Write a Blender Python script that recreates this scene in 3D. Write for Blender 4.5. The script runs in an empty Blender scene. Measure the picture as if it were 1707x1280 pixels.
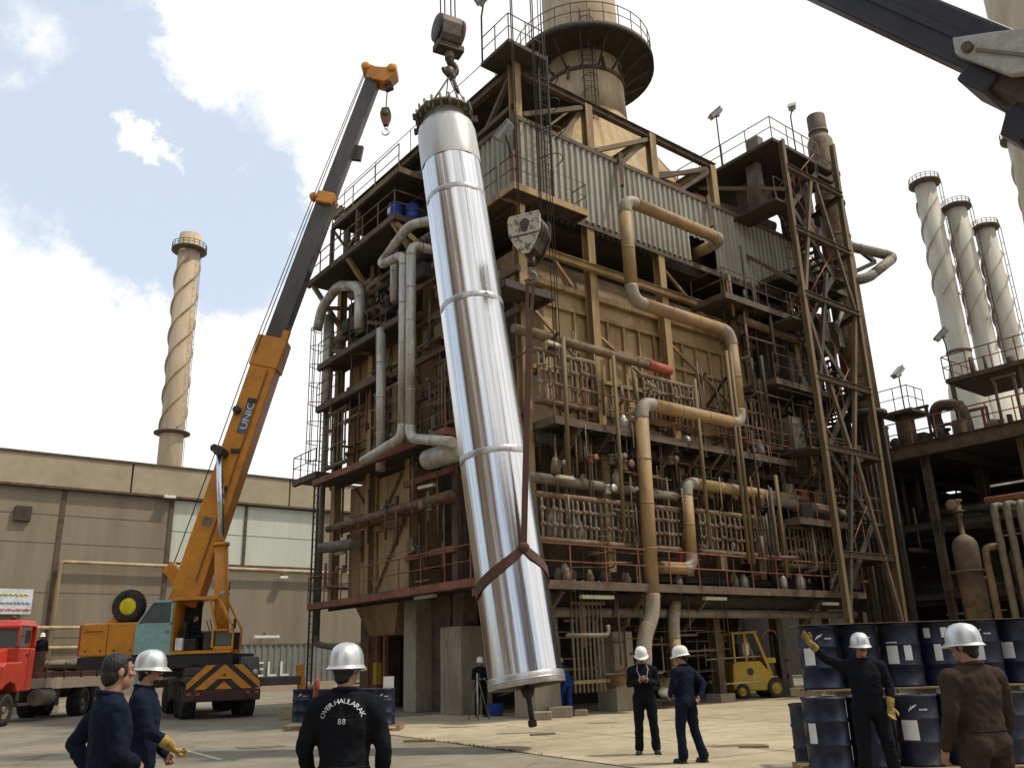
import bpy, bmesh, math, random
from mathutils import Vector, Matrix, Euler
from mathutils.bvhtree import BVHTree
R_ = math.radians
V = Vector
scn = bpy.context.scene
COL = scn.collection
random.seed(11)
# ------------------------------------------------------------------ camera
PW, PH, FPX = 1707.0, 1280.0, 1420.0
PITCH, ROLL = R_(17.95), R_(1.87)
EYE = V((0, 0, 1.62))
FWD = V((0, math.cos(PITCH), math.sin(PITCH)))
_u0 = V((0, -math.sin(PITCH), math.cos(PITCH))); _r0 = V((1, 0, 0))
RGT = _r0*math.cos(ROLL) - _u0*math.sin(ROLL)
UPV = _u0*math.cos(ROLL) + _r0*math.sin(ROLL)
cam = bpy.data.objects.new('camera', bpy.data.cameras.new('camera'))
COL.objects.link(cam)
cam.data.sensor_width = 36.0
cam.data.lens = FPX/PW*36.0
cam.data.clip_start = 0.1; cam.data.clip_end = 3000
m = Matrix((RGT, UPV, -FWD)).transposed().to_4x4(); m.translation = EYE
cam.matrix_world = m
scn.camera = cam
def ray(px, py): return FWD*FPX + RGT*(px-853.5) + UPV*(640.0-py)
def at(px, py, Y): d = ray(px, py); return EYE + d*(Y/d.y)
def gnd(px, py, z=0.0): d = ray(px, py); return EYE + d*((z-EYE.z)/d.z)
# ------------------------------------------------------------------ world and sun
SUN_EL, SUN_AZ = R_(60), R_(93)
w = bpy.data.worlds.new('World'); scn.world = w; w.use_nodes = True
nt = w.node_tree; N = nt.nodes; L = nt.links; N.clear()
def nd(t, **k):
    n = N.new(t)
    for a, b in k.items(): setattr(n, a, b)
    return n
out = nd('ShaderNodeOutputWorld')
sky = nd('ShaderNodeTexSky', sky_type='NISHITA', sun_disc=False, sun_elevation=SUN_EL, sun_rotation=SUN_AZ)
sky.air_density = 1.0; sky.dust_density = 2.0
b1 = nd('ShaderNodeBackground'); b1.inputs[1].default_value = 0.15
b2 = nd('ShaderNodeBackground'); b2.inputs[0].default_value = (1.0, 0.99, 0.975, 1); b2.inputs[1].default_value = 1.10
mx = nd('ShaderNodeMixShader')
L.new(sky.outputs[0], b1.inputs[0]); L.new(b1.outputs[0], mx.inputs[1]); L.new(b2.outputs[0], mx.inputs[2]); L.new(mx.outputs[0], out.inputs[0])
tc = nd('ShaderNodeTexCoord')
def vmath(op, a, b=None):
    n = nd('ShaderNodeVectorMath', operation=op)
    L.new(a, n.inputs[0])
    if b is not None:
        if hasattr(b, 'is_linked'): L.new(b, n.inputs[1])
        else: n.inputs[1].default_value = b
    return n
def fmath(op, a, b=None, c=None, clamp=False):
    n = nd('ShaderNodeMath', operation=op, use_clamp=clamp)
    for i, q in enumerate((a, b, c)):
        if q is None: continue
        if hasattr(q, 'is_linked'): L.new(q, n.inputs[i])
        else: n.inputs[i].default_value = q
    return n.outputs[0]
D = vmath('NORMALIZE', tc.outputs['Generated']).outputs[0]
nz = nd('ShaderNodeTexNoise'); nz.inputs['Scale'].default_value = 7.0; nz.inputs['Detail'].default_value = 9.0; nz.inputs['Roughness'].default_value = 0.62
L.new(D, nz.inputs['Vector'])
nz2 = nd('ShaderNodeTexNoise'); nz2.inputs['Scale'].default_value = 2.2; nz2.inputs['Detail'].default_value = 4.0
L.new(D, nz2.inputs['Vector'])
nzw = nd('ShaderNodeTexNoise'); nzw.inputs['Scale'].default_value = 9.0; nzw.inputs['Detail'].default_value = 7.0; nzw.inputs['Roughness'].default_value = 0.68
L.new(D, nzw.inputs['Vector'])
wv = nd('ShaderNodeVectorMath', operation='MULTIPLY_ADD'); L.new(nzw.outputs['Color'], wv.inputs[0]); wv.inputs[1].default_value = (0.16, 0.16, 0.16)
sh = nd('ShaderNodeVectorMath', operation='SUBTRACT'); L.new(D, sh.inputs[0]); sh.inputs[1].default_value = (0.08, 0.08, 0.08)
L.new(sh.outputs[0], wv.inputs[2]); DW = wv.outputs[0]
acc = fmath('MULTIPLY_ADD', nz.outputs[0], 1.5, -0.75)
acc = fmath('ADD', acc, fmath('MULTIPLY_ADD', nz2.outputs[0], 0.8, -0.4))
# cloud banks given as sky directions: broad ones first, then the small puffs in the blue gap
def bank(px, py, rad, amp, acc, dv=None):
    d = (dv or ray(px, py)).normalized()
    dist = vmath('DISTANCE', DW, tuple(d)).outputs['Value']
    g = fmath('SUBTRACT', 1.0, fmath('DIVIDE', dist, rad), clamp=True)
    g = fmath('POWER', g, 0.7)
    return fmath('MULTIPLY_ADD', g, amp, acc)
acc = bank(200, 290, 0.22, -0.9, acc)
acc = bank(1250, 250, 0.50, 3.0, acc)
acc = bank(1700, 500, 0.50, 2.4, acc)
acc = bank(850, 60, 0.24, 1.7, acc)
acc = bank(10, 620, 0.25, 2.3, acc)
acc = bank(330, 420, 0.13, -0.8, acc)
acc = bank(400, 760, 0.22, 1.6, acc)
acc = bank(540, 90, 0.18, 1.5, acc)
acc = bank(600, 480, 0.14, 1.2, acc)
acc = bank(40, 70, 0.085, 1.25, acc)
for px_, py_ in ((235, 212), (258, 232), (282, 250), (305, 270), (330, 288)): acc = bank(px_, py_, 0.034, 0.80, acc)
acc = bank(395, 292, 0.028, 0.8, acc)
acc = bank(320, 40, 0.085, 1.2, acc)
def bank_dir(d, rad, amp, acc):  # unseen cloud banks, added for bright bands mirrored in the tube bundle
    return bank(0, 0, rad, amp, acc, V(d))
acc = bank_dir((0.45, -0.75, 0.55), 0.42, 2.0, acc)
acc = bank_dir((-0.25, -0.85, 0.75), 0.35, 1.6, acc)
acc = bank_dir((0.95, -0.1, 0.5), 0.5, 2.0, acc)
acc = fmath('SUBTRACT', acc, 0.16)
cl = nd('ShaderNodeMapRange', interpolation_type='SMOOTHSTEP')
L.new(acc, cl.inputs[0]); cl.inputs[1].default_value = 0.06; cl.inputs[2].default_value = 0.68
cl.inputs[3].default_value = 0.0; cl.inputs[4].default_value = 1.0
hz_ = nd('ShaderNodeMix', data_type='RGBA'); hz_.inputs[6].default_value = (0.77, 0.865, 0.98, 1); hz_.inputs[7].default_value = (1.0, 0.99, 0.975, 1)
L.new(cl.outputs[0], hz_.inputs[0]); L.new(hz_.outputs[2], b2.inputs[0])
L.new(fmath('MULTIPLY_ADD', cl.outputs[0], 0.30, 0.70), mx.inputs[0])
sd = bpy.data.lights.new('sun', 'SUN'); sd.energy = 3.0; sd.angle = R_(2.5); sd.color = (1.0, 0.93, 0.80)
sun = bpy.data.objects.new('sun', sd); COL.objects.link(sun)
sdir = V((math.sin(SUN_AZ)*math.cos(SUN_EL), math.cos(SUN_AZ)*math.cos(SUN_EL), math.sin(SUN_EL)))
sun.rotation_euler = (-sdir).to_track_quat('-Z', 'Y').to_euler()
sun.location = (30, -10, 60)
scn.view_settings.view_transform = 'Standard'; scn.view_settings.look = 'None'
scn.view_settings.exposure = 0.0; scn.view_settings.gamma = 1.0
scn.cycles.max_bounces = 6; scn.cycles.diffuse_bounces = 4; scn.cycles.glossy_bounces = 3
scn.cycles.transparent_max_bounces = 6
# ------------------------------------------------------------------ materials
MATS = {}
def mat(name, col, rough=0.75, metal=0.0, dirt=None, amt=0.5, scale=1.5, stretch=(1, 1, 1), var=0.12, bump=0.0, bscale=None, spec=0.4, edge=(0.45, 0.65)):
    m = bpy.data.materials.new(name); m.use_nodes = True
    t = m.node_tree; n = t.nodes; l = t.links
    p = n['Principled BSDF']
    p.inputs['Roughness'].default_value = rough; p.inputs['Metallic'].default_value = metal
    p.inputs['Specular IOR Level'].default_value = spec
    tc = n.new('ShaderNodeTexCoord'); mp = n.new('ShaderNodeMapping'); mp.inputs['Scale'].default_value = stretch
    l.new(tc.outputs['Object'], mp.inputs[0])
    a = n.new('ShaderNodeTexNoise'); a.inputs['Scale'].default_value = scale; a.inputs['Detail'].default_value = 8; a.inputs['Roughness'].default_value = 0.65
    l.new(mp.outputs[0], a.inputs[0])
    r = n.new('ShaderNodeMapRange'); r.inputs[1].default_value = edge[0]; r.inputs[2].default_value = edge[1]; r.inputs[3].default_value = 0; r.inputs[4].default_value = amt
    l.new(a.outputs[0], r.inputs[0])
    mx = n.new('ShaderNodeMix'); mx.data_type = 'RGBA'
    mx.inputs[6].default_value = (*col, 1)
    mx.inputs[7].default_value = (*(dirt or [c*0.45 for c in col]), 1)
    l.new(r.outputs[0], mx.inputs[0])
    b = n.new('ShaderNodeTexNoise'); b.inputs['Scale'].default_value = scale*6; b.inputs['Detail'].default_value = 5
    l.new(mp.outputs[0], b.inputs[0])
    mr = n.new('ShaderNodeMapRange'); mr.inputs[1].default_value = 0.25; mr.inputs[2].default_value = 0.75
    mr.inputs[3].default_value = 1-var*1.6; mr.inputs[4].default_value = 1+var
    l.new(b.outputs[0], mr.inputs[0])
    hv = n.new('ShaderNodeHueSaturation'); l.new(mr.outputs[0], hv.inputs['Value']); l.new(mx.outputs[2], hv.inputs['Color'])
    l.new(hv.outputs[0], p.inputs['Base Color'])
    if bump:
        c = n.new('ShaderNodeTexNoise'); c.inputs['Scale'].default_value = bscale or scale*8; c.inputs['Detail'].default_value = 4
        l.new(mp.outputs[0], c.inputs[0])
        bp = n.new('ShaderNodeBump'); bp.inputs['Strength'].default_value = bump; bp.inputs['Distance'].default_value = 0.03 if 'cloth' in name else 0.02
        l.new(c.outputs[0], bp.inputs['Height']); l.new(bp.outputs[0], p.inputs['Normal'])
    MATS[name] = m
    return m
ST = (1, 1, 0.14)
tan = mat('tan_casing_paint', (0.40, 0.272, 0.135), 0.75, dirt=(0.20, 0.105, 0.045), amt=0.75, scale=1.2, stretch=ST, bump=0.1)
tan_col = mat('tan_column_paint', (0.38, 0.255, 0.115), 0.7, dirt=(0.16, 0.085, 0.04), amt=0.8, scale=1.6, stretch=ST)
olive = mat('olive_steel_paint', (0.165, 0.118, 0.052), 0.7, dirt=(0.09, 0.05, 0.025), amt=0.8, scale=1.3, stretch=ST)
brown = mat('brown_oxide_steel', (0.125, 0.087, 0.058), 0.8, dirt=(0.05, 0.033, 0.022), amt=0.8, scale=2)
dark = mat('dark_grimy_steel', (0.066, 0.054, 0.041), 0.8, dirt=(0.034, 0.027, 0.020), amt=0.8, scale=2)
black = mat('black_and_shade', (0.034, 0.028, 0.022), 0.9)  # plain black on small parts; on recess walls it paints in deep shade
rust = mat('red_oxide_rail', (0.26, 0.095, 0.05), 0.75, dirt=(0.10, 0.045, 0.03), amt=0.8, scale=2.5)
yel = mat('ochre_pipe_cladding', (0.345, 0.218, 0.092), 0.65, dirt=(0.21, 0.145, 0.085), amt=0.95, scale=1.1, stretch=(1, 1, 0.5), bump=0.06, var=0.1)
elb = mat('grey_elbow_lagging', (0.31, 0.265, 0.20), 0.6, dirt=(0.24, 0.18, 0.11), amt=0.8, scale=2.5, bump=0.12)
alu = mat('weathered_aluminium_lagging', (0.52, 0.49, 0.42), 0.45, 0.35, dirt=(0.27, 0.22, 0.16), amt=0.8, scale=1.6, stretch=(1, 1, 0.3), bump=0.05)
ptub = mat('pale_scaled_tube', (0.24, 0.185, 0.12), 0.75, dirt=(0.12, 0.07, 0.04), amt=0.9, scale=3)
btub = mat('brown_scaled_tube', (0.20, 0.135, 0.075), 0.75, dirt=(0.09, 0.05, 0.03), amt=0.9, scale=2.4)
gtub = mat('grey_pipe_paint', (0.19, 0.165, 0.122), 0.65, dirt=(0.12, 0.085, 0.05), amt=0.8, scale=2)
clad = mat('grey_corrugated_sheet', (0.33, 0.31, 0.245), 0.6, 0.1, dirt=(0.20, 0.165, 0.11), amt=0.75, scale=1.0, stretch=(1, 1, 0.12), spec=0.3)
conc = mat('weathered_concrete', (0.32, 0.275, 0.20), 0.9, dirt=(0.18, 0.145, 0.10), amt=0.7, scale=1.2, stretch=(1, 1, 0.4), bump=0.15)
stackm = mat('cream_stack_paint', (0.46, 0.365, 0.235), 0.7, dirt=(0.30, 0.185, 0.085), amt=0.75, scale=0.7, stretch=(1, 1, 0.22), bump=0.04)
stackr = mat('ochre_breeching_paint', (0.42, 0.285, 0.125), 0.75, dirt=(0.22, 0.125, 0.055), amt=0.8, scale=0.7, stretch=ST)
chim = mat('pale_chimney_paint', (0.52, 0.48, 0.39), 0.75, dirt=(0.36, 0.30, 0.21), amt=0.7, scale=0.25, stretch=(1, 1, 0.2))
chimt = mat('tan_chimney_paint', (0.46, 0.36, 0.24), 0.75, dirt=(0.36, 0.25, 0.14), amt=0.7, scale=0.3, stretch=(1, 1, 0.2))
white = mat('white_paint', (0.78, 0.77, 0.73), 0.5, dirt=(0.55, 0.50, 0.42), amt=0.5, scale=4)
lampm = mat('lamp_housing_grey', (0.36, 0.37, 0.34), 0.5)
ropem = mat('steel_wire_rope', (0.055, 0.05, 0.045), 0.6, 0.3)
glass = mat('dusty_window_glass', (0.10, 0.12, 0.12), 0.12, spec=0.8, var=0.05)
rubber = mat('black_rubber', (0.022, 0.021, 0.020), 0.85, dirt=(0.07, 0.06, 0.05), amt=0.7, scale=5)
orange = mat('orange_crane_paint', (0.62, 0.245, 0.022), 0.42, dirt=(0.40, 0.15, 0.02), amt=0.6, scale=1.4, var=0.08)
boomg = mat('grey_boom_paint', (0.088, 0.076, 0.064), 0.5, dirt=(0.05, 0.043, 0.036), amt=0.7, scale=1.2, stretch=(1, 1, 0.3))
chrome = mat('bright_cylinder_rod', (0.75, 0.75, 0.76), 0.2, 1.0, var=0.04)
teal = mat('pale_teal_door_paint', (0.25, 0.42, 0.40), 0.5, dirt=(0.18, 0.30, 0.28), amt=0.5, scale=2)
yelp = mat('yellow_machine_paint', (0.46, 0.29, 0.025), 0.5, dirt=(0.35, 0.22, 0.03), amt=0.6, scale=3)
yelb = mat('bright_yellow_rim', (0.80, 0.66, 0.02), 0.5)
red = mat('red_truck_paint', (0.52, 0.055, 0.03), 0.4, dirt=(0.33, 0.04, 0.025), amt=0.6, scale=2)
drumb = mat('navy_drum_paint', (0.0065, 0.011, 0.036), 0.42, dirt=(0.016, 0.019, 0.032), amt=0.6, scale=5, var=0.15)
drumg = mat('dusty_scuffed_drum_paint', (0.010, 0.014, 0.034), 0.55, dirt=(0.050, 0.042, 0.036), amt=0.8, scale=3.5, var=0.18, edge=(0.52, 0.64))
wood = mat('pallet_wood', (0.33, 0.235, 0.13), 0.85, dirt=(0.17, 0.11, 0.06), amt=0.7, scale=5, stretch=(1, 6, 6))
paper = mat('white_paper_label', (0.70, 0.70, 0.66), 0.8, var=0.05)
inkb = mat('dark_print', (0.04, 0.045, 0.06), 0.8)
silver = mat('silver_helmet_paint', (0.70, 0.70, 0.68), 0.40, 0.75, dirt=(0.55, 0.54, 0.50), amt=0.5, scale=9, var=0.05)
helmw = mat('white_helmet_plastic', (0.80, 0.79, 0.74), 0.35, dirt=(0.62, 0.60, 0.52), amt=0.4, scale=9, var=0.04)
bandb = mat('blue_helmet_band', (0.06, 0.06, 0.22), 0.7)
skin = mat('skin', (0.36, 0.19, 0.12), 0.55, dirt=(0.26, 0.12, 0.08), amt=0.5, scale=9, var=0.05)
eyew = mat('eye_white', (0.42, 0.38, 0.34), 0.4)
hair = mat('black_hair', (0.012, 0.010, 0.009), 0.6, bump=0.5, bscale=60, stretch=(1, 1, 0.3))
navy = mat('navy_coverall_cloth', (0.0085, 0.0125, 0.025), 0.95, dirt=(0.016, 0.020, 0.034), amt=0.5, scale=2.5, var=0.05, bump=0.45, bscale=14, spec=0.1)
navyd = mat('faded_black_coverall_cloth', (0.0085, 0.0095, 0.0125), 0.95, dirt=(0.016, 0.0165, 0.019), amt=0.5, scale=2.5, var=0.05, bump=0.45, bscale=14, spec=0.1)
browncl = mat('brown_jacket_cloth', (0.042, 0.030, 0.022), 0.95, dirt=(0.062, 0.042, 0.033), amt=0.5, scale=2.5, var=0.05, bump=0.45, bscale=13, spec=0.1)
bluecl = mat('bright_blue_coverall_cloth', (0.02, 0.06, 0.30), 0.9, bump=0.3, bscale=12)
bootm = mat('black_boot_leather', (0.018, 0.016, 0.015), 0.6)
glovem = mat('yellow_leather_glove', (0.36, 0.25, 0.06), 0.85, dirt=(0.10, 0.06, 0.03), amt=0.8, scale=12, bump=0.3, bscale=60)
wallm = mat('tan_precast_wall', (0.265, 0.222, 0.158), 0.9, dirt=(0.205, 0.168, 0.115), amt=0.8, scale=0.35, stretch=(1, 1, 0.12), bump=0.03, var=0.06)
wallu = mat('cream_parapet_wall', (0.40, 0.325, 0.225), 0.9, dirt=(0.33, 0.26, 0.17), amt=0.7, scale=0.3, var=0.06)
transl = mat('pale_green_translucent_sheet', (0.56, 0.58, 0.47), 0.45, dirt=(0.48, 0.50, 0.41), amt=0.6, scale=0.4, stretch=(1, 1, 0.1), var=0.05)
hoard = mat('grey_hoarding_sheet', (0.22, 0.225, 0.20), 0.6, 0.1, dirt=(0.15, 0.15, 0.13), amt=0.6, scale=0.6)
slingm = mat('maroon_web_sling', (0.115, 0.056, 0.043), 0.9, dirt=(0.10, 0.045, 0.035), amt=0.7, scale=6, bump=0.3, bscale=80)
blockw = mat('chipped_cream_block_paint', (0.50, 0.47, 0.37), 0.7, dirt=(0.11, 0.09, 0.06), amt=0.95, scale=7, edge=(0.50, 0.60))
blockd = mat('greasy_block_steel', (0.060, 0.045, 0.034), 0.6, 0.2, dirt=(0.15, 0.10, 0.07), amt=0.7, scale=5)
flangem = mat('olive_flange_steel', (0.11, 0.10, 0.045), 0.6, 0.2, dirt=(0.055, 0.045, 0.02), amt=0.8, scale=5)
wrap = mat('translucent_grey_wrap', (0.60, 0.585, 0.55), 0.32, 0.35, dirt=(0.50, 0.48, 0.45), amt=0.5, scale=2, stretch=(1, 1, 0.2), var=0.04)
jibw = mat('dirty_white_crane_paint', (0.46, 0.44, 0.40), 0.55, dirt=(0.28, 0.24, 0.20), amt=0.6, scale=5)
nearboom = mat('blue_black_boom_paint', (0.035, 0.034, 0.042), 0.45, dirt=(0.02, 0.018, 0.018), amt=0.7, scale=1.5)
bluep = mat('blue_plastic_drum', (0.03, 0.07, 0.33), 0.5)
redv = mat('faded_red_paint', (0.42, 0.09, 0.06), 0.7, dirt=(0.25, 0.10, 0.06), amt=0.7, scale=4)
greenv = mat('dull_green_paint', (0.045, 0.075, 0.05), 0.7)
signw = mat('sign_white', (0.72, 0.74, 0.74), 0.6, var=0.04)
signy = mat('sign_yellow_print', (0.62, 0.60, 0.08), 0.7)
signr = mat('sign_red_print', (0.55, 0.12, 0.16), 0.7)
signb = mat('sign_blue_print', (0.22, 0.38, 0.55), 0.7)
chevk = mat('black_hazard_paint', (0.035, 0.03, 0.025), 0.6)
tanload = mat('tan_sacking', (0.36, 0.28, 0.17), 0.9, dirt=(0.2, 0.15, 0.09), amt=0.8, scale=4)
lens_ = mat('headlamp_glass', (0.55, 0.57, 0.55), 0.15, spec=0.8)
# the bright wrapped tube bundle: long fine streaks along its own axis
def vessel_mat():
    m = bpy.data.materials.new('polished_tube_bundle'); m.use_nodes = True
    t = m.node_tree; n = t.nodes; l = t.links; p = n['Principled BSDF']
    p.inputs['Metallic'].default_value = 1.0; p.inputs['Base Color'].default_value = (0.80, 0.80, 0.79, 1)
    tc = n.new('ShaderNodeTexCoord'); mp = n.new('ShaderNodeMapping'); mp.inputs['Scale'].default_value = (1, 1, 0.012)
    l.new(tc.outputs['Object'], mp.inputs[0])
    a = n.new('ShaderNodeTexNoise'); a.inputs['Scale'].default_value = 14; a.inputs['Detail'].default_value = 6; a.inputs['Roughness'].default_value = 0.7
    l.new(mp.outputs[0], a.inputs[0])
    r = n.new('ShaderNodeMapRange'); r.inputs[1].default_value = 0.35; r.inputs[2].default_value = 0.7; r.inputs[3].default_value = 0.14; r.inputs[4].default_value = 0.30
    l.new(a.outputs[0], r.inputs[0]); l.new(r.outputs[0], p.inputs['Roughness'])
    mp2 = n.new('ShaderNodeMapping'); mp2.inputs['Scale'].default_value = (1, 1, 0.9); l.new(tc.outputs['Object'], mp2.inputs[0])
    c = n.new('ShaderNodeTexNoise'); c.inputs['Scale'].default_value = 26; c.inputs['Detail'].default_value = 2; l.new(mp2.outputs[0], c.inputs[0])
    ad = n.new('ShaderNodeMath'); ad.operation = 'MULTIPLY_ADD'; l.new(c.outputs[0], ad.inputs[0]); ad.inputs[1].default_value = 0.34; l.new(a.outputs[0], ad.inputs[2])
    bp = n.new('ShaderNodeBump'); bp.inputs['Strength'].default_value = 0.16; bp.inputs['Distance'].default_value = 0.02
    l.new(ad.outputs[0], bp.inputs['Height']); l.new(bp.outputs[0], p.inputs['Normal'])
    cr = n.new('ShaderNodeMapRange'); cr.inputs[1].default_value = 0.3; cr.inputs[2].default_value = 0.62; cr.inputs[3].default_value = 0.50; cr.inputs[4].default_value = 0.80  # lighter and darker streaks in the colour imitate reflected bands
    l.new(a.outputs[0], cr.inputs[0]); l.new(cr.outputs[0], p.inputs['Base Color'])
    return m
bundle = vessel_mat()
# ------------------------------------------------------------------ mesh builder
CUR = Matrix.Identity(4)
MW = {}
Z = V((0, 0, 1))
def fillet(pts, r, n=5):
    pts = [V(p) for p in pts]; o = [pts[0]]
    for i in range(1, len(pts)-1):
        a, b, c = pts[i-1], pts[i], pts[i+1]
        d1 = (a-b); d2 = (c-b); k = min(r, d1.length*0.48, d2.length*0.48)
        s = b + d1.normalized()*k; e = b + d2.normalized()*k
        for j in range(n+1):
            t = j/n; o.append(s*(1-t)**2 + b*2*t*(1-t) + e*t*t)
    o.append(pts[-1]); return o
class MB:
    def __init__(s): s.v = []; s.f = []; s.sm = []
    def add(s, vs, fs, sm=False):
        k = len(s.v); s.v += [V(p) for p in vs]
        s.f += [tuple(i+k for i in f) for f in fs]; s.sm += [sm]*len(fs); return s
    def hexa(s, p): # 8 points: bottom loop 4, top loop 4
        return s.add(p, [(3, 2, 1, 0), (4, 5, 6, 7), (0, 1, 5, 4), (1, 2, 6, 5), (2, 3, 7, 6), (3, 0, 4, 7)])
    def box(s, x0, x1, y0, y1, z0, z1):
        return s.hexa([(x0, y0, z0), (x1, y0, z0), (x1, y1, z0), (x0, y1, z0), (x0, y0, z1), (x1, y0, z1), (x1, y1, z1), (x0, y1, z1)])
    def bar(s, p, q, w, h=None, up=Z):
        p = V(p); q = V(q); h = h or w; d = (q-p).normalized()
        if abs(d.dot(V(up))) > 0.98: up = V((1, 0, 0))
        x = d.cross(V(up)).normalized()*(w/2); y = x.cross(d).normalized()*(h/2)
        return s.hexa([p-x-y, p+x-y, p+x+y, p-x+y, q-x-y, q+x-y, q+x+y, q-x+y])
    def hbeam(s, p, q, w, h=None, up=Z, t=None):
        p = V(p); q = V(q); h = h or w; t = t or w*0.09; d = (q-p).normalized()
        if abs(d.dot(V(up))) > 0.98: up = V((0, 1, 0))
        x = d.cross(V(up)).normalized(); y = x.cross(d).normalized()
        s.bar(p+y*(h/2-t/2), q+y*(h/2-t/2), w, t, y); s.bar(p-y*(h/2-t/2), q-y*(h/2-t/2), w, t, y)
        s.bar(p, q, t, h-2*t-0.004, y); return s
    def tube(s, pts, r, n=10, cap=True, sm=True):
        pts = [V(p) for p in pts]
        pts = [p for i, p in enumerate(pts) if i == 0 or (p-pts[i-1]).length > 1e-5]
        if len(pts) < 2: return s
        rs = r if isinstance(r, (list, tuple)) else [r]*len(pts)
        d0 = (pts[1]-pts[0]).normalized()
        u = d0.cross(Z if abs(d0.z) < 0.9 else V((1, 0, 0))).normalized()
        vs = []; fs = []
        for i, p in enumerate(pts):
            if i == 0: d = d0
            elif i == len(pts)-1: d = (p-pts[i-1]).normalized()
            else: d = ((p-pts[i-1]).normalized() + (pts[i+1]-p).normalized()).normalized()
            u = (u - d*u.dot(d)).normalized(); w_ = d.cross(u)
            for j in range(n):
                a = 2*math.pi*j/n; vs.append(p + (u*math.cos(a) + w_*math.sin(a))*rs[i])
        for i in range(len(pts)-1):
            for j in range(n):
                a = i*n+j; b = i*n+(j+1) % n; fs.append((a, b, b+n, a+n))
        s.add(vs, fs, sm)
        if cap:
            k = len(s.v)-len(vs)
            s.f += [tuple(k+j for j in reversed(range(n))), tuple(k+(len(pts)-1)*n+j for j in range(n))]; s.sm += [False, False]
        return s
    def lathe(s, prof, n=24, c=(0, 0, 0), ax=Z, cap=True, sm=True, rj=None):
        c = V(c); ax = V(ax).normalized(); u = ax.cross(Z if abs(ax.z) < 0.9 else V((1, 0, 0))).normalized(); w_ = ax.cross(u)
        vs = []; fs = []
        for (r, z) in prof:
            for j in range(n):
                a = 2*math.pi*j/n; k = r*(rj[j] if rj else 1); vs.append(c + ax*z + (u*math.cos(a)+w_*math.sin(a))*k)
        for i in range(len(prof)-1):
            for j in range(n):
                a = i*n+j; b = i*n+(j+1) % n; fs.append((a, b, b+n, a+n))
        k = len(s.v); s.add(vs, fs, sm)
        if cap:
            s.f += [tuple(k+j for j in reversed(range(n))), tuple(k+(len(prof)-1)*n+j for j in range(n))]; s.sm += [False, False]
        return s
    def ell(s, c, r, n=14, rot=None):
        vs = []; fs = []; c = V(c); h = n//2
        for i in range(h+1):
            t = math.pi*i/h
            for j in range(n):
                a = 2*math.pi*j/n
                p = V((math.sin(t)*math.cos(a)*r[0], math.sin(t)*math.sin(a)*r[1], math.cos(t)*r[2]))
                if rot is not None: p = rot @ p
                vs.append(c+p)
        for i in range(h):
            for j in range(n):
                a = i*n+j; b = i*n+(j+1) % n; fs.append((a, a+n, b+n, b))
        return s.add(vs, fs, True)
    def prism(s, poly, a, b):  # poly: list of points; extruded from offset a to offset b (vectors)
        n = len(poly); a = V(a); b = V(b)
        vs = [V(p)+a for p in poly] + [V(p)+b for p in poly]
        fs = [tuple(reversed(range(n))), tuple(range(n, 2*n))] + [(i, (i+1) % n, n+(i+1) % n, n+i) for i in range(n)]
        return s.add(vs, fs)
    def xf(s, M, i0=0):
        for i in range(i0, len(s.v)): s.v[i] = M @ s.v[i]
        return s
    def build(s, name, material, parent=None, label=None, cat=None, group=None, kind=None, bevel=0, frame=None, mods=None, origin=None):
        F = CUR if frame is None else frame
        if parent is None:
            xs = [p.x for p in s.v]; ys = [p.y for p in s.v]; zs = [p.z for p in s.v]
            o = V(((min(xs)+max(xs))/2, (min(ys)+max(ys))/2, min(zs))) if origin is None else V(origin)
            T = F @ Matrix.Translation(o)
        else: T = MW[parent.name]
        X = T.inverted() @ F
        me = bpy.data.meshes.new(name)
        me.from_pydata([X @ p for p in s.v], [], s.f)
        me.polygons.foreach_set('use_smooth', s.sm)
        bm = bmesh.new(); bm.from_mesh(me)
        bmesh.ops.recalc_face_normals(bm, faces=bm.faces); bm.to_mesh(me); bm.free()
        me.materials.append(material); me.update()
        ob = bpy.data.objects.new(name, me); COL.objects.link(ob)
        if parent is None: ob.matrix_world = T
        else: ob.parent = parent
        MW[ob.name] = T
        if bevel:
            b = ob.modifiers.new('bevel', 'BEVEL'); b.width = bevel; b.segments = 2; b.limit_method = 'ANGLE'; b.angle_limit = R_(40)
        tag(ob, label, cat, group, kind)
        return ob
def tag(o, label=None, cat=None, group=None, kind=None):
    if label: o['label'] = label
    if cat: o['category'] = cat
    if group: o['group'] = group
    if kind: o['kind'] = kind
    return o
def thing(name, label, cat, loc=(0, 0, 0), rot=0.0, group=None, frame=None):
    F = CUR if frame is None else frame
    o = bpy.data.objects.new(name, None); o.empty_display_size = 0.3; COL.objects.link(o)
    T = F @ Matrix.Translation(V(loc)) @ Matrix.Rotation(rot, 4, 'Z')
    o.matrix_world = T; MW[o.name] = T
    return tag(o, label, cat, group)
def copy_part(ob, parent, off):  # a copy of a part, moved inside its parent
    c = ob.copy(); COL.objects.link(c); c.parent = parent; c.location = V(ob.location) + V(off); MW[c.name] = MW[parent.name]
    return c
def copy_tree(o, T=None, parent=None):
    c = o.copy(); COL.objects.link(c)
    if parent is None: c.matrix_world = T; MW[c.name] = T
    else: c.parent = parent; MW[c.name] = MW[parent.name]
    for ch in list(KIDS.get(o.name, [])): copy_tree(ch, parent=c)
    return c
KIDS = {}
def reg(o):  # remember children for copy_tree
    if o.parent: KIDS.setdefault(o.parent.name, []).append(o)
    return o
_tc = {}
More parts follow.
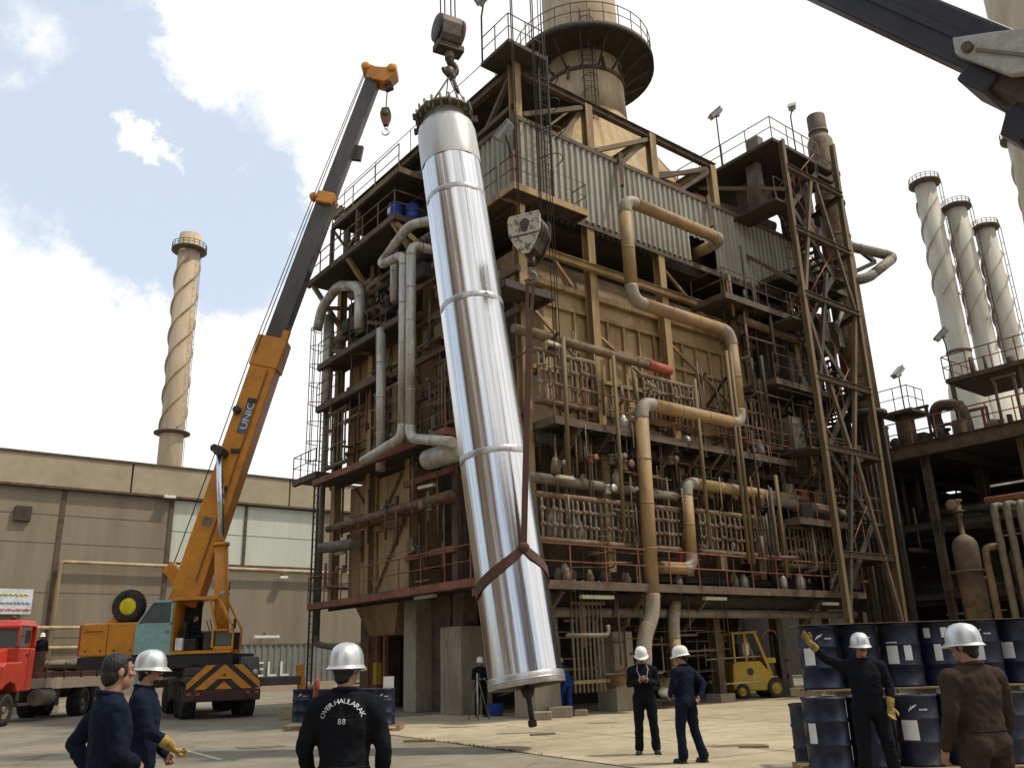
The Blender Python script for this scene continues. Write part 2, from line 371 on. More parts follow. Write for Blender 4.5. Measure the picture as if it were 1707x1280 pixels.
def letters(s, size):  # list of (glyph, advance start, verts, faces) for a string in the built-in face
    r = []; x = 0.0
    for ch in s:
        if ch == ' ': x += size*0.32; continue
        if ch not in _tc:
            cu = bpy.data.curves.new('glyph', 'FONT'); cu.body = ch; cu.size = 1.0; cu.resolution_u = 3
            o = bpy.data.objects.new('glyph', cu); COL.objects.link(o)
            dg = bpy.context.evaluated_depsgraph_get()
            me = bpy.data.meshes.new_from_object(o.evaluated_get(dg))
            vs = [V(v.co) for v in me.vertices]; fs = [tuple(p.vertices) for p in me.polygons]
            bpy.data.objects.remove(o); bpy.data.curves.remove(cu); bpy.data.meshes.remove(me)
            _tc[ch] = (vs, fs)
        vs, fs = _tc[ch]
        x0 = min(v.x for v in vs); x1 = max(v.x for v in vs)
        r.append((x, (x1-x0)*size, [V((v.x-x0, v.y, 0))*size for v in vs], fs))
        x += (x1-x0)*size + size*0.12
    return r, x
def rail(mb, path, h=1.05, step=1.4, r=0.024, mid=True, n=6):
    path = [V(p) for p in path]
    mb.tube([p+Z*h for p in path], r, n)
    if mid: mb.tube([p+Z*h*0.52 for p in path], r*0.85, n)
    for a, b in zip(path, path[1:]):
        k = max(1, round((b-a).length/step))
        for i in range(k): p = a.lerp(b, i/k); mb.tube([p, p+Z*h], r, n, False)
    mb.tube([path[-1], path[-1]+Z*h], r, n, False)
    return mb
# ------------------------------------------------------------------ ground
def struct(name, mb, m, **k): return mb.build(name, m, kind='structure', origin=(0, 0, 0), **k)
def ground_mat(name, col, d, joints):
    m = mat(name, col, 0.92, dirt=d, amt=0.85, scale=0.35, bump=0.12, bscale=18, var=0.10, edge=(0.42, 0.62))
    t = m.node_tree; n = t.nodes; l = t.links; p = n['Principled BSDF']
    # oil spots and scuffs: a second, sparse stain layer
    src = p.inputs['Base Color'].links[0].from_socket
    tc = [q for q in n if q.type == 'TEX_COORD'][0]
    a = n.new('ShaderNodeTexNoise'); a.inputs['Scale'].default_value = 0.9; a.inputs['Detail'].default_value = 9; a.inputs['Roughness'].default_value = 0.7
    mp = n.new('ShaderNodeMapping'); mp.inputs['Rotation'].default_value = (0, 0, 0.7); mp.inputs['Scale'].default_value = (0.7, 1.1, 1)
    l.new(tc.outputs['Object'], mp.inputs[0]); l.new(mp.outputs[0], a.inputs[0])
    r = n.new('ShaderNodeMapRange'); r.inputs[1].default_value = 0.56; r.inputs[2].default_value = 0.72; r.inputs[3].default_value = 0; r.inputs[4].default_value = 0.40
    l.new(a.outputs[0], r.inputs[0])
    mx = n.new('ShaderNodeMix'); mx.data_type = 'RGBA'; l.new(r.outputs[0], mx.inputs[0]); l.new(src, mx.inputs[6]); mx.inputs[7].default_value = (*[c*0.5 for c in d], 1)
    # hairline cracks and small dark oil spots
    vo = n.new('ShaderNodeTexVoronoi'); vo.feature = 'DISTANCE_TO_EDGE'; vo.inputs['Scale'].default_value = 0.33
    wz = n.new('ShaderNodeTexNoise'); wz.inputs['Scale'].default_value = 1.6; wz.inputs['Detail'].default_value = 6
    l.new(tc.outputs['Object'], wz.inputs['Vector'])
    wa = n.new('ShaderNodeVectorMath'); wa.operation = 'MULTIPLY_ADD'; wa.inputs[1].default_value = (1.1, 1.1, 0)
    l.new(wz.outputs['Color'], wa.inputs[0]); l.new(tc.outputs['Object'], wa.inputs[2]); l.new(wa.outputs[0], vo.inputs['Vector'])
    ck = n.new('ShaderNodeMapRange'); ck.inputs[1].default_value = 0.0; ck.inputs[2].default_value = 0.006; ck.inputs[3].default_value = 0.55; ck.inputs[4].default_value = 0.0
    l.new(vo.outputs['Distance'], ck.inputs[0])
    sp = n.new('ShaderNodeTexNoise'); sp.inputs['Scale'].default_value = 2.6; sp.inputs['Detail'].default_value = 3
    l.new(tc.outputs['Object'], sp.inputs['Vector'])
    sr = n.new('ShaderNodeMapRange'); sr.inputs[1].default_value = 0.66; sr.inputs[2].default_value = 0.72; sr.inputs[3].default_value = 0.0; sr.inputs[4].default_value = 0.5
    l.new(sp.outputs[0], sr.inputs[0])
    mxx = n.new('ShaderNodeMath'); mxx.operation = 'MAXIMUM'; l.new(ck.outputs[0], mxx.inputs[0]); l.new(sr.outputs[0], mxx.inputs[1])
    m2 = n.new('ShaderNodeMix'); m2.data_type = 'RGBA'; l.new(mxx.outputs[0], m2.inputs[0]); l.new(mx.outputs[2], m2.inputs[6]); m2.inputs[7].default_value = (*[c*0.35 for c in d], 1)
    l.new(m2.outputs[2], p.inputs['Base Color'])
    return m
asph = ground_mat('worn_yard_surface', (0.25, 0.215, 0.15), (0.165, 0.14, 0.10), False)
apron = ground_mat('pale_concrete_apron', (0.44, 0.365, 0.235), (0.31, 0.25, 0.16), True)
struct('ground', MB().add([(-600, -300, 0), (600, -300, 0), (600, 900, 0), (-600, 900, 0)], [(0, 1, 2, 3)]), asph)
# concrete apron in front of the furnace: its near edge is the joint seen running across the yard
e0, e1 = gnd(640, 1223), gnd(1068, 1281)
ed = (e1-e0).normalized(); nrm = V((-ed.y, ed.x, 0))
if nrm.y < 0: nrm = -nrm
A = e0 - ed*0.3; B = e0 + ed*30
f1 = gnd(655, 1196)
struct('concrete_apron', MB().add([A, B, B+nrm*40, f1+nrm*26+V((-4, 0, 0)), f1], [(0, 1, 2, 3, 4)]).xf(Matrix.Translation((0, 0, 0.006))), apron)
mb = MB()
def groove(mb, p, q, wd):
    p = V(p); q = V(q); d = (q-p).normalized(); s = V((-d.y, d.x, 0))*wd
    L_ = (q-p).length; k = int(L_/0.35)+1; vs = []
    for i in range(k+1):
        c = p.lerp(q, i/k); j = random.uniform(0.5, 1.2)
        vs += [c - s*j + Z*0.010, c + s*j + Z*0.010]
    return mb.add(vs, [(2*i, 2*i+2, 2*i+3, 2*i+1) for i in range(k)])
groove(mb, A, B, 0.022)
for t in (3.2, 8.0, 12.8): groove(mb, A+nrm*t+ed*0.2, B+nrm*t, 0.012)
for t in (5, 10, 15, 20): groove(mb, A+ed*t+nrm*0.1, A+ed*t+nrm*14, 0.012)
struct('pavement_joints', mb, mat('dirt_filled_joint', (0.10, 0.08, 0.05), 0.95))
mb = MB(); pl = gnd(292, 1246); pr = gnd(430, 1282)
d = (pr-pl).normalized(); s = V((-d.y, d.x, 0))*0.055
for a, b in ((.35, 3.6), (-9, -2.4)):
    q0 = pl + d*a; q1 = pl + d*b
    mb.add([q0-s+Z*0.006, q0+s+Z*0.006, q1+s+Z*0.006, q1-s+Z*0.006], [(0, 1, 2, 3)])
struct('painted_lane_line', mb, mat('worn_line_paint', (0.60, 0.55, 0.43), 0.85, dirt=(0.27, 0.23, 0.16), amt=0.9, scale=6))
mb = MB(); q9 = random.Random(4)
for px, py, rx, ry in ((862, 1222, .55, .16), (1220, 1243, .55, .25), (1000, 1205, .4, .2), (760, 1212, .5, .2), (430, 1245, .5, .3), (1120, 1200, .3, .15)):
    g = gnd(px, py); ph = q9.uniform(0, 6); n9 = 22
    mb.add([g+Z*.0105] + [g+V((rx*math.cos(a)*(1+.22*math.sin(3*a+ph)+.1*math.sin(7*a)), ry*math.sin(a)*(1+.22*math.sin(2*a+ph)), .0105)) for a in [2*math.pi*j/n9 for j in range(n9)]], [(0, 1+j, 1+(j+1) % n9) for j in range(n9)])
struct('dark_ground_patches', mb, mat('dark_ground_patch', (.15, .122, .082), .7, dirt=(.25, .205, .14), amt=.9, scale=5))  # darker irregular patches lying on the ground
# weeds growing out of the joint
mb = MB()
for i in range(120):
    t = random.choice([random.uniform(1, 9), random.gauss(4.6, 0.5), random.gauss(6.3, 0.3)])
    p = A + ed*t + nrm*random.uniform(-.03, .03)
    for k in range(4):
        a = random.uniform(0, 6.28); h = random.uniform(.02, .07); q = p + V((math.cos(a), math.sin(a), 0))*h*.6
        w_ = V((-math.sin(a), math.cos(a), 0))*.006
        mb.add([p-w_, p+w_, q+Z*h], [(0, 1, 2)])
mb.build('joint_weeds', mat('dry_weed_leaf', (0.10, 0.10, 0.04), 0.9), kind='stuff')
# ------------------------------------------------------------------ the furnace
FUR = Matrix.Translation((0.43, 26.17, 0)) @ Matrix.Rotation(R_(38.5), 4, 'Z')
CUR = FUR
fur = thing('process_furnace', 'towering tan and rust brown furnace with grey corrugated top storey, wrapped in pipes and walkways', 'furnace', (8, 6, 0))
P = lambda name, mb, m, par=None, **k: reg(mb.build(name, m, par or fur, **k))
X1, Y1 = 17.1, 13.8
# casing
P('casing', MB().box(1.4, 16.4, .55, 13.2, 9.0, 14.15), tan)
P('casing_shoulder', MB().prism([(.7, .62, 14.152), (.7, .75, 14.9), (.7, 1.3, 15.6), (.7, 12, 15.6), (.7, 13.2, 14.152)], (0, 0, 0), (15.7, 0, 0)), mat('brown_shoulder_plate', (.26, .165, .085), .75, dirt=(.12, .075, .04), amt=.8, scale=1.2))
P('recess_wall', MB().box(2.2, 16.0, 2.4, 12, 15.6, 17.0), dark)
P('lower_casing', MB().box(2.2, 16.2, 1.8, 12.8, 3.4, 9.0), brown)
P('left_casing', MB().box(.45, 1.4, 6.9, 13.1, 9.2, 17.6), tan)
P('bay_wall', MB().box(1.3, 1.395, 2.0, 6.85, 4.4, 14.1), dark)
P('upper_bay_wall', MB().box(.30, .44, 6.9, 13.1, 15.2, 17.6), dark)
P('left_hopper', MB().box(.3, 2.2, 7.6, 12.4, 4.3, 8.8), tan)
P('end_hopper', MB().hexa([(.7, 9.3, 2.7), (2.5, 9.3, 2.7), (2.5, 11.2, 2.7), (.7, 11.2, 2.7), (.32, 8.3, 4.25), (2.8, 8.3, 4.25), (2.8, 12.2, 4.25), (.32, 12.2, 4.25)]), tan_col)
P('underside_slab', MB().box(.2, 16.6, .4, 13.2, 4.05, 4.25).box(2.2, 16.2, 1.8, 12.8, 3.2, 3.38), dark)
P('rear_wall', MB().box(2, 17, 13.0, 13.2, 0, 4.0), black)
P('inner_wall', MB().box(4.5, 16.5, 5.0, 5.3, 0, 4.0).box(4.5, 4.8, 5.3, 12.8, 0, 4.0), black)  # near-black colour stands in for the shade under the furnace
# casing stiffeners on the right face
mb = MB()
for z in (9.7, 10.9, 12.2, 13.35): mb.box(.7, 16.4, .40, .549, z, z+.14)
for z in (14.05,): mb.box(.4, 16.6, .30, .549, z, z+.20)
for x in [1.9+.82*i for i in range(18)]:
    for z0, z1 in ((9.0, 9.7), (9.84, 10.9), (11.04, 12.2), (12.34, 13.35)): mb.box(x, x+.10, .43, .549, z0, z1)
P('casing_stiffener', mb, tan_col)
mb = MB()
for x0, x1 in ((.4, 3.2), (7.4, 11.2)): mb.bar((x0, .36, 13.3), (x1, .36, 11.2), .10, .10); mb.bar((x0, .36, 16.6), (x1-.5, .36, 14.3), .10, .10)
mb.bar((7.0, .36, 11.0), (3.6, .36, 12.8), .10, .10)
P('casing_brace', mb, tan_col)
# columns on the right face and corner
for x in (.12, 3.42, 7.25, 11.45, 15.9):
    P('column', MB().hbeam((x, .18, 4.25), (x, .18, 16.95), .34, .34), tan_col)
for y in (4.05, 7.2, 10.3, 13.4):
    P('column', MB().hbeam((.12, y, 4.25), (.12, y, 18.4), .34, .34, up=(1, 0, 0)), tan_col if y > 4.5 else brown)
for x, y, s, h in ((3.8, .6, .44, 2.4), (.55, 4.35, .62, 2.75), (.55, 7.25, .42, 4.05), (3.6, 12.4, .6, 4.05), (.6, .7, .5, 3.2)):
    P('concrete_pier', MB().box(x-s, x+s, y-s, y+s, 0, h), conc, bevel=.03)
for x, y in ((3.8, .6), (.55, 4.35)):
    P('pier_head', MB().box(x-.30, x+.30, y-.30, y+.30, 2.41 if y < 1 else 2.76, 4.05), brown)
for x in (6.6, 8.9, 12.6, 14.6, 16.2):
    P('leg_column', MB().hbeam((x, .6, 0), (x, .6, 4.0), .34, .34), brown)
    P('base_plinth', MB().box(x-.4, x+.4, .25, .95, 0, .28), conc, bevel=.02)
P('base_casing', MB().box(.75, 1.6, 5.55, 6.75, 0, 4.03), brown)
P('base_casing', MB().box(1.2, 2.2, 11.4, 12.9, 0, 4.03), brown)
for y in (9.6, 10.2, 10.9): P('hanger_rod', MB().bar((.5, y, 0), (.5, y, 2.7), .14), rust)
# V braces on left hopper
mb = MB()
for y0, y1, y2 in ((8.1, 9.9, 11.9),):
    for z0, z1 in ((6.9, 8.7), (4.5, 6.6)):
        mb.bar((.22, y0, z1), (.22, y1, z0), .10, .12); mb.bar((.22, y2, z1), (.22, y1, z0), .10, .12)
mb.bar((.22, 10.0, 4.3), (.22, 10.0, 8.8), .10, .08)
mb.box(.16, .295, 7.6, 12.4, 6.65, 6.85)
P('hopper_brace', mb, tan_col)
mb = MB()
for z in (10.4, 11.9, 13.4, 15.0): mb.box(.30, .445, 6.9, 13.1, z, z+.14)
for y in (8.2, 9.3, 10.8, 12.0): mb.box(.34, .445, y, y+.10, 9.2, 10.4).box(.34, .445, y, y+.10, 10.55, 11.9).box(.34, .445, y, y+.10, 12.05, 13.4).box(.34, .445, y, y+.10, 13.55, 15.0)
mb.bar((.26, 8.0, 11.9), (.26, 10.0, 13.4), .1); mb.bar((.26, 12.0, 11.9), (.26, 10.0, 13.4), .1)
P('casing_stiffener', mb, tan_col)
# horizontal beams of the open bay on the left face
for y0, y1, z, m in ((3.9, 7.3, 8.05, rust), (3.9, 12.8, 7.0, rust), (3.9, 7.2, 5.3, rust), (3.9, 7.2, 11.2, brown), (0, 7.2, 14.2, brown), (0, 13.4, 12.7, brown), (0, 4.0, 9.2, brown)):
    P('cross_beam', MB().bar((-.08, y0, z), (-.08, y1, z), .16, .22), m)
# corrugated top storey
def corrug(p0, p1, z0, z1, nrm, pitch=.30, dep=.075):
    p0 = V(p0); p1 = V(p1); n = V(nrm); d = p1-p0; k = int(d.length/pitch); vs = []
    for i in range(k):
        for t, o in ((0, 0), (.34, 0), (.50, dep), (.84, dep)):
            q = p0 + d*((i+t)/k) + n*o; vs += [q+Z*z0, q+Z*z1]
    vs += [p1+Z*z0, p1+Z*z1]
    m = MB(); k2 = len(vs)//2
    return m.add(vs, [(2*i, 2*i+2, 2*i+3, 2*i+1) for i in range(k2-1)])
P('corrugated_cladding', corrug((0, 0, 0), (9.05, 0, 0), 16.95, 20.12, (0, -1, 0)).add([], []), clad)
P('corrugated_cladding', corrug((10.75, 0, 0), (X1, 0, 0), 16.95, 20.12, (0, -1, 0)), clad)
mb = corrug((9.05, 0, 0), (10.75, 0, 0), 18.15, 20.12, (0, -1, 0)); P('corrugated_cladding', mb, clad)
P('corrugated_cladding', corrug((0, 5.4, 0), (0, 0, 0), 16.95, 20.12, (-1, 0, 0)), clad)
P('corrugated_cladding', corrug((X1, 0, 0), (X1, 13, 0), 16.95, 20.12, (1, 0, 0)), clad)
P('cladding_trim', MB().box(-.10, X1+.1, -.12, -.078, 20.02, 20.20).box(-.12, -.078, -.078, 5.5, 20.02, 20.20).box(-.1, X1, -.03, .02, 16.72, 16.94).bar((-.05, -.05, 16.8), (-.05, -.05, 20.2), .16), brown)
P('penthouse_core', MB().box(.5, 16.6, 1.0, 12.8, 17.02, 20.0), dark)
P('roof_slab', MB().box(.03, 17.0, .03, 13.4, 20.02, 20.18), dark)
# roof frame
for x, zt in ((.15, 22.6), (3.75, 22.3), (7.4, 22.4), (11.3, 22.3)):
    P('roof_post', MB().hbeam((x, .15, 20.2), (x, .15, zt), .36, .30), tan_col)
for y in (4.2, 8.8, 13.2): P('roof_post', MB().hbeam((.15, y, 20.2), (.15, y, 22.3), .26, .26, up=(1, 0, 0)), brown)
P('roof_beam', MB().hbeam((.32, .15, 22.35), (11.6, .15, 22.35), .24, .30), brown)
P('roof_beam', MB().hbeam((.15, .32, 22.45), (.15, 13.6, 22.45), .24, .40, up=(1, 0, 0) if 0 else Z), brown)
for x in (3.75, 7.4, 11.3): P('roof_beam', MB().hbeam((x, .36, 22.3), (x, 9.5, 22.3), .22, .34), olive)
for a, b in (((.4, .15, 20.5), (3.5, .15, 22.1)), ((3.6, .3, 22.1), (2.4, .3, 20.3)), ((7.2, .15, 22.1), (4.1, .15, 20.4)), ((7.2, .3, 22.1), (5.6, .3, 20.4)), ((11.0, .15, 22.1), (7.7, .15, 20.5)), ((11.0, .15, 21.9), (9.0, .3, 20.3)), ((7.5, .3, 20.6), (11.1, .15, 22.0)), ((.15, .4, 22.2), (.15, 2.4, 20.3)), ((.15, 4.0, 22.2), (.15, 2.4, 20.3)), ((.15, 5.0, 20.5), (.15, 8.6, 22.2)), ((.15, 9.0, 22.2), (.15, 12.9, 20.5)), ((.1, 0.2, 20.8), (-.1, 5.6, 20.3))):
    P('roof_brace', MB().bar(a, b, .16, .18), random.choice((brown, olive, brown)))
P('roof_deck', MB().box(.4, 3.6, .5, 13.4, 22.56, 22.66), dark)
P('corner_deck', MB().box(-.75, 1.0, -.7, 1.0, 22.62, 22.76), dark)
mb = MB(); rail(mb, [(.9, -.65, 22.76), (-.7, -.65, 22.76), (-.7, .95, 22.76)], 1.15, .9); rail(mb, [(.1, 1.2, 22.7), (.1, 13.5, 22.7)], 1.1, 2.9, .018, False)
P('guardrail', mb, olive)
mb = MB()
for k in range(5): # small equipment on the roof edge
    x = 2.4+2.9*k; mb.tube([(x, .9, 20.25), (x, .9, 20.9)], .22, 10); mb.box(x+.4, x+1.0, .7, 1.3, 20.2, 20.7)
P('roof_vent', mb, brown)
P('roof_motor', MB().tube([(8.3, .7, 20.75), (9.7, .7, 20.75)], .27, 12).box(8.5, 9.5, .5, .9, 20.19, 20.5), redv)
P('roof_motor', MB().tube([(10.6, .7, 20.75), (11.9, .7, 20.75)], .24, 12).box(10.8, 11.7, .5, .9, 20.19, 20.5), redv)
for x, zz in ((4.7, 19.9), (10.0, 19.8)): P('roof_strut', MB().bar((x+.5, -.15, zz+.6), (x, -.55, zz-1.2), .14), olive)
# platforms -------------------------------------------------------------
def platform(x0, x1, y0, y1, z, rails=(), m=dark, rm=None, edge=None, th=.10, step=1.4, rr=.024):
    mb = MB().box(x0, x1, y0, y1, z-th, z)
    k = max(1, round((x1-x0)/1.6))
    for i in range(k+1): x = x0+.06+(x1-x0-.12)*i/k; mb.box(x-.05, x+.05, y0+.05, y1-.05, z-th-.16, z-th-.002)
    p = P('platform', mb, m)
    e = MB().box(x0-.02, x1+.02, y0-.04, y0-.003, z-.22, z+.03).box(x0-.04, x0-.003, y0, y1, z-.22, z+.03).box(x1+.003, x1+.04, y0, y1, z-.22, z+.03)
    P('edge_channel', e, edge or brown, p)
    if rails:
        r = MB()
        for path in rails: rail(r, [(a, b, z+.03) for a, b in path], step=step, r=rr)
        P('guardrail', r, rm or rust, p)
    return p
platform(.3, 12.8, -1.0, .5, 8.8, [((.3, -1.0), (12.8, -1.0))], edge=brown)
platform(-1.0, 16.2, -1.25, 1.7, 3.75, [((-1, -1.25), (16.2, -1.25))], edge=brown, rm=rust)
platform(-1.0, .0, 1.75, 13.4, 4.05, [((-1, 1.8), (-1, 13.4), (0, 13.4))], edge=rust)
platform(-.9, 2.4, -.9, -.15, 16.72, [((-.9, -.15), (-.9, -.9), (2.4, -.9), (2.4, -.2))], edge=tan_col, rm=olive)
platform(-.9, -.14, -.1, 2.4, 16.72, [((-.9, 0), (-.9, 2.4), (-.2, 2.4))], edge=tan_col, rm=olive)
platform(-1.5, .4, 5.9, 13.8, 18.5, [((-1.5, 13.8), (-1.5, 5.9), (.4, 5.9))], edge=brown, rm=olive, rr=.03)
platform(-1.5, 2.5, 5.6, 11.4, 20.45, [((-1.5, 5.6), (-1.5, 11.4), (2, 11.4))], edge=olive, rm=olive, step=2.2)
platform(-1.1, .1, 3.0, 13.2, 9.15, [((-1.1, 3.0), (-1.1, 6.2))], edge=rust)
platform(-.9, 1.0, 13.3, 15.7, 9.6, [((-.9, 13.4), (-.9, 15.7), (1, 15.7), (1, 13.4))], rm=dark, step=.8)
platform(-.9, .2, 6.0, 13.6, 14.5, [((-.9, 6.0), (-.9, 13.6))], edge=brown, rm=brown)
platform(-.8, .2, 8.4, 13.8, 12.6, [((-.8, 11.4), (-.8, 13.8))], edge=brown, rm=brown)
platform(-1.4, .6, -.9, .2, 13.05, [], edge=dark)
platform(9.0, 14.6, -1.5, .2, 15.0, [((9.0, .1), (9.0, -1.5), (14.6, -1.5))], edge=brown, rm=brown)
platform(11.5, 16.5, -1.6, .3, 11.9, [((11.5, -1.6), (16.5, -1.6))], edge=brown, rm=brown)
platform(11.8, 16.8, -1.6, 1.6, 6.4, [((11.8, -1.6), (16.8, -1.6))], edge=brown, rm=rust)
platform(13.6, 18.5, -1.6, .0, 17.2, [((13.6, -1.6), (18.5, -1.6))], edge=brown, rm=brown)
for y in (11.5, 9.1): P('platform_post', MB().bar((-1.42, y, 18.5), (-1.42, y, 20.3), .16), brown)
P('platform_brace', MB().bar((-1.42, 11.4, 20.2), (-1.42, 9.9, 18.55), .09), brown)
for y in (6.2, 10.0, 13.4): P('platform_bracket', MB().bar((-1.4, y, 18.3), (.0, y, 16.6), .18), tan_col)
P('platform_bracket', MB().bar((-1.3, 6.1, 18.25), (-.2, 4.6, 16.2), .18), tan_col)
P('corner_post', MB().bar((-.82, -.82, 16.7), (-.82, -.82, 18.0), .12), rust)
# caged ladder at the left end
mb = MB()
for y in (13.9, 14.35): mb.bar((-.3, y, 4.2), (-.3, y, 16.6), .05)
for i in range(40): mb.tube([(-.3, 13.9, 4.4+.31*i), (-.3, 14.35, 4.4+.31*i)], .014, 5, False)
for z in [10.2+.9*i for i in range(8)]:
    mb.tube([(-.3+.75*math.sin(t)*-1, 14.12+.40*math.cos(t), z) for t in [math.pi*j/8 for j in range(9)]], .02, 5, False)
for t in (.5, 1.1, 1.57, 2.0, 2.6): mb.bar((-.3-.75*math.sin(t), 14.12+.4*math.cos(t), 10.2), (-.3-.75*math.sin(t), 14.12+.4*math.cos(t), 16.5), .03)
P('caged_ladder', mb, dark)
mb = MB()
for y in (12.9, 13.3): mb.bar((-.95, y, .6), (-.95, y, 9.0), .06)
for i in range(27): mb.tube([(-.95, 12.9, .8+.31*i), (-.95, 13.3, .8+.31*i)], .014, 5, False)
P('ladder', mb, dark)
# ladder on right corner with open hoops at the cladding
mb = MB()
for x in (.9, 1.35): mb.bar((x, -.35, 16.8), (x, -.35, 23.2), .05)
for i in range(20): mb.tube([(.9, -.35, 16.9+.31*i), (1.35, -.35, 16.9+.31*i)], .014, 5, False)
for z in (18.5, 19.6, 20.8, 21.9): mb.tube([(1.12+.40*math.cos(t), -.35-.7*math.sin(t), z) for t in [math.pi*j/8 for j in range(9)]], .02, 5, False)
P('caged_ladder', mb, dark)
# light fittings
for a, b in (((1.0, -1.0, 3.35), (2.3, -1.0, 3.35)), ((6.6, -1.0, 3.4), (7.7, -1.0, 3.4)), ((13.3, -1.2, 3.3), (14.2, -1.2, 3.3)), ((-.7, 4.3, 3.75), (-.7, 5.5, 3.75)), ((.2, -.9, 11.3), (.9, -.9, 11.25)), ((-.5, 4.6, 7.55), (-.5, 5.6, 7.6)), ((-.4, 11.4, 6.0), (-.4, 12.2, 6.0)), ((.3, -1.0, 6.9), (.9, -1.0, 6.9)), ((4.0, -.7, 9.6), (4.6, -.7, 9.6))):
    P('light_fitting', MB().bar(a, b, .16, .10), mat('faded_fitting_cream', (0.60, 0.57, 0.42), 0.5) if 'faded_fitting_cream' not in MATS else MATS['faded_fitting_cream'])
# ------------------------------------------------------------------ burner manifolds: two headers and a row of risers
def manifold(label, x0, x1, y, z0, z1, n, m, hm, face='right', hdr=.10, hz=None):
    f = (lambda a, o, z: (a, -o, z)) if face == 'right' else (lambda a, o, z: (-o, a, z))
    t = thing('burner_manifold', label, 'pipe manifold', f((x0+x1)/2, y, z0))
    for z in (z0, z1): reg(MB().tube([f(x0-.15, y, z), f(x1+.15, y, z)], hdr, 10).build('header_pipe', hm, t))
    base = None; alt = [m, brown, btub, m, gtub]; rr_ = random.Random(label)
    for i in range(n):
        a = x0 + (x1-x0)*i/(n-1)
        if base is None:
            mb = MB(); mb.tube(fillet([f(a, y, z0+.05), f(a, y+.06, z0+.15), f(a, y+.06, z1-.15), f(a, y, z1-.05)], .12, 3), .042, 8)
            for k, zz in enumerate((.34, .68)):
                z = z0+(z1-z0)*zz; mb.lathe([(.045, -.08), (.066, -.05), (.066, .05), (.045, .08)], 8, f(a, y+.06, z)); mb.bar(f(a, y+.1, z), f(a, y+.18, z), .022); mb.lathe([(.045, -.008), (.045, .008)], 8, f(a, y+.19, z), V(f(0, 1, 0)))
            base = mb.build('riser_tube', m, t)
        else:
            dz = random.uniform(-.12, .12); c = copy_part(base, t, V(f(a-x0+rr_.uniform(-.02, .02), rr_.uniform(-.03, .03), dz*.4))); c.material_slots[0].link = 'OBJECT'; c.material_slots[0].material = rr_.choice(alt)
    return t
manifold('row of pale valve tubes at the right face corner above the middle walkway', -.1, 2.2, .75, 9.35, 11.0, 11, ptub, btub)
manifold('row of pale valve tubes mid right face, behind the tall ochre pipe', 4.7, 7.3, .75, 9.35, 11.0, 12, ptub, btub)
manifold('row of dark valve tubes beside the ochre pipe bend, near the stair tower', 10.2, 12.6, .75, 9.3, 11.1, 10, btub, brown)
manifold('lower row of scaled valve tubes at the corner beside the shiny bundle', -.2, 3.7, .75, 5.0, 6.35, 17, ptub, btub)
manifold('lower row of scaled valve tubes between the two ochre down pipes', 4.6, 5.8, .75, 5.0, 6.35, 6, ptub, btub)
manifold('lower row of scaled valve tubes right of the shorter ochre pipe', 7.0, 10.6, .75, 5.0, 6.4, 14, ptub, btub)
manifold('lower right row of dark valve tubes close to the stair tower', 11.4, 14.2, .9, 4.7, 6.2, 11, btub, brown)
manifold('row of pale valve tubes on the shaded left face beside the twin silver pipes', 6.0, 8.9, .45, 9.8, 12.0, 12, ptub, gtub, 'left')
manifold('short row of valve tubes above the small square landing at the left edge', 11.6, 13.2, .40, 9.8, 12.2, 6, ptub, gtub, 'left')
manifold('dark row of tubes in the open bay of the left face, beside the shiny bundle', 3.0, 4.6, .40, 9.6, 12.0, 8, btub, brown, 'left')
# ------------------------------------------------------------------ big lagged pipes
def pipe(name, label, pts, r, m, em=None, bend=None, band=1.6, n=18, cat='pipe', group=None, frame=None, cap=True):
    pts = [V(p) for p in pts]; bend = bend or r*2.2
    lo = min(pts, key=lambda p: p.z)
    t = thing(name, label, cat, lo, 0, group, frame)
    cuts = []
    for i in range(len(pts)-1):
        d = (pts[i+1]-pts[i]); dn = d.normalized(); k = min(bend, d.length*.47)
        a = pts[i] + (dn*k if i else V((0, 0, 0))); b = pts[i+1] - (dn*k if i < len(pts)-2 else V((0, 0, 0)))
        cuts.append((a, b))
        if (b-a).length > .05:
            mb = MB().tube([a, b], r, n)
            q = int((b-a).length/band)
            for j in range(1, q+1):
                c = a.lerp(b, (j-.0)/(q+1)); mb.tube([c-dn*.025, c+dn*.025], r+.012, n)
            reg(mb.build('pipe_run', m, t, frame=frame))
    for i in range(1, len(pts)-1):
        a = cuts[i-1][1]; b = cuts[i][0]; c = pts[i]
        arc = [a*(1-s)**2 + c*2*s*(1-s) + b*s*s for s in [j/7 for j in range(8)]]
        d0 = (c-a).normalized(); d1 = (b-c).normalized()
        mb = MB().tube([a-d0*.06] + arc + [b+d1*.06], r+.005, n)
        reg(mb.build('elbow', em or m, t, frame=frame))
    return t
pipe('ochre_pipe', 'long zigzag ochre pipe looping from the corrugated wall down to the ground', [(9.7, .3, 17.6), (9.7, -1.2, 17.6), (4.05, -1.2, 17.6), (4.05, -1.2, 13.55), (9.45, -1.2, 13.55), (9.45, -1.2, 9.8), (4.05, -1.2, 9.8), (3.85, -1.2, 2.9), (3.4, -1.1, 2.1), (3.4, -1.1, 1.2), (3.4, .5, .9)], .235, yel, elb)
pipe('ochre_pipe', 'shorter ochre pipe hanging from a grey branch, right of the tallest ochre down pipe', [(13.5, -.7, 7.35), (6.35, -.9, 7.35), (6.2, -.95, 4.35), (4.6, -.95, 4.35)], .20, yel, elb)
pipe('ochre_pipe', 'ochre and grey drop pipe near the ground, behind the man with the camera', [(5.6, -.6, 3.3), (5.4, -.6, 2.6), (5.4, -.6, .8), (5.4, .6, .7)], .19, yel, elb)
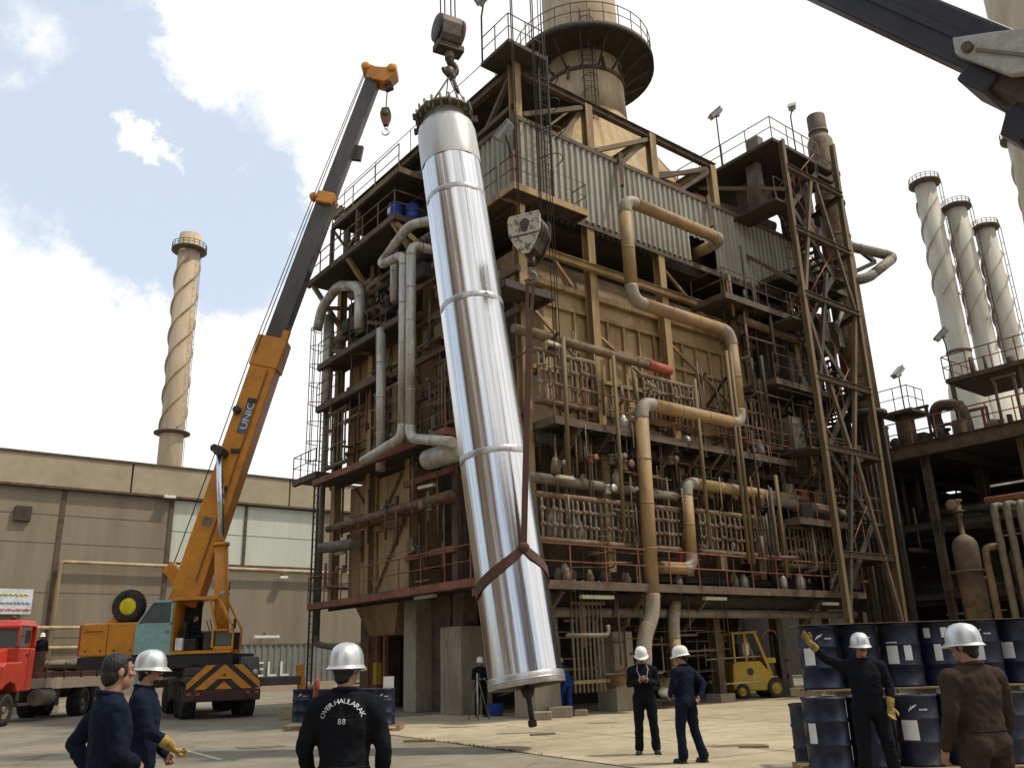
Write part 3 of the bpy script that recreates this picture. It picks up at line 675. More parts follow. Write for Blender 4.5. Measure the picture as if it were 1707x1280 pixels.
pipe('grey_pipe', 'dull grey header pipe running along the right face under the middle walkway', [(-.6, -.55, 6.9), (6.4, -.55, 6.85), (6.4, .6, 6.85)], .17, gtub)
pipe('brown_pipe', 'brown header pipe with a red end running along the right face above the valve tubes', [(-.9, -.6, 11.62), (6.0, -.6, 11.55)], .16, btub, cat='pipe')
P('pipe_end_cap', MB().tube([(5.2, -.6, 11.56), (6.4, -.6, 11.545)], .19, 14), redv)
pipe('brown_pipe', 'long brown pipe low along the right face above head height', [(.4, -.3, 2.95), (16.8, -.3, 2.95)], .15, gtub)
pipe('silver_pipe', 'left one of the twin silver lagged down pipes on the shaded left face', [(.3, 3.2, 17.9), (-1.5, 4.8, 17.5), (-1.5, 7.0, 16.7), (-1.5, 5.15, 16.4), (-1.5, 5.12, 9.25), (-1.5, 8.0, 8.95)], .18, alu, alu)
pipe('silver_pipe', 'right one of the twin silver lagged down pipes, its foot bending towards the shiny bundle', [(.3, 4.45, 16.6), (-1.5, 4.62, 16.6), (-1.5, 4.62, 9.1), (-1.5, 2.0, 8.4)], .18, alu, alu)
pipe('silver_pipe', 'slimmer silver pipe left of the twin silver pipes, ending at the walkway', [(-.9, 7.85, 14.4), (-.9, 7.72, 8.6)], .19, alu)
pipe('silver_pipe', 'short silver pipe hanging under the top left platform beside the twin pipes', [(-.9, 6.9, 17.9), (-.9, 6.85, 15.2)], .17, alu)
pipe('silver_pipe', 'silver pipe arching under the dark top platform at the far left corner', [(-1.0, 13.6, 16.2), (-1.0, 13.2, 17.2), (-1.0, 11.6, 17.7), (-1.0, 9.6, 16.9), (-1.0, 9.5, 14.9)], .22, alu, alu)
pipe('silver_pipe', 'tall silver pipe on the extreme left edge beside the caged ladder', [(-.5, 13.45, 17.0), (-.5, 13.4, 12.4)], .24, alu)
pipe('grey_pipe', 'thin grey drain pipe running down the left edge of the furnace', [(-.5, 13.42, 12.4), (-.6, 13.3, 2.5), (-.3, 12.0, 2.3)], .12, gtub, band=3)
pipe('silver_drum', 'capped silver cylinder lying below the twin silver pipes', [(-.9, 4.4, 8.35), (-.9, 2.2, 8.3)], .36, alu, n=22)
pipe('brown_pipe', 'brown pipe crossing the tan hopper on the left face above the lower rail', [(-.5, 3.6, 7.05), (-.5, 12.8, 7.1)], .15, btub)
pipe('grey_pipe', 'short thick grey pipe at the lower left edge of the tan hopper', [(-.6, 13.3, 6.35), (-.5, 10.4, 6.2)], .22, gtub)
pipe('brown_pipe', 'brown pipe running along the dark right end of the furnace below the top platform', [(10.5, -1.0, 14.4), (15.5, -1.0, 14.2)], .17, btub)
pipe('brown_pipe', 'brown pipe in front of the stair tower at the level of the lower walkways', [(11.0, -.9, 7.15), (16.6, -.9, 6.95)], .22, gtub)
# slim ochre conduits that run the full height of the right face
SL = [('slim upright pipe nearest the shiny bundle on the right face', .5, 11.4, 6.9), ('slim upright pipe between the corner valve tubes and the tall ochre pipe', 2.7, 11.2, 5.2), ('slim upright pipe in front of the shorter ochre pipe', 6.8, 11.1, 5.1), ('left one of the paired slim upright pipes beside the ochre bend', 8.85, 12.6, 4.6), ('right one of the paired slim upright pipes beside the ochre bend', 9.10, 12.6, 4.6), ('slim upright pipe with black joints at the dark right end', 11.0, 8.0, 4.2)]
for lb, x, z1, z0 in SL:
    MB().tube([(x+.05, -1.32, z1), (x, -1.32, z0)], .07, 8).build('slim_pipe', olive, label=lb, cat='pipe', group='slim upright pipes on the right face')
# bundle of thin pipes at the foot of the right face
for i in range(8):
    x = 1.1+.17*i; P('instrument_pipe', MB().tube([(x, -.45, .65), (x, -.45, 3.9 if i % 2 else 3.6)], .035, 6), gtub)
P('pipe_clamp', MB().box(1.0, 2.45, -.53, -.49, 3.15, 3.25), olive)
P('pipe_clamp', MB().box(1.0, 2.45, -.53, -.49, .9, 1.0), olive)
# ------------------------------------------------------------------ tangle of small pipework, valves and struts
rnd = random.Random(5)
for k in range(26):  # dark ducts, boxes and beams crowding under the top left platform
    y = rnd.uniform(5.5, 13.2); z = rnd.uniform(14.7, 17.4); l_ = rnd.uniform(.5, 2.2)
    if k % 3 == 0: P('bay_duct', MB().tube([(-.5, y, z), (-.5, y-l_, z+rnd.uniform(-.2, .2))], rnd.uniform(.14, .34), 14), rnd.choice((dark, brown, gtub)))
    elif k % 3 == 1: P('bay_box', MB().box(-.8, -.1, y-l_*.4, y, z-.3, z+.3), rnd.choice((dark, brown, dark)), bevel=.02)
    else: P('bay_beam', MB().bar((-.9, y, z), (-.2, y-l_, z+rnd.uniform(-.8, .8)), .12, .16), rnd.choice((brown, olive, dark)))
n = 0
for k in range(52):  # right face uprights and runs
    x = rnd.uniform(-.2, 16); y = -rnd.uniform(-.3, .95); z = rnd.choice((rnd.uniform(4.2, 6), rnd.uniform(6.4, 8.3), rnd.uniform(9, 11), rnd.uniform(1, 3)))
    h = rnd.uniform(.8, 2.4); m = rnd.choice((btub, brown, ptub, gtub, olive, btub)); r = rnd.choice((.03, .04, .05, .07))
    if z < 3.2: x = x*.36
    if rnd.random() < .55: pts = [(x, y, z), (x, y, z+h)]
    elif rnd.random() < .5: pts = fillet([(x, y, z), (x+h, y, z), (x+h, y, z+rnd.uniform(-1.2, 1.2))], .15)
    else: pts = fillet([(x, y, z+h*.6), (x, y, z), (x+.1, .7, z)], .15)
    P('small_pipe', MB().tube(pts, r, 7), m)
for k in range(46):  # left face
    y = rnd.uniform(.6, 13.2); x = -rnd.uniform(-.3, .75); z = rnd.choice((rnd.uniform(4.4, 8), rnd.uniform(9.3, 12), rnd.uniform(12.5, 15), rnd.uniform(14.5, 17.2)))
    h = rnd.uniform(.8, 2.6); m = rnd.choice((btub, brown, ptub, gtub, btub, rust)); r = rnd.choice((.03, .04, .06, .08))
    if rnd.random() < .55: pts = [(x, y, z), (x, y, z+h)]
    elif rnd.random() < .5: pts = fillet([(x, y, z), (x, y-h, z), (x, y-h, z+rnd.uniform(-1.2, 1.2))], .15)
    else: pts = fillet([(x, y, z+h*.6), (x, y, z), (.9, y, z)], .15)
    P('small_pipe', MB().tube(pts, r, 7), m)
for k in range(88):  # thin filler tubes, mostly upright, in front of the lower casing
    if k < 62: x = rnd.uniform(-.1, 16); y = rnd.uniform(-.9, 1.4); z = rnd.choice((4.3, 5.5, 6.3, 7.0, 9.0)); h = rnd.uniform(.7, 2.6); q = [(x, y, z), (x, y, z+h)]
    else: x = rnd.uniform(-.1, 11); y = rnd.uniform(-.5, .9); z = rnd.choice((rnd.uniform(.8, 3.4), rnd.uniform(5, 8.4))); h = rnd.uniform(1, 5) if z > 4 else rnd.uniform(.6, 2); x = x if z > 4 else x*.5; q = [(x, y, z), (x+h, y, z)]
    P('filler_tube_thin', MB().tube(q, rnd.choice((.018, .025, .03, .045)), 6), rnd.choice((btub, brown, olive, gtub, ptub, rust)))
def valve_mb(c, ax, s=1.0):
    c = V(c); ax = V(ax)
    mb = MB().lathe([(.05*s, -.16*s), (.13*s, -.15*s), (.13*s, -.11*s), (.07*s, -.08*s), (.10*s, 0), (.07*s, .08*s), (.13*s, .11*s), (.13*s, .15*s), (.05*s, .16*s)], 10, c)
    mb.tube([c, c+ax*.32*s], .03*s, 6); mb.lathe([(.03*s, -.015), (.13*s, -.015), (.13*s, .015), (.03*s, .015)], 12, c+ax*.34*s, ax)
    return mb
for k in range(55):
    m = rnd.choice((rust, btub, greenv, btub, alu, ptub, dark, dark, brown, redv)) if k % 4 == 0 else rnd.choice((btub, dark, brown, gtub)); s = rnd.uniform(.6, 1.2)
    if k % 3: c = (rnd.uniform(-.2, 15), -rnd.uniform(.3, 1.1), rnd.choice((rnd.uniform(4.1, 6.9), rnd.uniform(6.9, 8), rnd.uniform(9, 11.5)))); ax = (0, -1, 0)
    else: c = (-rnd.uniform(.2, .8), rnd.uniform(2.5, 13), rnd.choice((rnd.uniform(5, 8), rnd.uniform(9.4, 12.4), rnd.uniform(14.6, 16.5)))); ax = (-1, 0, 0)
    P('valve', valve_mb(c, ax, s), m)
for k in range(24):  # control boxes, junction boxes and cable trays
    if k % 2: x = rnd.uniform(0, 15); z = rnd.choice((4.4, 9.2, 5.2, 7.4)); c = (x, -rnd.uniform(0, .6), z); P('junction_box', MB().box(x, x+rnd.uniform(.25, .6), c[1]-.2, c[1], z, z+rnd.uniform(.3, .8)), rnd.choice((gtub, brown, olive, redv)), bevel=.02)
    else: y = rnd.uniform(1, 13); z = rnd.choice((4.5, 9.5, 12.9, 14.9, 5.4)); x = -rnd.uniform(.1, .6); P('junction_box', MB().box(x, x+.2, y, y+rnd.uniform(.25, .6), z, z+rnd.uniform(.3, .8)), rnd.choice((gtub, brown, olive)), bevel=.02)
for k in range(22):  # struts and knee braces below the walkways
    x = rnd.uniform(0, 15.5); z = rnd.choice((8.55, 3.5, 8.55, 11.7)); P('knee_brace', MB().bar((x, -1.0, z), (x, .3, z-1.1), .09), rnd.choice((brown, dark, olive)))
def dense(name, n, seed, zr, xr=(-.1, 15.8), yr=(-1.2, .5), hr=(.8, 2.4), rs=(.014, .02, .03), mats=None, horiz=.25):  # randomly placed filler tubes that thicken the tangle on the right face
    q = random.Random(seed)
    for k in range(n):
        x = q.uniform(*xr); y = q.uniform(*yr); z = q.uniform(*zr); h = q.uniform(*hr)
        m = q.choice(mats or (btub, brown, gtub, ptub, olive, dark, brown))
        if q.random() < horiz: pts = [(x, y, z), (min(x+h*1.3, 16.5), y, z+q.choice((0, 0, .05)))]
        elif q.random() < .3: pts = fillet([(x, y, z+h), (x, y, z), (x+q.uniform(-.6, .6), y+.4, z-.1)], .1, 3)
        else: pts = [(x, y, z), (x, y, z+h)]
        P(name, MB().tube(pts, q.choice(rs), 6), m)
dense('filler_tube_low', 96, 21, (4.0, 6.6))
dense('filler_tube_mid', 96, 22, (6.4, 8.2), hr=(.6, 2.0))
dense('filler_tube_high', 90, 23, (9.0, 10.6), hr=(.6, 1.8), xr=(2, 16))
dense('filler_tube_foot', 64, 24, (.4, 2.6), xr=(-.1, 8.4), yr=(-.8, 1.6), hr=(.6, 2.6), horiz=.4)
dense('filler_tube_end_high', 70, 25, (9.2, 15), xr=(9.8, 16.6), yr=(-1.6, .2), hr=(.8, 3.0), rs=(.02, .04, .06), mats=(dark, brown, btub, dark))
dense('filler_tube_end_low', 70, 26, (3.9, 8.6), xr=(9.8, 16.6), yr=(-1.7, .8), hr=(.8, 3.0), rs=(.02, .04, .07), mats=(dark, brown, btub, gtub))
q = random.Random(31)
for k in range(60):  # small fittings, lagged valves and gauges on the walkways
    x = q.uniform(-.2, 15.5); z = q.choice((3.78, 3.78, 8.83, 6.8, 7.05, 5.2)); y = q.uniform(-.9, .2); s_ = q.uniform(.08, .2)
    P('lagged_fitting', MB().lathe([(.3*s_, 0), (s_, .1*s_), (s_, q.uniform(1.2, 3)*s_), (.5*s_, 3.3*s_), (.2*s_, 3.6*s_)], 10, (x, y, z)), q.choice((ptub, gtub, alu, btub, brown, elb)))
for k in range(40):  # fine filler tubes on the left face
    y = q.uniform(2.2, 13); z = q.choice((q.uniform(4.2, 7.5), q.uniform(9.3, 11.5), q.uniform(12.7, 15))); h = q.uniform(.8, 2.4); x = -q.uniform(.1, .9)
    P('filler_tube_left', MB().tube([(x, y, z), (x, y, z+h)] if q.random() < .7 else [(x, y, z), (x, y-h, z)], q.choice((.02, .03, .045)), 6), q.choice((btub, brown, ptub, gtub, rust)))
P('yellow_sleeve', MB().box(.38, .62, 10.08, 10.32, .9, 1.7), yelp)
for x in [1.2+1.55*i for i in range(10)]: P('floor_beam', MB().hbeam((x, -1.1, 8.45), (x, 1.8, 8.45), .14, .22), brown)
P('ridge_beam', MB().hbeam((.2, -.2, 8.3), (16, -.2, 8.3), .22, .36), dark)
P('ridge_beam', MB().hbeam((-.6, -.2, 3.35), (16.4, -.2, 3.35), .22, .36), dark)
P('ridge_beam', MB().hbeam((.0, -.1, 15.05), (16.4, -.1, 15.05), .2, .26), tan_col)
# ------------------------------------------------------------------ big stack on the furnace
CUR = FUR
SX, SY = 10.15, 6.6
st = thing('smoke_stack', 'huge cream stack rising from the furnace roof, with a round dark walkway', 'stack', (SX, SY, 20.2))
c0 = (SX, SY, 0)
B_ = lambda name, mb, m, par, **k: reg(mb.build(name, m, par, **k))
n = 40; top = [(SX+2.1*math.cos(2*math.pi*j/n), SY+2.1*math.sin(2*math.pi*j/n), 27.4) for j in range(n)]
bot = []
for j in range(n):
    a = 2*math.pi*j/n; c, s = math.cos(a), math.sin(a); k = 1/max(abs(c)/5.4, abs(s)/4.6); bot.append((SX+c*k, SY+s*k, 20.9))
B_('breeching', MB().add(bot+top, [(j, (j+1) % n, n+(j+1) % n, n+j) for j in range(n)]).box(SX-5.4, SX+5.4, SY-4.6, SY+4.6, 20.25, 20.9), stackr, st)
mb = MB()
for a, b in ((-3.4, -4.6), (-1.1, -4.6), (1.2, -4.6), (3.5, -4.6)):
    mb.bar((SX+a, SY+b-.05, 20.9), (SX+a*.5, SY-2.05+abs(a)*.12, 27.0), .12, .10)
B_('breeching_rib', mb, tan_col, st)
B_('shaft', MB().lathe([(2.12, 27.3), (2.05, 29), (2.02, 31.2), (1.97, 33.2), (1.95, 44)], 48, c0), stackm, st)
B_('shaft_band', MB().lathe([(2.05, 29.55), (2.13, 29.55), (2.13, 29.72), (2.05, 29.72)], 48, c0), brown, st)
ring = MB().lathe([(2.03, 30.75), (3.65, 30.75), (3.7, 30.65), (3.7, 31.05), (3.6, 31.1), (2.03, 31.0)], 48, c0, cap=False)
for j in range(16):
    a = 2*math.pi*j/16; ring.bar((SX+2*math.cos(a), SY+2*math.sin(a), 29.7), (SX+3.5*math.cos(a), SY+3.5*math.sin(a), 30.7), .08, .10)
rg = B_('walkway', ring, dark, st)
mb = MB(); rail(mb, [(SX+3.6*math.cos(a), SY+3.6*math.sin(a), 31.1) for a in [2*math.pi*j/28 for j in range(29)]], 1.15, .8, .026)
B_('guardrail', mb, olive, rg)
mb = MB()
la = R_(-128); ux, uy = math.cos(la), math.sin(la); px_, py_ = -uy, ux
for s in (-.25, .25): mb.bar((SX+ux*2.35+px_*s, SY+uy*2.35+py_*s, 21.5), (SX+ux*2.3+px_*s, SY+uy*2.3+py_*s, 33.0), .05)
for i in range(38): z = 21.7+.3*i; mb.tube([(SX+ux*2.33+px_*s, SY+uy*2.33+py_*s, z) for s in (-.25, .25)], .014, 5, False)
for i in range(12): z = 22.6+.85*i; mb.tube([(SX+ux*(2.4+.6*math.sin(t))+px_*.4*math.cos(t), SY+uy*(2.4+.6*math.sin(t))+py_*.4*math.cos(t), z) for t in [math.pi*j/6 for j in range(7)]], .02, 5, False)
for t in (.6, 1.57, 2.5): mb.bar((SX+ux*(2.4+.6*math.sin(t))+px_*.4*math.cos(t), SY+uy*(2.4+.6*math.sin(t))+py_*.4*math.cos(t), 22.6), (SX+ux*(2.4+.6*math.sin(t))+px_*.4*math.cos(t), SY+uy*(2.4+.6*math.sin(t))+py_*.4*math.cos(t), 32), .03)
B_('caged_ladder', mb, dark, st)
for k, (a, z) in enumerate(((-105, 30.4), (-155, 29.9), (-70, 30.5))):
    a = R_(a); B_('shaft_bracket', MB().bar((SX+2*math.cos(a), SY+2*math.sin(a), z), (SX+2.25*math.cos(a), SY+2.25*math.sin(a), z-.9), .12), brown, st)
# ------------------------------------------------------------------ floodlights on poles
def flood(label, p, h, lean=(0, 0), rot=0.0, frame=None):
    t = thing('floodlight', label, 'floodlight', p, rot, frame=frame)
    F = FUR if frame is None else frame
    q = V(p)+V((lean[0], lean[1], h))
    reg(MB().tube([p, V(p)+Z*(h-.5), q], .035, 6).build('pole', dark, t, frame=F))
    mb = MB().box(-.16, .16, -.36, .36, -.10, .10).box(-.20, .20, -.40, .40, .10, .14).box(-.03, .03, -.08, .08, -.22, -.1)
    M_ = Matrix.Translation(q) @ Matrix.Rotation(rot, 4, 'Z') @ Matrix.Rotation(R_(-42), 4, 'X')
    reg(mb.xf(M_).build('lamp_head', lampm, t, frame=F, bevel=.02))
    return t
flood('grey floodlight on the tall bent pole at the furnace roof corner, nearest the hook block', (-.7, .95, 22.76), 2.6, (-.2, -.5), .5)
flood('pale floodlight fixed on the corrugated wall corner', (-.15, .2, 18.6), .75, (-.35, -.2), .4)
flood('slanted floodlight on a thin pole at the stair tower top, left of the short stack', (13.1, .8, 23.3), 2.9, (0, 0), 1.0)
flood('stubby floodlight beside the short brown stack', (15.2, -1.8, 23.0), 2.9, (.1, -.1), 2.0)
flood('floodlight by the drums on the left upper platform', (-.5, 12.6, 20.45), 1.6, (0, .3), .8)
# ------------------------------------------------------------------ blue drums up on the left platform
for k, (x, y, lb) in enumerate(((-1.0, 6.7, 'blue drum with pale stickers on the upper left platform, outermost of the pair'), (-.4, 6.35, 'plain blue drum on the upper left platform, nearer the shiny bundle'))):
    d_ = MB().lathe([(.29, 0), (.29, .28), (.305, .30), (.29, .32), (.29, .58), (.305, .60), (.29, .62), (.29, .88)], 20, (x, y, 18.53))
    o = d_.build('blue_drum', bluep, label=lb, cat='drum')
    if k == 0: B_('sticker', MB().box(x-.30, x-.292, y-.12, y+.12, 18.95, 19.2).box(x-.1, x+.12, y-.302, y-.292, 18.7, 18.85), paper, o)
MB().lathe([(.2, 0), (.21, .3), (.12, .42), (.06, .45)], 16, (.15, 6.15, 18.53)).build('white_jerrycan', white, label='white plastic container beside the blue drums on the upper left platform', cat='container')
# ------------------------------------------------------------------ stair tower at the right end of the furnace
tw = thing('stair_tower', 'tall rusty stair tower with slanting legs at the right end of the furnace', 'stair tower', (15, -1, 0))
T_ = lambda name, mb, m, par=None: B_(name, mb, m, par or tw)
legs = [((12.65, -2.5, 0), (13.1, -2.4, 23.0), olive), ((16.5, -2.5, 0), (17.4, -2.4, 24.4), olive), ((12.7, .3, 0), (13.1, 2.6, 23.0), brown), ((18.6, 1.0, 0), (18.6, 1.5, 24.6), brown)]
for a, b, m in legs: T_('leg', MB().hbeam(a, b, .21, .21), m)
for a, b in (((12.75, -2.5, 2.6), (14.6, -2.5, 9.0)), ((16.4, -2.5, 2.6), (14.9, -2.5, 9.0)), ((14.6, -2.5, 9.2), (12.95, -2.4, 15.5)), ((14.9, -2.5, 9.2), (16.9, -2.4, 15.5)), ((14.9, -2.5, 17.0), (13.15, -2.4, 11.5)), ((15.2, -2.5, 21.5), (16.9, -2.45, 15.6)), ((14.8, -2.5, 21.5), (13.1, -2.45, 15.6)), ((13.0, -2.4, 20.5), (13.0, 2.2, 22.8)), ((12.9, -2.4, 16), (12.9, .2, 18.5))):
    T_('cross_brace', MB().bar(a, b, .13, .16), random.choice((brown, dark, olive)))
for z in (5.0, 9.1, 12.0, 15.6, 18.6, 21.6):
    k = z/23
    T_('tie_beam', MB().hbeam((12.65+.45*k, -2.5, z), (16.5+.9*k, -2.5, z), .18, .24), brown)
    T_('tie_beam', MB().hbeam((16.5+.9*k, -2.4, z), (18.6, 1.0, z), .16, .22), brown)
# landings and flights, zigzag
zs = [3.75, 6.4, 9.1, 11.9, 14.5, 17.2, 19.9, 22.4]
for i in range(len(zs)-1):
    z0, z1 = zs[i], zs[i+1]; x0, x1 = (13.4, 15.9) if i % 2 == 0 else (15.9, 13.4)
    mb = MB()
    for y in (-2.25, -1.55): mb.bar((x0, y, z0), (x1, y, z1), .05, .24)
    for s in range(12): t = (s+.5)/12; x = x0+(x1-x0)*t; z = z0+(z1-z0)*t; mb.box(x-.13, x+.13, -2.22, -1.58, z-.02, z+.015)
    f_ = T_('flight', mb, dark)
    mb = MB()
    for y in (-2.28, -1.52):
        mb.tube([(x0, y, z0+1.0), (x1, y, z1+1.0)], .025, 6)
        for t in (.05, .35, .65, .95): x = x0+(x1-x0)*t; z = z0+(z1-z0)*t; mb.tube([(x, y, z), (x, y, z+1)], .02, 5, False)
    T_('handrail', mb, rust, f_)
    xa, xb = (15.9, 17.2) if i % 2 == 0 else (12.2, 13.4)
    p = T_('landing', MB().box(xa, xb, -2.3, .2, z1-.10, z1), dark)
    r = MB(); rail(r, [(xa, -2.3, z1), (xb, -2.3, z1), (xb, .2, z1)], 1.0, 1.2); T_('guardrail', r, brown, p)
p = T_('top_deck', MB().box(12.6, 17.3, -2.3, 3.2, 22.85, 23.0), dark)
mb = MB(); rail(mb, [(12.65, 3.1, 23), (12.65, -2.25, 23), (16.3, -2.25, 23)], 1.1, 1.2, .026); T_('guardrail', mb, gtub, p)
for i in range(9):
    x = 12.8+.55*i; y = random.uniform(-2, 2.2); T_('equipment_box', MB().box(x, x+random.uniform(.3, .7), y, y+.6, 20.6 if i % 2 else 23.02, 22.8 if i % 2 else 23.02+random.uniform(.4, 1.1)), random.choice((brown, dark, gtub)))
T_('duct', MB().tube(fillet([(11.4, 1.8, 20.9), (13.5, 1.2, 21.2), (15.8, .4, 20.6)], .5), .42, 16), brown)
for k in range(26):
    x = random.uniform(12.8, 18.3); y = random.uniform(-1.9, .9); z = random.uniform(11.5, 22); h = random.uniform(.8, 2.6)
    d = random.choice(((0, 0, h), (h*.7, 0, 0), (h*.5, 0, h*.7), (0, h*.7, .1)))
    T_('small_pipe', MB().tube([(x, y, z), (x+d[0], y+d[1], z+d[2])], random.choice((.04, .06, .09)), 7), random.choice((brown, dark, btub, gtub)))
for k in range(22):
    x = random.uniform(12.6, 17.5); z = random.choice((3.9, 6.5, 9.2, 12.0, 14.6, 17.3, 20)); T_('machine_box', MB().box(x, x+random.uniform(.4, 1.1), -1.2, random.uniform(-.6, .5), z, z+random.uniform(.5, 1.6)), random.choice((dark, brown, dark, gtub)))
T_('tower_wall', MB().box(17.2, 18.2, .3, .42, 12, 22.6), dark)
T_('tower_wall', MB().box(13.2, 17.1, .3, .42, 12, 16.6), dark)
T_('tower_wall', MB().box(16.7, 18.4, .8, .92, 3.8, 12), dark)
T_('tower_wall', MB().box(12.4, 16.6, .32, .44, 3.9, 11.8), dark)
# short brown stack
SKX, SKY = 18.55, -1.2
ss = thing('short_stack', 'short brown stack with a narrower cap beside the stair tower', 'stack', (SKX, SKY, 0))
B_('shell', MB().lathe([(.70, 11.6), (.70, 19), (.64, 22), (.60, 25.6), (.46, 25.9)], 24, (SKX, SKY, 0)), btub, ss)
B_('cap', MB().lathe([(.44, 25.9), (.44, 27.1), (.39, 27.1), (.39, 26.1)], 24, (SKX, SKY, 0), cap=False), brown, ss)
B_('cap_band', MB().lathe([(.45, 26.1), (.48, 26.1), (.48, 26.2), (.45, 26.2)], 24, (SKX, SKY, 0)), gtub, ss)
for z in (23.6, 22.0, 20.2): B_('shell_band', MB().lathe([(.6, z), (.70, z), (.70, z+.12), (.6, z+.12)], 24, (SKX, SKY, 0)), brown, ss)
B_('base_ring', MB().lathe([(.7, 11.4), (.95, 11.4), (.95, 11.6), (.7, 11.6)], 24, (SKX, SKY, 0)), dark, ss)
for dx, dy in ((-.6, -.4), (.6, -.4), (.6, .5), (-.6, .5)): B_('support_leg', MB().bar((SKX+dx, SKY+dy, 0), (SKX+dx, SKY+dy, 11.39), .18), dark, ss)
sf = thing('stack_frame', 'dark steel frame with a pointed bracket holding up the short brown stack', 'steel frame', (20.9, .1, 0))
for a, b in (((20.9, -.5, 0), (20.9, -.5, 23.8)), ((20.9, 1.2, 0), (20.9, 1.2, 25.4)), ((19.1, -.5, 0), (19.1, -.5, 24))): B_('upright', MB().hbeam(a, b, .26, .26), brown, sf)
for a, b in (((20.9, -.5, 23.7), (20.0, -.4, 25.6)), ((20.9, -.5, 21.2), (22.4, -1.0, 20.2)), ((22.4, -1.0, 20.2), (20.9, -.5, 19.4)), ((20.9, -.5, 20.0), (19.1, -.5, 23.0)), ((19.1, -.5, 20.0), (20.9, -.5, 17.2)), ((20.9, -.5, 14.0), (19.1, -.5, 17.0)), ((19.1, -.5, 13.6), (20.9, -.5, 13.6)), ((19.1, -.5, 17.0), (20.9, -.5, 17.0)), ((19.1, -.5, 20.4), (20.9, -.5, 20.4)), ((19.1, -.5, 10.0), (20.9, -.5, 13.5))): B_('brace', MB().bar(a, b, .16, .2), dark, sf)
pipe('looped_pipe', 'grey pipe loop jutting out into the sky right of the stair tower', [(18.6, -1.0, 20.2), (21.6, -2.4, 19.7), (18.9, -2.2, 17.9), (18.0, -1.2, 17.9), (18.0, -1.2, 15)], .24, gtub, gtub, n=14)
# ------------------------------------------------------------------ process unit on the right: a dark deck on columns
pu = thing('process_unit', 'dark pipe deck on columns at the right, crowded with rails and ducts on top', 'process unit', (24, -6, 0))
U_ = lambda name, mb, m, par=None, **k: B_(name, mb, m, par or pu, **k)
dk = U_('upper_deck', MB().box(21, 33, -22, 2.6, 10.0, 10.25), dark)
U_('deck_girder', MB().hbeam((20.9, -22, 10.05), (20.9, 2.6, 10.05), .3, .62), brown)
U_('deck_girder', MB().hbeam((21, 2.5, 9.9), (33, 2.5, 9.9), .3, .6), brown)
for y in (-19, -14.6, -10.6, -7.0, -3.2, .6): U_('deck_beam', MB().hbeam((21.1, y, 9.75), (32.8, y, 9.75), .24, .42), dark)
for y in (-19, -14.6, -10.6, -6.3, -2.2, 2.2):
    U_('column', MB().hbeam((21.3, y, 0), (21.3, y, 9.8), .30, .30), brown if y > -3 else olive)
    U_('column', MB().hbeam((26.5, y, 0), (26.5, y, 9.8), .34, .34), brown)
    U_('column', MB().hbeam((32.2, y, 0), (32.2, y, 9.8), .34, .34), dark)
for z in (3.6, 6.6):
    U_('middle_deck', MB().box(25.2, 33, -22, 2.4, z-.12, z), dark)
    for x in (21.3, 26.5): U_('middle_beam', MB().hbeam((x, -22, z+.1), (x, 2.4, z+.1), .2, .3), dark)
U_('rear_wall', MB().box(33.1, 33.3, -22, 2.6, 0, 3.9).box(33.1, 33.3, -22, -3.4, 3.9, 9.9).box(33.1, 33.3, -2.6, 2.6, 3.9, 4.6).box(33.1, 33.3, -2.6, 2.6, 5.2, 9.9), dark)
U_('side_wall', MB().box(23.0, 33, 2.62, 2.75, 0, 9.6).box(21.5, 23.0, 2.62, 2.75, 3.3, 9.6), dark)
for k in range(40):
    x = random.uniform(22.0, 31); y = random.uniform(-14, 1.8); z = random.choice((random.uniform(.2, 3), random.uniform(3.7, 6.3), random.uniform(6.8, 9.4))); h = random.uniform(1, 5)
    d = random.choice(((0, 0, min(h, 9.8-z)), (0, -h, 0), (0, -h, 0), (h, 0, 0)))
    U_('pipe_run', MB().tube([(x, y, z), (x+d[0], y+d[1], z+d[2])], random.choice((.05, .08, .12, .18)), 8), random.choice((dark, brown, dark, gtub, btub)))
for k in range(60):
    x = random.uniform(21.2, 26); y = random.uniform(-12, 2.0); z = random.uniform(.3, 8.5); h = random.uniform(.8, 3.5)
    d = random.choice(((0, 0, min(h, 9.8-z)), (0, -h, 0), (0, 0, min(h, 9.8-z)), (h*.5, 0, 0)))
    U_('thin_pipe', MB().tube([(x, y, z), (x+d[0], y+d[1], z+d[2])], random.choice((.03, .045, .07, .1)), 7), random.choice((dark, brown, btub, gtub, brown)))
for k in range(18):
    x = random.uniform(22.5, 30); y = random.uniform(-13, 1); z = random.choice((0, 3.62, 6.62)); s = random.uniform(.4, 1.0)
    U_('equipment_box', MB().box(x-s, x+s, y-s, y+s, z, z+random.uniform(.8, 2.6)), random.choice((dark, dark, brown)), bevel=.03)
for a, b in (((21.6, -6.0, 8.2), (21.6, -9.4, 8.35)), ((21.9, -7.2, 7.7), (21.9, -9.8, 7.75)), ((21.5, -4.5, 5.9), (21.5, -7.3, 5.95)), ((21.4, -1.9, 2.9), (21.4, -4.3, 2.95)), ((22, -6.3, 5.2), (22, -8.5, 5.2))): U_('cable_tray', MB().bar(a, b, .22, .07), gtub)
mb = MB(); rail(mb, [(20.95, 2.5, 10.36), (20.95, -22, 10.36)], 1.1, 1.1, .03); U_('guardrail', mb, rust, dk)
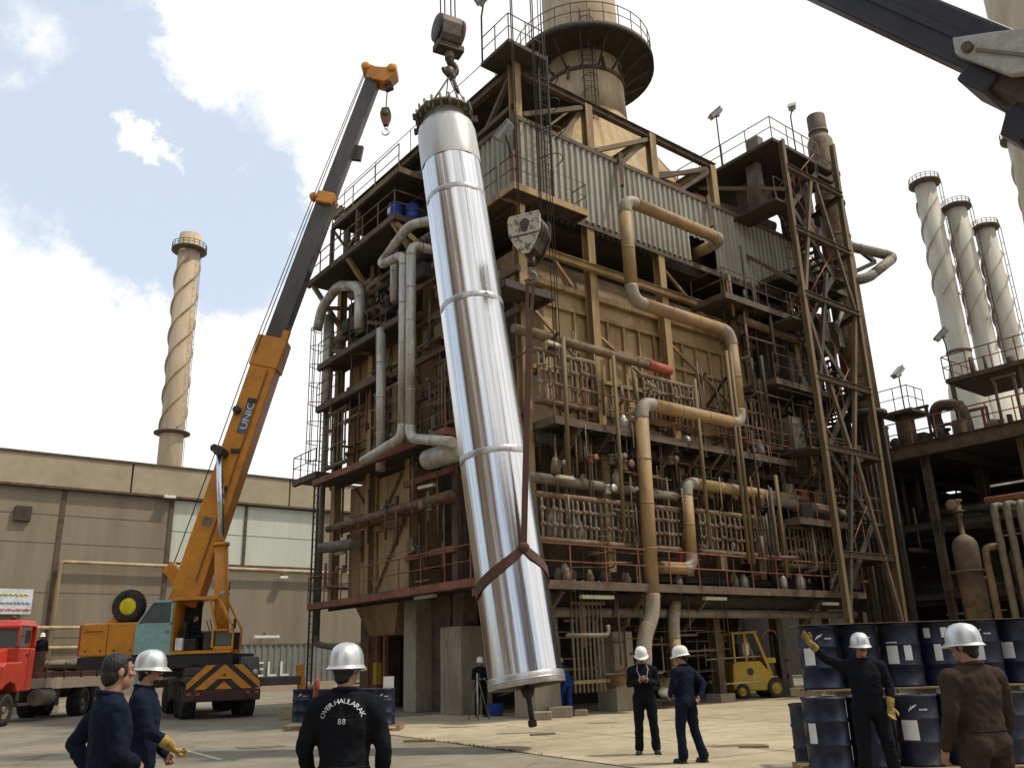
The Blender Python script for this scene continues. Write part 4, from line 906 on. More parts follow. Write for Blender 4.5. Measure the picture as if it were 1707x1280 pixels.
for k in range(26): # clutter on the deck edge
    y = 2.2-.52*k; x = 21.4+random.uniform(0, 2.2); h = random.uniform(.3, 1.5)
    m = random.choice((brown, rust, dark, gtub, brown)); t = k % 4
    if t == 0: U_('deck_equipment', MB().box(x, x+.6, y, y+.45, 10.26, 10.26+h), m, bevel=.02)
    elif t == 1: U_('deck_pipe', MB().tube(fillet([(x, y, 10.26), (x, y, 10.3+h), (x, y-.9, 10.3+h), (x, y-.9, 10.26)], .3), random.choice((.08, .14)), 9), m)
    elif t == 2: U_('deck_valve', valve_mb((x, y, 10.26+.4), (-1, 0, 0), 2.0), m)
    else: U_('deck_frame', MB().bar((x, y, 10.26), (x, y, 11.3+h), .1).bar((x, y-.8, 10.26), (x, y-.8, 11.3+h), .1).bar((x, y+.1, 11.3+h), (x, y-.9, 11.3+h), .12), m)
U_('swan_neck_duct', MB().tube(fillet([(23.4, -2.3, 10.26), (22.8, -2.3, 11.9), (22.6, -2.6, 12.25), (22.6, -3.6, 12.1), (22.6, -3.75, 11.2), (22.6, -3.75, 10.26)], .7, 8), .26, 18), brown)
U_('swan_neck_duct', MB().tube(fillet([(22.4, 1.6, 10.26), (22.4, 1.5, 11.3), (22.4, .3, 11.5), (22.4, .1, 10.26)], .5, 8), .3, 16), brown)
hp = U_('high_platform', MB().box(23, 27, -9.5, -3.0, 13.3, 13.5), brown)
mb = MB(); rail(mb, [(23, -3.0, 13.5), (23, -9.5, 13.5)], 1.1, 1.0, .028); rail(mb, [(23, -3.0, 13.5), (27, -3.0, 13.5)], 1.1, 1.0, .028); U_('guardrail', mb, rust, hp)
for k in range(14):
    y = -3.2-.45*k; x = 23.2+random.uniform(0, 1.5); h = random.uniform(.4, 2.4)
    U_('deck_stub', MB().tube([(x, y, 13.5 if k % 2 else 10.3), (x, y, (13.5 if k % 2 else 10.3)+h)], random.choice((.07, .12, .2)), 9), random.choice((brown, dark, gtub, rust)))
for y in (-3.2, -6.2, -9.3): U_('high_platform_post', MB().bar((23.2, y, 10.26), (23.2, y, 13.3), .16), brown)
# small fenced perch with a round post light at the left end of the deck
mb = MB(); rail(mb, [(21.2, -.6, 12.1), (21.2, -2.0, 12.1), (22.6, -2.0, 12.1)], 1.1, .7, .024); U_('perch_rail', mb, brown, dk)
U_('perch', MB().box(21.1, 22.7, -2.1, -.5, 11.95, 12.09), brown)
U_('perch_post', MB().tube([(21.9, -1.3, 10.26), (21.9, -1.3, 11.94)], .42, 16), brown)
flood('dark floodlight on a slim mast above the right hand deck', (21.9, -1.4, 12.1), 2.0, (0, 0), 1.2)
flood('slanted floodlight beside the railed platform below the three chimneys', (23.1, -3.3, 13.5), 2.2, (.0, .1), .4)
# low plant building beyond the furnace, walls coloured black in place of shade
rp = thing('plant_shed', 'low plant shed with shade painted in as black walls, seen through the gaps behind the furnace', 'building', (28, 22, 0))
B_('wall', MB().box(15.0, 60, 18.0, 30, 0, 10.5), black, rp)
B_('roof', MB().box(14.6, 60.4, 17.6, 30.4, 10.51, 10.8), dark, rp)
# upright drum and pipes in front of the process unit
vd = thing('pressure_drum', 'upright tan rusted pressure drum with a domed top in front of the dark deck', 'pressure vessel', (18.2, -4.6, 0))
B_('shell', MB().lathe([(.47, .6), (.47, 5.25), (.44, 5.45), (.34, 5.62), (.16, 5.75), (.09, 5.8), (.09, 6.5), (.15, 6.5), (.15, 6.6)], 28, (18.2, -4.6, 0)), mat('rusty_tan_drum', (0.165, 0.115, 0.07), .75, dirt=(.085, .05, .035), amt=.8, scale=1.2), vd)
B_('skirt', MB().lathe([(.5, 0), (.47, .6)], 24, (18.2, -4.6, 0)), btub, vd)
B_('name_plate', MB().box(17.70, 17.74, -4.78, -4.42, 2.5, 3.0), olive, vd)
B_('ring_platform', MB().lathe([(.48, 4.3), (.8, 4.3), (.8, 4.36), (.48, 4.36)], 24, (18.2, -4.6, 0), cap=False), brown, vd)
B_('top_valve', valve_mb((18.2, -4.6, 6.9), (-1, 0, 0), 1.6), btub, vd)
for k, (y, zt) in enumerate(((-5.75, 5.1), (-6.35, 6.6), (-6.8, 6.6), (-7.25, 6.55), (-7.7, 6.5))):
    lb = ['shorter grey elbow pipe right beside the tan pressure drum', 'first tall grey upright pipe right of the pressure drum', 'second tall grey upright pipe right of the pressure drum', 'third tall grey upright pipe right of the pressure drum', 'fourth tall grey upright pipe, at the photo edge'][k]
    MB().tube(fillet([(17.2, y, 0), (17.2, y, zt), (19.5 if k else 17.6, y-(0 if k else .5), zt)], .25), .13, 12).build('upright_pipe', gtub if k else btub, label=lb, cat='pipe', group='upright pipes beside the pressure drum')
MB().tube([(17.0, -6.2, 6.75), (17.0, -9.5, 6.75)], .12, 10).build('header_pipe', rust, label='red brown header pipe across the tops of the grey upright pipes', cat='pipe')
# ------------------------------------------------------------------ distant chimneys
CUR = Matrix.Identity(4)
def chimney(label, top, r, m, zs0, zs1, ringz, flare=None, name='chimney', hw=1.35, caprail=True, starts=3, turns=None):
    x, y, zt = top
    t = thing(name, label, 'chimney', (x, y, 0), group=None)
    fl = flare or [(r*1.05, 0)]
    B_('shaft', MB().lathe(fl + [(r*1.0, zs0), (r*.97, zt)], 36, (x, y, 0)), m, t)
    mb = MB(); pitch = r*2*4.2; nseg = int((zs1-zs0)/pitch*26)
    for s in range(starts):
        vs = []
        for i in range(nseg+1):
            z = zs0+(zs1-zs0)*i/nseg; a = 2*math.pi*(z/pitch + s/starts)
            for rr in (r*.96, r*1.17):
                for dz in (-.06*r, .06*r): vs.append((x+rr*math.cos(a), y+rr*math.sin(a), z+dz))
        mb.add(vs, [q for i in range(nseg) for q in ((4*i, 4*i+4, 4*i+5, 4*i+1), (4*i+2, 4*i+3, 4*i+7, 4*i+6), (4*i+1, 4*i+5, 4*i+7, 4*i+3), (4*i, 4*i+2, 4*i+6, 4*i+4))])
    B_('helical_strake', mb, m, t)
    for z, rr in ringz:
        B_('ring_walkway', MB().lathe([(r, z-.15), (rr, z), (rr, z+.2), (r, z+.2)], 36, (x, y, 0), cap=False), brown, t)
    if caprail:
        mb = MB(); zz = ringz[0][0]; rr = ringz[0][1]-.08
        rail(mb, [(x+rr*math.cos(a), y+rr*math.sin(a), zz+.2) for a in [2*math.pi*j/20 for j in range(21)]], r*.55, r, r*.03)
        B_('guardrail', mb, dark, t)
    mb = MB()
    for s in (-.25, .25): mb.bar((x+r*1.1+.25, y-r*.35+s, zs0-r*4), (x+r*1.1+.25, y-r*.35+s, ringz[0][0]), .05)
    for i in range(int((zt-zs0)/1.2)): mb.bar((x+r*1.1+.25, y-r*.35-.25, zs0+i*1.2), (x+r*1.1+.25, y-r*.35+.25, zs0+i*1.2), .04)
    B_('ladder', mb, dark, t)
    return t
p = at(318, 393, 112)
chimney('lone tan chimney with spiral ribs beyond the factory wall on the left', p, 1.55, chimt, 33, p.z-4.2, [(p.z-2.6, 2.45), (32.3, 2.35)])
for lb, (a, b), r in (('leftmost and tallest of the three pale ribbed chimneys on the right', (1540, 302), 1.02), ('middle one of the three pale ribbed chimneys on the right', (1592, 342), .98), ('rightmost of the three pale ribbed chimneys, fully in view', (1640, 376), .92)):
    p = at(a, b, 78)
    chimney(lb, p, r*1.02, chim, p.z-13, p.z-2.5, [(p.z-.5, r*1.5), (p.z-19, r*1.12)], [(r*2.2, 0), (r*2.1, 18), (r*1.55, 25), (r*1.05, p.z-20)])
p = at(1697, 226, 84)
chimney('pale ribbed chimney mostly hidden by the tan stack at the right edge', p, 1.3, chim, p.z-16, p.z-2.5, [(p.z-.5, 1.9), (p.z-22, 1.5)])
p = at(1673, -60, 58)
bs = thing('tan_stack', 'broad smooth tan stack at the right photo edge, behind the near crane boom', 'stack', (p.x, p.y, 0))
pb = p + V((1.25, 0, 0))
B_('shaft', MB().lathe([(5.4, 0), (4.25, 29), (3.1, 50), (2.95, 62)], 40, (pb.x, pb.y, 0)), chimt, bs)
B_('shaft_band', MB().lathe([(3.05, 46), (3.12, 46), (3.12, 46.3), (3.05, 46.3)], 40, (pb.x, pb.y, 0)), brown, bs)
# ------------------------------------------------------------------ factory hall at the left, behind the crane
g0 = gnd(400, 1150)
WAL = Matrix.Translation(g0) @ Matrix.Rotation(R_(38.5), 4, 'Z'); CUR = WAL
hall = thing('factory_hall', 'long tan factory hall with a cream parapet and pale green window sheets', 'building', (0, 0, 0))
H_ = lambda name, mb, m, par=None, **k: B_(name, mb, m, par or hall, **k)
for a, b in ((-60, -14.85), (-14.55, -6.75), (6.45, 30), (30.3, 60)): H_('wall_panel', MB().box(a, b, 0, 1, 0, 15.05), wallm)
H_('wall_panel', MB().box(-6.7, 6.4, .02, 1, 0, 9.75), wallm)
for a, b in ((-60, -24.2), (-24.0, -10.15), (-10.0, 3.2), (3.35, 17), (17.15, 60)): H_('parapet', MB().box(a, b, -.35, 1, 15.25, 17.55), wallu)
H_('parapet_gutter', MB().box(-60, 60, -.42, 1, 15.07, 15.24).box(-60, 60, -.45, 1.1, 17.56, 17.72), brown)
for x in (-14.7, -6.72, 6.42, 30.15): H_('joint_cover', MB().box(x-.16, x+.16, -.10, .3, 0, 15.05), brown)
for a, b in ((-6.5, -.55), (-.3, 6.2)):
    f = H_('window_sheet', MB().box(a, b, .05, .15, 10.0, 15.0), transl)
    H_('sheet_joint', MB().box(a, b, .02, .049, 12.47, 12.52), MATS['pale_joint'] if 'pale_joint' in MATS else mat('pale_joint', (.46, .48, .40), .6), f)
H_('window_mullion', MB().box(-.54, -.31, -.06, .2, 9.8, 15.0), brown)
H_('window_sill', MB().box(-6.5, 6.3, -.1, .2, 9.72, 9.98), brown)
for z in (4.2, 7.4, 11.0, 13.1): H_('wall_groove', MB().box(-60, -14.9, -.015, -.002, z, z+.05).box(-14.5, -6.9, -.015, -.002, z, z+.05), MATS['wall_line'] if 'wall_line' in MATS else mat('wall_line', (.17, .14, .095), .9))
H_('rear_block', MB().box(-60, 60, 1.1, 30, 0, 15), wallm)
H_('wall_vent', MB().box(-17.9, -16.8, -.3, -.02, 12.5, 13.6), dark, bevel=.03)
MB().tube(fillet([(-14.45, -.45, .3), (-14.45, -.45, 9.62), (34, -.45, 9.55)], .3), .14, 10).build('wall_pipe', stackm, label='long cream pipe running along the factory wall below the pale windows', cat='pipe')
for z, lb in ((4.9, 'upper one of two pale pipes low on the factory wall, behind the truck bed'), (3.5, 'lower one of two pale pipes low on the factory wall, behind the truck bed')):
    MB().tube([(-22, -.6, z), (-9.5, -.6, z)], .13, 8).build('wall_pipe', stackm, label=lb, cat='pipe')
for lb, x, z, w_ in (('small wall lamp hanging under the cream parapet', -7.1, 15.0, .9), ('white strip lamp on the factory wall above the grey hoarding', 1.75, 4.0, 2.2), ('tiny lamp under the pale window at right', 3.0, 8.9, .7)):
    t = MB().box(x-w_/2, x+w_/2, -.75, -.4, z, z+.22).build('wall_lamp', white, label=lb, cat='wall lamp', bevel=.03)
    B_('lamp_arm', MB().bar((x, -.42, z+.3), (x, -.01, z+.5), .08), brown, t)
# banner with three lines of script, too blurred in the photo to read
bn = thing('banner', 'white banner with lines of coloured script on the factory wall at far left', 'banner', (-17.4, -.5, 5.9))
B_('cloth', MB().box(-19.6, -16.0, -.52, -.48, 5.85, 7.6), signw, bn)
for z, m, k in ((7.2, signy, 1), (6.62, signb, 2), (6.15, signr, 3)):
    mb = MB(); r2 = random.Random(k)
    x = -19.4
    while x < -16.3:
        l_ = r2.uniform(.25, .6); mb.tube([(x+l_*i/6, -.535, z+.10*math.sin(i*1.9+k)*r2.uniform(.3, 1)) for i in range(7)], .045, 5); x += l_+.07
    B_('script_line', mb, m, bn)
# hoarding with big white letters
hb = thing('hoarding', 'grey corrugated hoarding with the white letters ELL, right of the orange crane', 'hoarding', (4, -6, 0))
m_ = corrug((-10, -6, 0), (15, -6, 0), .2, 3.35, (0, -1, 0), .5, .07)
B_('sheet', m_, hoard, hb)
B_('top_rail', MB().box(-10, 15, -6.1, -5.98, 3.36, 3.46), gtub, hb)
gl, wd = letters('ELL', 1.55)
xo = -1.3
for x, wl, vs, fs in gl:
    k = len(fs); mb = MB().add([(xo+x*1.25+v.x*1.1, -6.12, 1.05+v.y) for v in vs], fs)
    B_('letter', mb, white, hb)
MB().box(-9, 20, -8.2, -7.6, 0, .55).build('barrier_wall', wallu, label='low pale concrete kerb wall in front of the grey hoarding', cat='barrier')
for k, (x, y, z) in enumerate(((2.6, -12.0, .14), (2.6, -12.3, .40), (2.6, -11.6, .14))):
    MB().tube([(x, y, z), (x+5.0, y-.4, z)], .13, 10).build('stored_pipe', (stackm, ptub, white)[k], label=('pale pipe on the ground, rear one of the pile beyond the crane', 'pale pipe lying on top of the pile beyond the crane', 'white pipe on the ground beside the pile beyond the crane')[k], cat='pipe')
CUR = Matrix.Identity(4)
for lb, x0, x1, y0, h, mm in (('unseen tall tan block added behind the viewer, left, for reflections in the bundle', -60, -25, -4, 46, btub), ('unseen tall brown block added behind the viewer, right, for reflections in the bundle', 14, 40, -30, 30, brown), ('unseen slim dark tower added behind the viewer for reflections in the bundle', 3.5, 6, -22, 52, brown)):
    t = thing('added_reflection_block', lb, 'added reflection block', ((x0+x1)/2, y0, 0))  # unseen blocks added for dark bands in the bundle and less ambient light
    B_('casing', MB().box(x0, x1, y0-(26 if x0 < -50 else 14 if x0 > 10 else 3), y0, 3, h), mm, t)
    mb = MB()
    for z in (6, 11, 16, 21): mb.box(x0-1, x1+1, y0+.01, y0+1.6, z, z+.25)
    B_('walkways', mb, dark, t)
    for x in (x0+.4, (x0+x1)/2, x1-.4): B_('column', MB().box(x-.3, x+.3, y0+.02, y0+.5, 0, h), brown, t)
# ------------------------------------------------------------------ the lifted tube bundle
vb = EYE + ray(879, 1146)*(16.6/FPX); vt = EYE + ray(741, 200)*(22.1/FPX)
ax = (vt-vb); LEN = ax.length; ax.normalize()
q = ax.to_track_quat('Z', 'Y')
VES = Matrix.Translation(vb) @ q.to_matrix().to_4x4(); CUR = VES
RV = .735
ve = bpy.data.objects.new('tube_bundle', None); COL.objects.link(ve); ve.empty_display_size = .3
ve.matrix_world = VES; MW[ve.name] = VES
tag(ve, 'long shiny silver tube bundle hanging slanted from the hook', 'tube bundle')
rj = []; r3 = random.Random(3); NV = 288
for j in range(NV):
    a = 2*math.pi*j/NV
    rj.append(1 + .0095*math.sin(7*a+.4) + .0042*math.sin(13*a+1.3) + .0010*math.sin(29*a+.2) + r3.uniform(-.0002, .0002))
TOPW = LEN*.895
B_('tube_wall', MB().lathe([(RV, .22), (RV, 3.0), (RV, 7), (RV, 10), (RV, TOPW)], NV, rj=rj, cap=False), bundle, ve)
dull = mat('dull_aluminium_band', (.50, .48, .44), .38, .8, dirt=(.34, .31, .27), amt=.6, scale=3, stretch=(1, 1, .3))
B_('bottom_ring', MB().lathe([(RV+.015, .02), (RV+.026, .05), (RV+.026, .22), (RV+.01, .24), (RV-.02, .24), (RV-.05, .02)], 64, cap=False), dull, ve)
B_('ring_seam', MB().lathe([(RV+.024, .10), (RV+.034, .11), (RV+.034, .13), (RV+.024, .14)], 64, cap=False), dull, ve)
B_('bottom_plate', MB().lathe([(.02, .10), (RV-.04, .10), (RV-.04, .16), (.02, .16)], 48), mat('stained_end_plate', (.26, .20, .17), .5, .3, dirt=(.14, .10, .16), amt=.7, scale=3), ve)
B_('top_wrap', MB().lathe([(RV+.012, TOPW-.1), (RV+.02, TOPW), (RV+.015, LEN-.55), (RV-.03, LEN-.35), (RV-.16, LEN-.18), (RV-.18, LEN)], 64, cap=False), wrap, ve)
for f_ in (.895, .815, .60, .335): 
    B_('strap', MB().lathe([(RV+.004, LEN*f_-.075), (RV+.010, LEN*f_-.065), (RV+.010, LEN*f_+.065), (RV+.004, LEN*f_+.075)], 64, cap=False), dull, ve)
fl_ = B_('top_flange', MB().lathe([(.40, LEN-.0), (.755, LEN-.0), (.755, LEN+.09), (.40, LEN+.09)], 48, cap=False), flangem, ve)
mb = MB()
for j in range(20): a = 2*math.pi*j/20; mb.tube([(.71*math.cos(a), .71*math.sin(a), LEN-.14), (.71*math.cos(a), .71*math.sin(a), LEN+.26)], .035, 7)
B_('bolts', mb, gtub, fl_)
for j in range(9):
    a = 2*math.pi*j/9+.2; B_('flange_lug', MB().box(.74, .86, -.03, .03, LEN-.16, LEN+.02).xf(Matrix.Rotation(a, 4, 'Z')), blockd, fl_)
B_('top_cover', MB().lathe([(.02, LEN-.03), (.42, LEN-.03), (.42, LEN+.05), (.02, LEN+.05)], 32), flangem, ve)
B_('tail_rod', MB().tube([(0, 0, .12), (0, 0, -.62)], .052, 12).lathe([(.055, -.72), (.085, -.70), (.085, -.60), (.055, -.58)], 8).lathe([(.16, .02), (.10, -.16), (.06, -.2)], 14), rubber, ve)
B_('label_print', MB().tube([(.1*math.cos(-2.1), 0, 0), (0, 0, .01)], .001, 3), inkb, ve) if 0 else None
# sling round the lower part, rising to the second hook block
def onv(px, py, out=.03):  # point on the bundle's surface seen at a pixel
    d = VES.inverted().to_3x3() @ ray(px, py).normalized(); o = VES.inverted() @ EYE
    a = d.x*d.x+d.y*d.y; b = 2*(o.x*d.x+o.y*d.y); c = o.x*o.x+o.y*o.y-(RV+out)**2
    t = (-b-math.sqrt(max(b*b-4*a*c, 0)))/(2*a); return o+d*t
k0 = onv(872, 912); a0 = math.atan2(k0.y, k0.x)
CUR = Matrix.Identity(4)
b2 = at(884, 395, 17.3); hk = at(884, 462, 17.3)
sl = thing('web_sling', 'maroon web sling looped round the lower part of the tube bundle', 'sling', k0 if 0 else VES @ k0)
vs = []; NS = 48
for i in range(NS+1):
    t = i/NS; a = a0 + 2*math.pi*t; z = k0.z - .80*math.sin(math.pi*t)**.8
    for o, dz in ((.012, -.11), (.035, -.11), (.035, .11), (.012, .11)):
        vs.append(VES @ V(((RV+o)*math.cos(a), (RV+o)*math.sin(a), z+dz)))
mb = MB().add(vs, [(4*i+j, 4*i+4+j, 4*i+4+(j+1) % 4, 4*i+(j+1) % 4) for i in range(NS) for j in range(4)])
B_('choker_loop', mb, slingm, sl)
kw = VES @ V(((RV+.06)*math.cos(a0), (RV+.06)*math.sin(a0), k0.z))
mid = kw.lerp(hk, .72)
B_('lifting_leg', MB().bar(kw, mid, .13, .06, (0, 1, 0)), slingm, sl)
for s in (-.07, .07): B_('lifting_leg', MB().bar(mid+V((s*.4, 0, 0)), hk+V((s, 0, -.05)),   .075, .05, (0, 1, 0)), slingm, sl)
B_('choker_knot', MB().ell(kw, (.12, .08, .10)), slingm, sl)
# second hook block: cream plates with worn paint
hb2 = thing('hook_block', 'worn cream plated hook block with the sling, in front of the furnace', 'hook block', hk)
c = b2
poly = [(-.36, .42), (-.40, .30), (-.38, -.05), (-.20, -.42), (-.09, -.56), (.09, -.56), (.20, -.42), (.38, -.05), (.40, .30), (.36, .42)]
HB = Matrix.Translation(c) @ Matrix.Rotation(R_(-24), 4, 'Z')
for y0, y1, m in ((-.36, -.31, blockw), (.26, .31, blockd)): B_('cheek_plate', MB().prism([V((x, 0, z)) for x, z in poly], (0, y0, 0), (0, y1, 0)).xf(HB), m, hb2, bevel=.01)
B_('side_plate', MB().prism([V((x, 0, z)) for x, z in ((-.30, .36), (-.33, -.05), (-.16, -.40), (.16, -.40), (.33, -.05), (.30, .36))], (0, -.305, 0), (0, .255, 0)).xf(HB), blockd, hb2, bevel=.02)
B_('plate_patch', MB().prism([V((.02+.11*math.cos(a)*(1+.2*math.sin(3*a)), 0, .12+.17*math.sin(a))) for a in [2*math.pi*j/14 for j in range(14)]], (0, -.368, 0), (0, -.361, 0)).xf(HB), blockd, hb2)
B_('plate_weld', MB().box(-.37, .37, -.372, -.362, -.13, -.10).xf(HB), blockd, hb2)
for y in (-.16, 0, .16): B_('sheave', MB().lathe([(.36, -.035), (.40, -.03), (.35, 0), (.40, .03), (.36, .035)], 24, (0, y, .10), (0, 1, 0)).xf(HB), blockd, hb2)
B_('hook_shank', MB().tube([c+V((0, 0, -.5)), c+V((0, 0, -.72))], .09, 12), blockd, hb2)
B_('hook', MB().tube([hk+V((.0, 0, .22)), hk+V((.0, 0, .12))] + [hk+V((.0+.13*math.sin(a)-.0, 0, -.02+.13*math.cos(a))) for a in [R_(15+26*i) for i in range(10)]], [.06, .06]+[.06-.003*i for i in range(10)], 10), gtub, hb2)
def rope(label, pts, r=.018, group=None):
    return MB().tube(pts, r, 6).build('hoist_rope', ropem, label=label, cat='rope', group=group)
for k, (dx, dy) in enumerate(((-.26, -.09), (-.22, .02), (.24, -.06), (.29, .09))):
    rope('steel rope reeved to the cream hook block in front of the furnace', [c+V((dx, dy, .2)), c+V((dx, dy, 16))], .017, 'ropes of the cream hook block')
# ropes further right that hang free in front of the cladding
for k, (x0, y0, lb) in enumerate(((918, 350, 'thin slack line hanging left of the pair before the tan casing'), (926, 620, 'left one of two long thin lines hanging before the tan casing'), (937, 640, 'right one of two long thin lines hanging before the tan casing'))):
    p = at(x0, y0 if k == 0 else y0, 19.5); q = at(x0-4, 330, 19.5)
    rope(lb, [V((p.x, p.y, p.z-3 if k == 0 else p.z)), V((p.x, p.y, 30))], .014)
# first hook block: bulky dark block above the bundle
c = at(749, 58, 19.1)
hb1 = thing('hook_block', 'bulky dark hook block with rusty side discs, right above the tube bundle', 'hook block', c-Z*1.2)
RB = Matrix.Translation(c) @ Matrix.Rotation(R_(28), 4, 'Z')
B_('body', MB().prism([V((0, y, z)) for y, z in ((-.34, .15), (-.30, .36), (-.12, .50), (.12, .50), (.30, .36), (.34, .15), (.30, -.22), (.24, -.42), (-.24, -.42), (-.30, -.22))], (-.34, 0, 0), (.26, 0, 0)).xf(RB), blockd, hb1, bevel=.03)
for x0, x1 in ((-.40, -.345), (.265, .36)): B_('side_disc', MB().lathe([(.08, x0), (.36, x0+.01), (.38, (x0+x1)/2), (.36, x1-.01), (.08, x1)], 28, (0, 0, .10), (1, 0, 0)).xf(RB), mat('rusty_disc', (.30, .16, .11), .7, dirt=(.12, .06, .04), amt=.8, scale=5) if x0 > 0 else blockd, hb1)
B_('crosshead', MB().box(-.42, .36, -.20, .20, -.60, -.40).xf(RB), blockd, hb1, bevel=.03)
B_('sheave_hub', MB().tube([(.36, 0, .1), (.41, 0, .1)], .10, 14).xf(RB), rubber, hb1)
B_('hook_shank', MB().tube([(0, 0, -.58), (0, 0, -.82)], .13, 14).xf(RB), gtub, hb1)
B_('hook', MB().tube([(0, 0, -.8), (.02, 0, -.9)] + [(.0+.19*math.sin(a), 0, -1.12+.19*math.cos(a)) for a in [R_(12+25*i) for i in range(11)]], [.12, .11]+[.10-.004*i for i in range(11)], 10).xf(RB), blockd, hb1)
tipb = c + V((-.05, 0, 6.7))
for k, (dx, dy) in enumerate(((-.22, -.12), (-.12, .1), (.06, -.1), (.16, .12))):
    rope('steel rope reeved to the dark hook block above the tube bundle', [c+V((dx, dy, .3)), tipb+V((dx, dy, 0))], .02, 'ropes of the dark hook block')
B_('shackle', MB().ell((0, 0, -1.22), (.16, .10, .20)).ell((.08, 0, -1.34), (.10, .09, .14)).xf(RB), blockd, hb1)
hz = c - Z*1.36
for k, a in enumerate((0.4, 1.7, 2.9, 4.1, 5.3)):
    e = VES @ V((.70*math.cos(a), .70*math.sin(a), LEN+.10))
    rope('short steel lifting rope between the dark hook and the bundle flange', [hz+V((.05*math.cos(a), .05*math.sin(a), .05)), hz.lerp(e, .3)+V((0, 0, .0)), e], .016, 'lifting ropes at the bundle top')
MB().tube([hz+V((.09, 0, -.1)), hz+V((.22, 0, -.52))], .055, 8).build('turnbuckle', blockd, label='dark turnbuckle on the right lifting rope above the bundle', cat='turnbuckle')
# ------------------------------------------------------------------ near crane boom crossing the top right corner
ta = tipb + V((.3, -.2, .9)); pn = at(1668, 98, 9.6)
d = (pn-ta).normalized(); nb = thing('near_crane_boom', 'dark blue black crane boom crossing the top right corner, with a dirty white jib', 'crane boom', pn)
up_ = d.cross(V((0, 0, 1)).cross(d)); up_ = -up_ if up_.z < 0 else up_
end = pn + d*16
B_('inner_section', MB().bar(ta, pn+d*.2, .52, .66), nearboom, nb, bevel=.05)
B_('boom_rib', MB().bar(ta-up_.normalized()*.0, pn-d*.1, .60, .10), nearboom, nb)
B_('outer_section', MB().bar(pn+d*.2, end, .68, .84), mat('dirty_brown_boom', (.075, .05, .04), .6, dirt=(.04, .03, .025), amt=.8, scale=2), nb, bevel=.05)
un = up_.normalized(); sd_ = d.cross(un)
if sd_.dot(EYE-pn) < 0: sd_ = -sd_
B_('collar', MB().bar(pn-d*.10-un*.38, pn+d*.40-un*.38, .80, .26), nearboom, nb, bevel=.04)
B_('head_plate', MB().bar(ta-d*.5, ta+d*.6, .7, .9), nearboom, nb, bevel=.04)
jp = pn + sd_*.40
jl = [(-.55, -.22), (-.10, .02), (.9, .52), (3.0, .75), (3.0, .30), (1.2, .02), (.5, -.34), (-.35, -.38)]
B_('jib', MB().prism([jp + d*(a+.1) + un*(b+.12) for a, b in jl], sd_*0, sd_*.14), jibw, nb, bevel=.02)
B_('jib_rib', MB().bar(jp+d*.0+un*-.12+sd_*.15, jp+d*2.9+un*.62+sd_*.15, .05, .04), gtub, nb)
B_('jib_pin', MB().tube([jp+d*-.12+un*-.14+sd_*.13, jp+d*-.12+un*-.14+sd_*.22], .07, 14), brown, nb)
hp_ = pn + d*.95 - un*.55
B_('jib_hook_housing', MB().prism([hp_+d*a+un*b for a, b in ((-.16, .30), (.20, .30), (.26, .05), (.14, -.28), (-.10, -.28), (-.24, -.02))], sd_*-.2, sd_*.2).bar(hp_, hp_+un*.6, .2), nearboom, nb)
B_('jib_hook', MB().tube([hp_+V((.12*math.sin(a), 0, -.28+.10*math.cos(a))) for a in [R_(20+30*i) for i in range(10)]], .025, 8), ropem, nb)
# ------------------------------------------------------------------ orange truck crane
CUR = Matrix.Identity(4)
def wheel(par, c, r, w_, ax=(1, 0, 0), rimm=None, frame=None):
    c = V(c); a = V(ax).normalized()
    t = MB().lathe([(r*.55, -w_*.42), (r*.80, -w_/2), (r*.96, -w_*.46), (r, -w_*.30), (r*.985, -w_*.06), (r*.985, w_*.06), (r, w_*.30), (r*.96, w_*.46), (r*.80, w_/2), (r*.55, w_*.42)], 30, c, a, cap=False)
    for j in range(30):
        an = 2*math.pi*j/30; u = a.cross(Z).normalized() if abs(a.z) < .9 else V((1, 0, 0)); v_ = a.cross(u)
        p = c+(u*math.cos(an)+v_*math.sin(an))*r*.995; tn = (u*-math.sin(an)+v_*math.cos(an))
        t.bar(p-a*w_*.44, p+a*w_*.44, .05*r/.5, .014, tn)
    o = reg(t.build('wheel', rubber, par))
    mb = MB().lathe([(.02, w_*.18), (r*.22, w_*.18), (r*.24, w_*.30), (r*.20, w_*.36), (.02, w_*.36)], 16, c, a, cap=False).lathe([(r*.22, w_*.1), (r*.45, w_*.02), (r*.53, w_*.34), (r*.58, w_*.40), (r*.58, -w_*.40), (r*.5, -w_*.3), (r*.2, -w_*.2), (.02, -w_*.2)], 24, c, a, cap=False)
    reg(mb.build('rim', rimm or gtub, o))
    return o
cf = at(374, 1120, 31.7); cf.z = 0
CAR = Matrix.Translation(cf) @ Matrix.Rotation(R_(26.7), 4, 'Z')
crane = thing('truck_crane', 'orange truck crane with a raised grey telescopic boom and an open teal cab door', 'crane', (-12.7, 34.5, 0))
K_ = lambda name, mb, m, par=None, **k: reg(mb.build(name, m, par or crane, **k))
CUR = CAR
K_('carrier_frame', MB().box(-.55, .55, .3, 9.5, .75, 1.25).box(-1.24, 1.24, .35, 9.2, 1.25, 1.42), boomg, bevel=.03)
K_('side_skirt', MB().box(-1.27, -1.1, 2.2, 4.8, .62, 1.24).box(-1.27, -1.1, 5.0, 5.9, .5, 1.3), dark, bevel=.02)
K_('deck_box', MB().box(-1.2, -.2, 1.0, 3.2, 1.43, 1.74).box(.3, 1.2, 1.6, 3.0, 1.43, 1.7), boomg, bevel=.03)
board = [V((x, 0, z)) for x, z in ((-1.28, .98), (-1.25, 1.22), (-.72, 1.80), (.72, 1.80), (1.25, 1.22), (1.28, .98))]
bo = K_('hazard_board', MB().prism(board, (0, -.04, 0), (0, .02, 0)), chevk)
mb = MB()
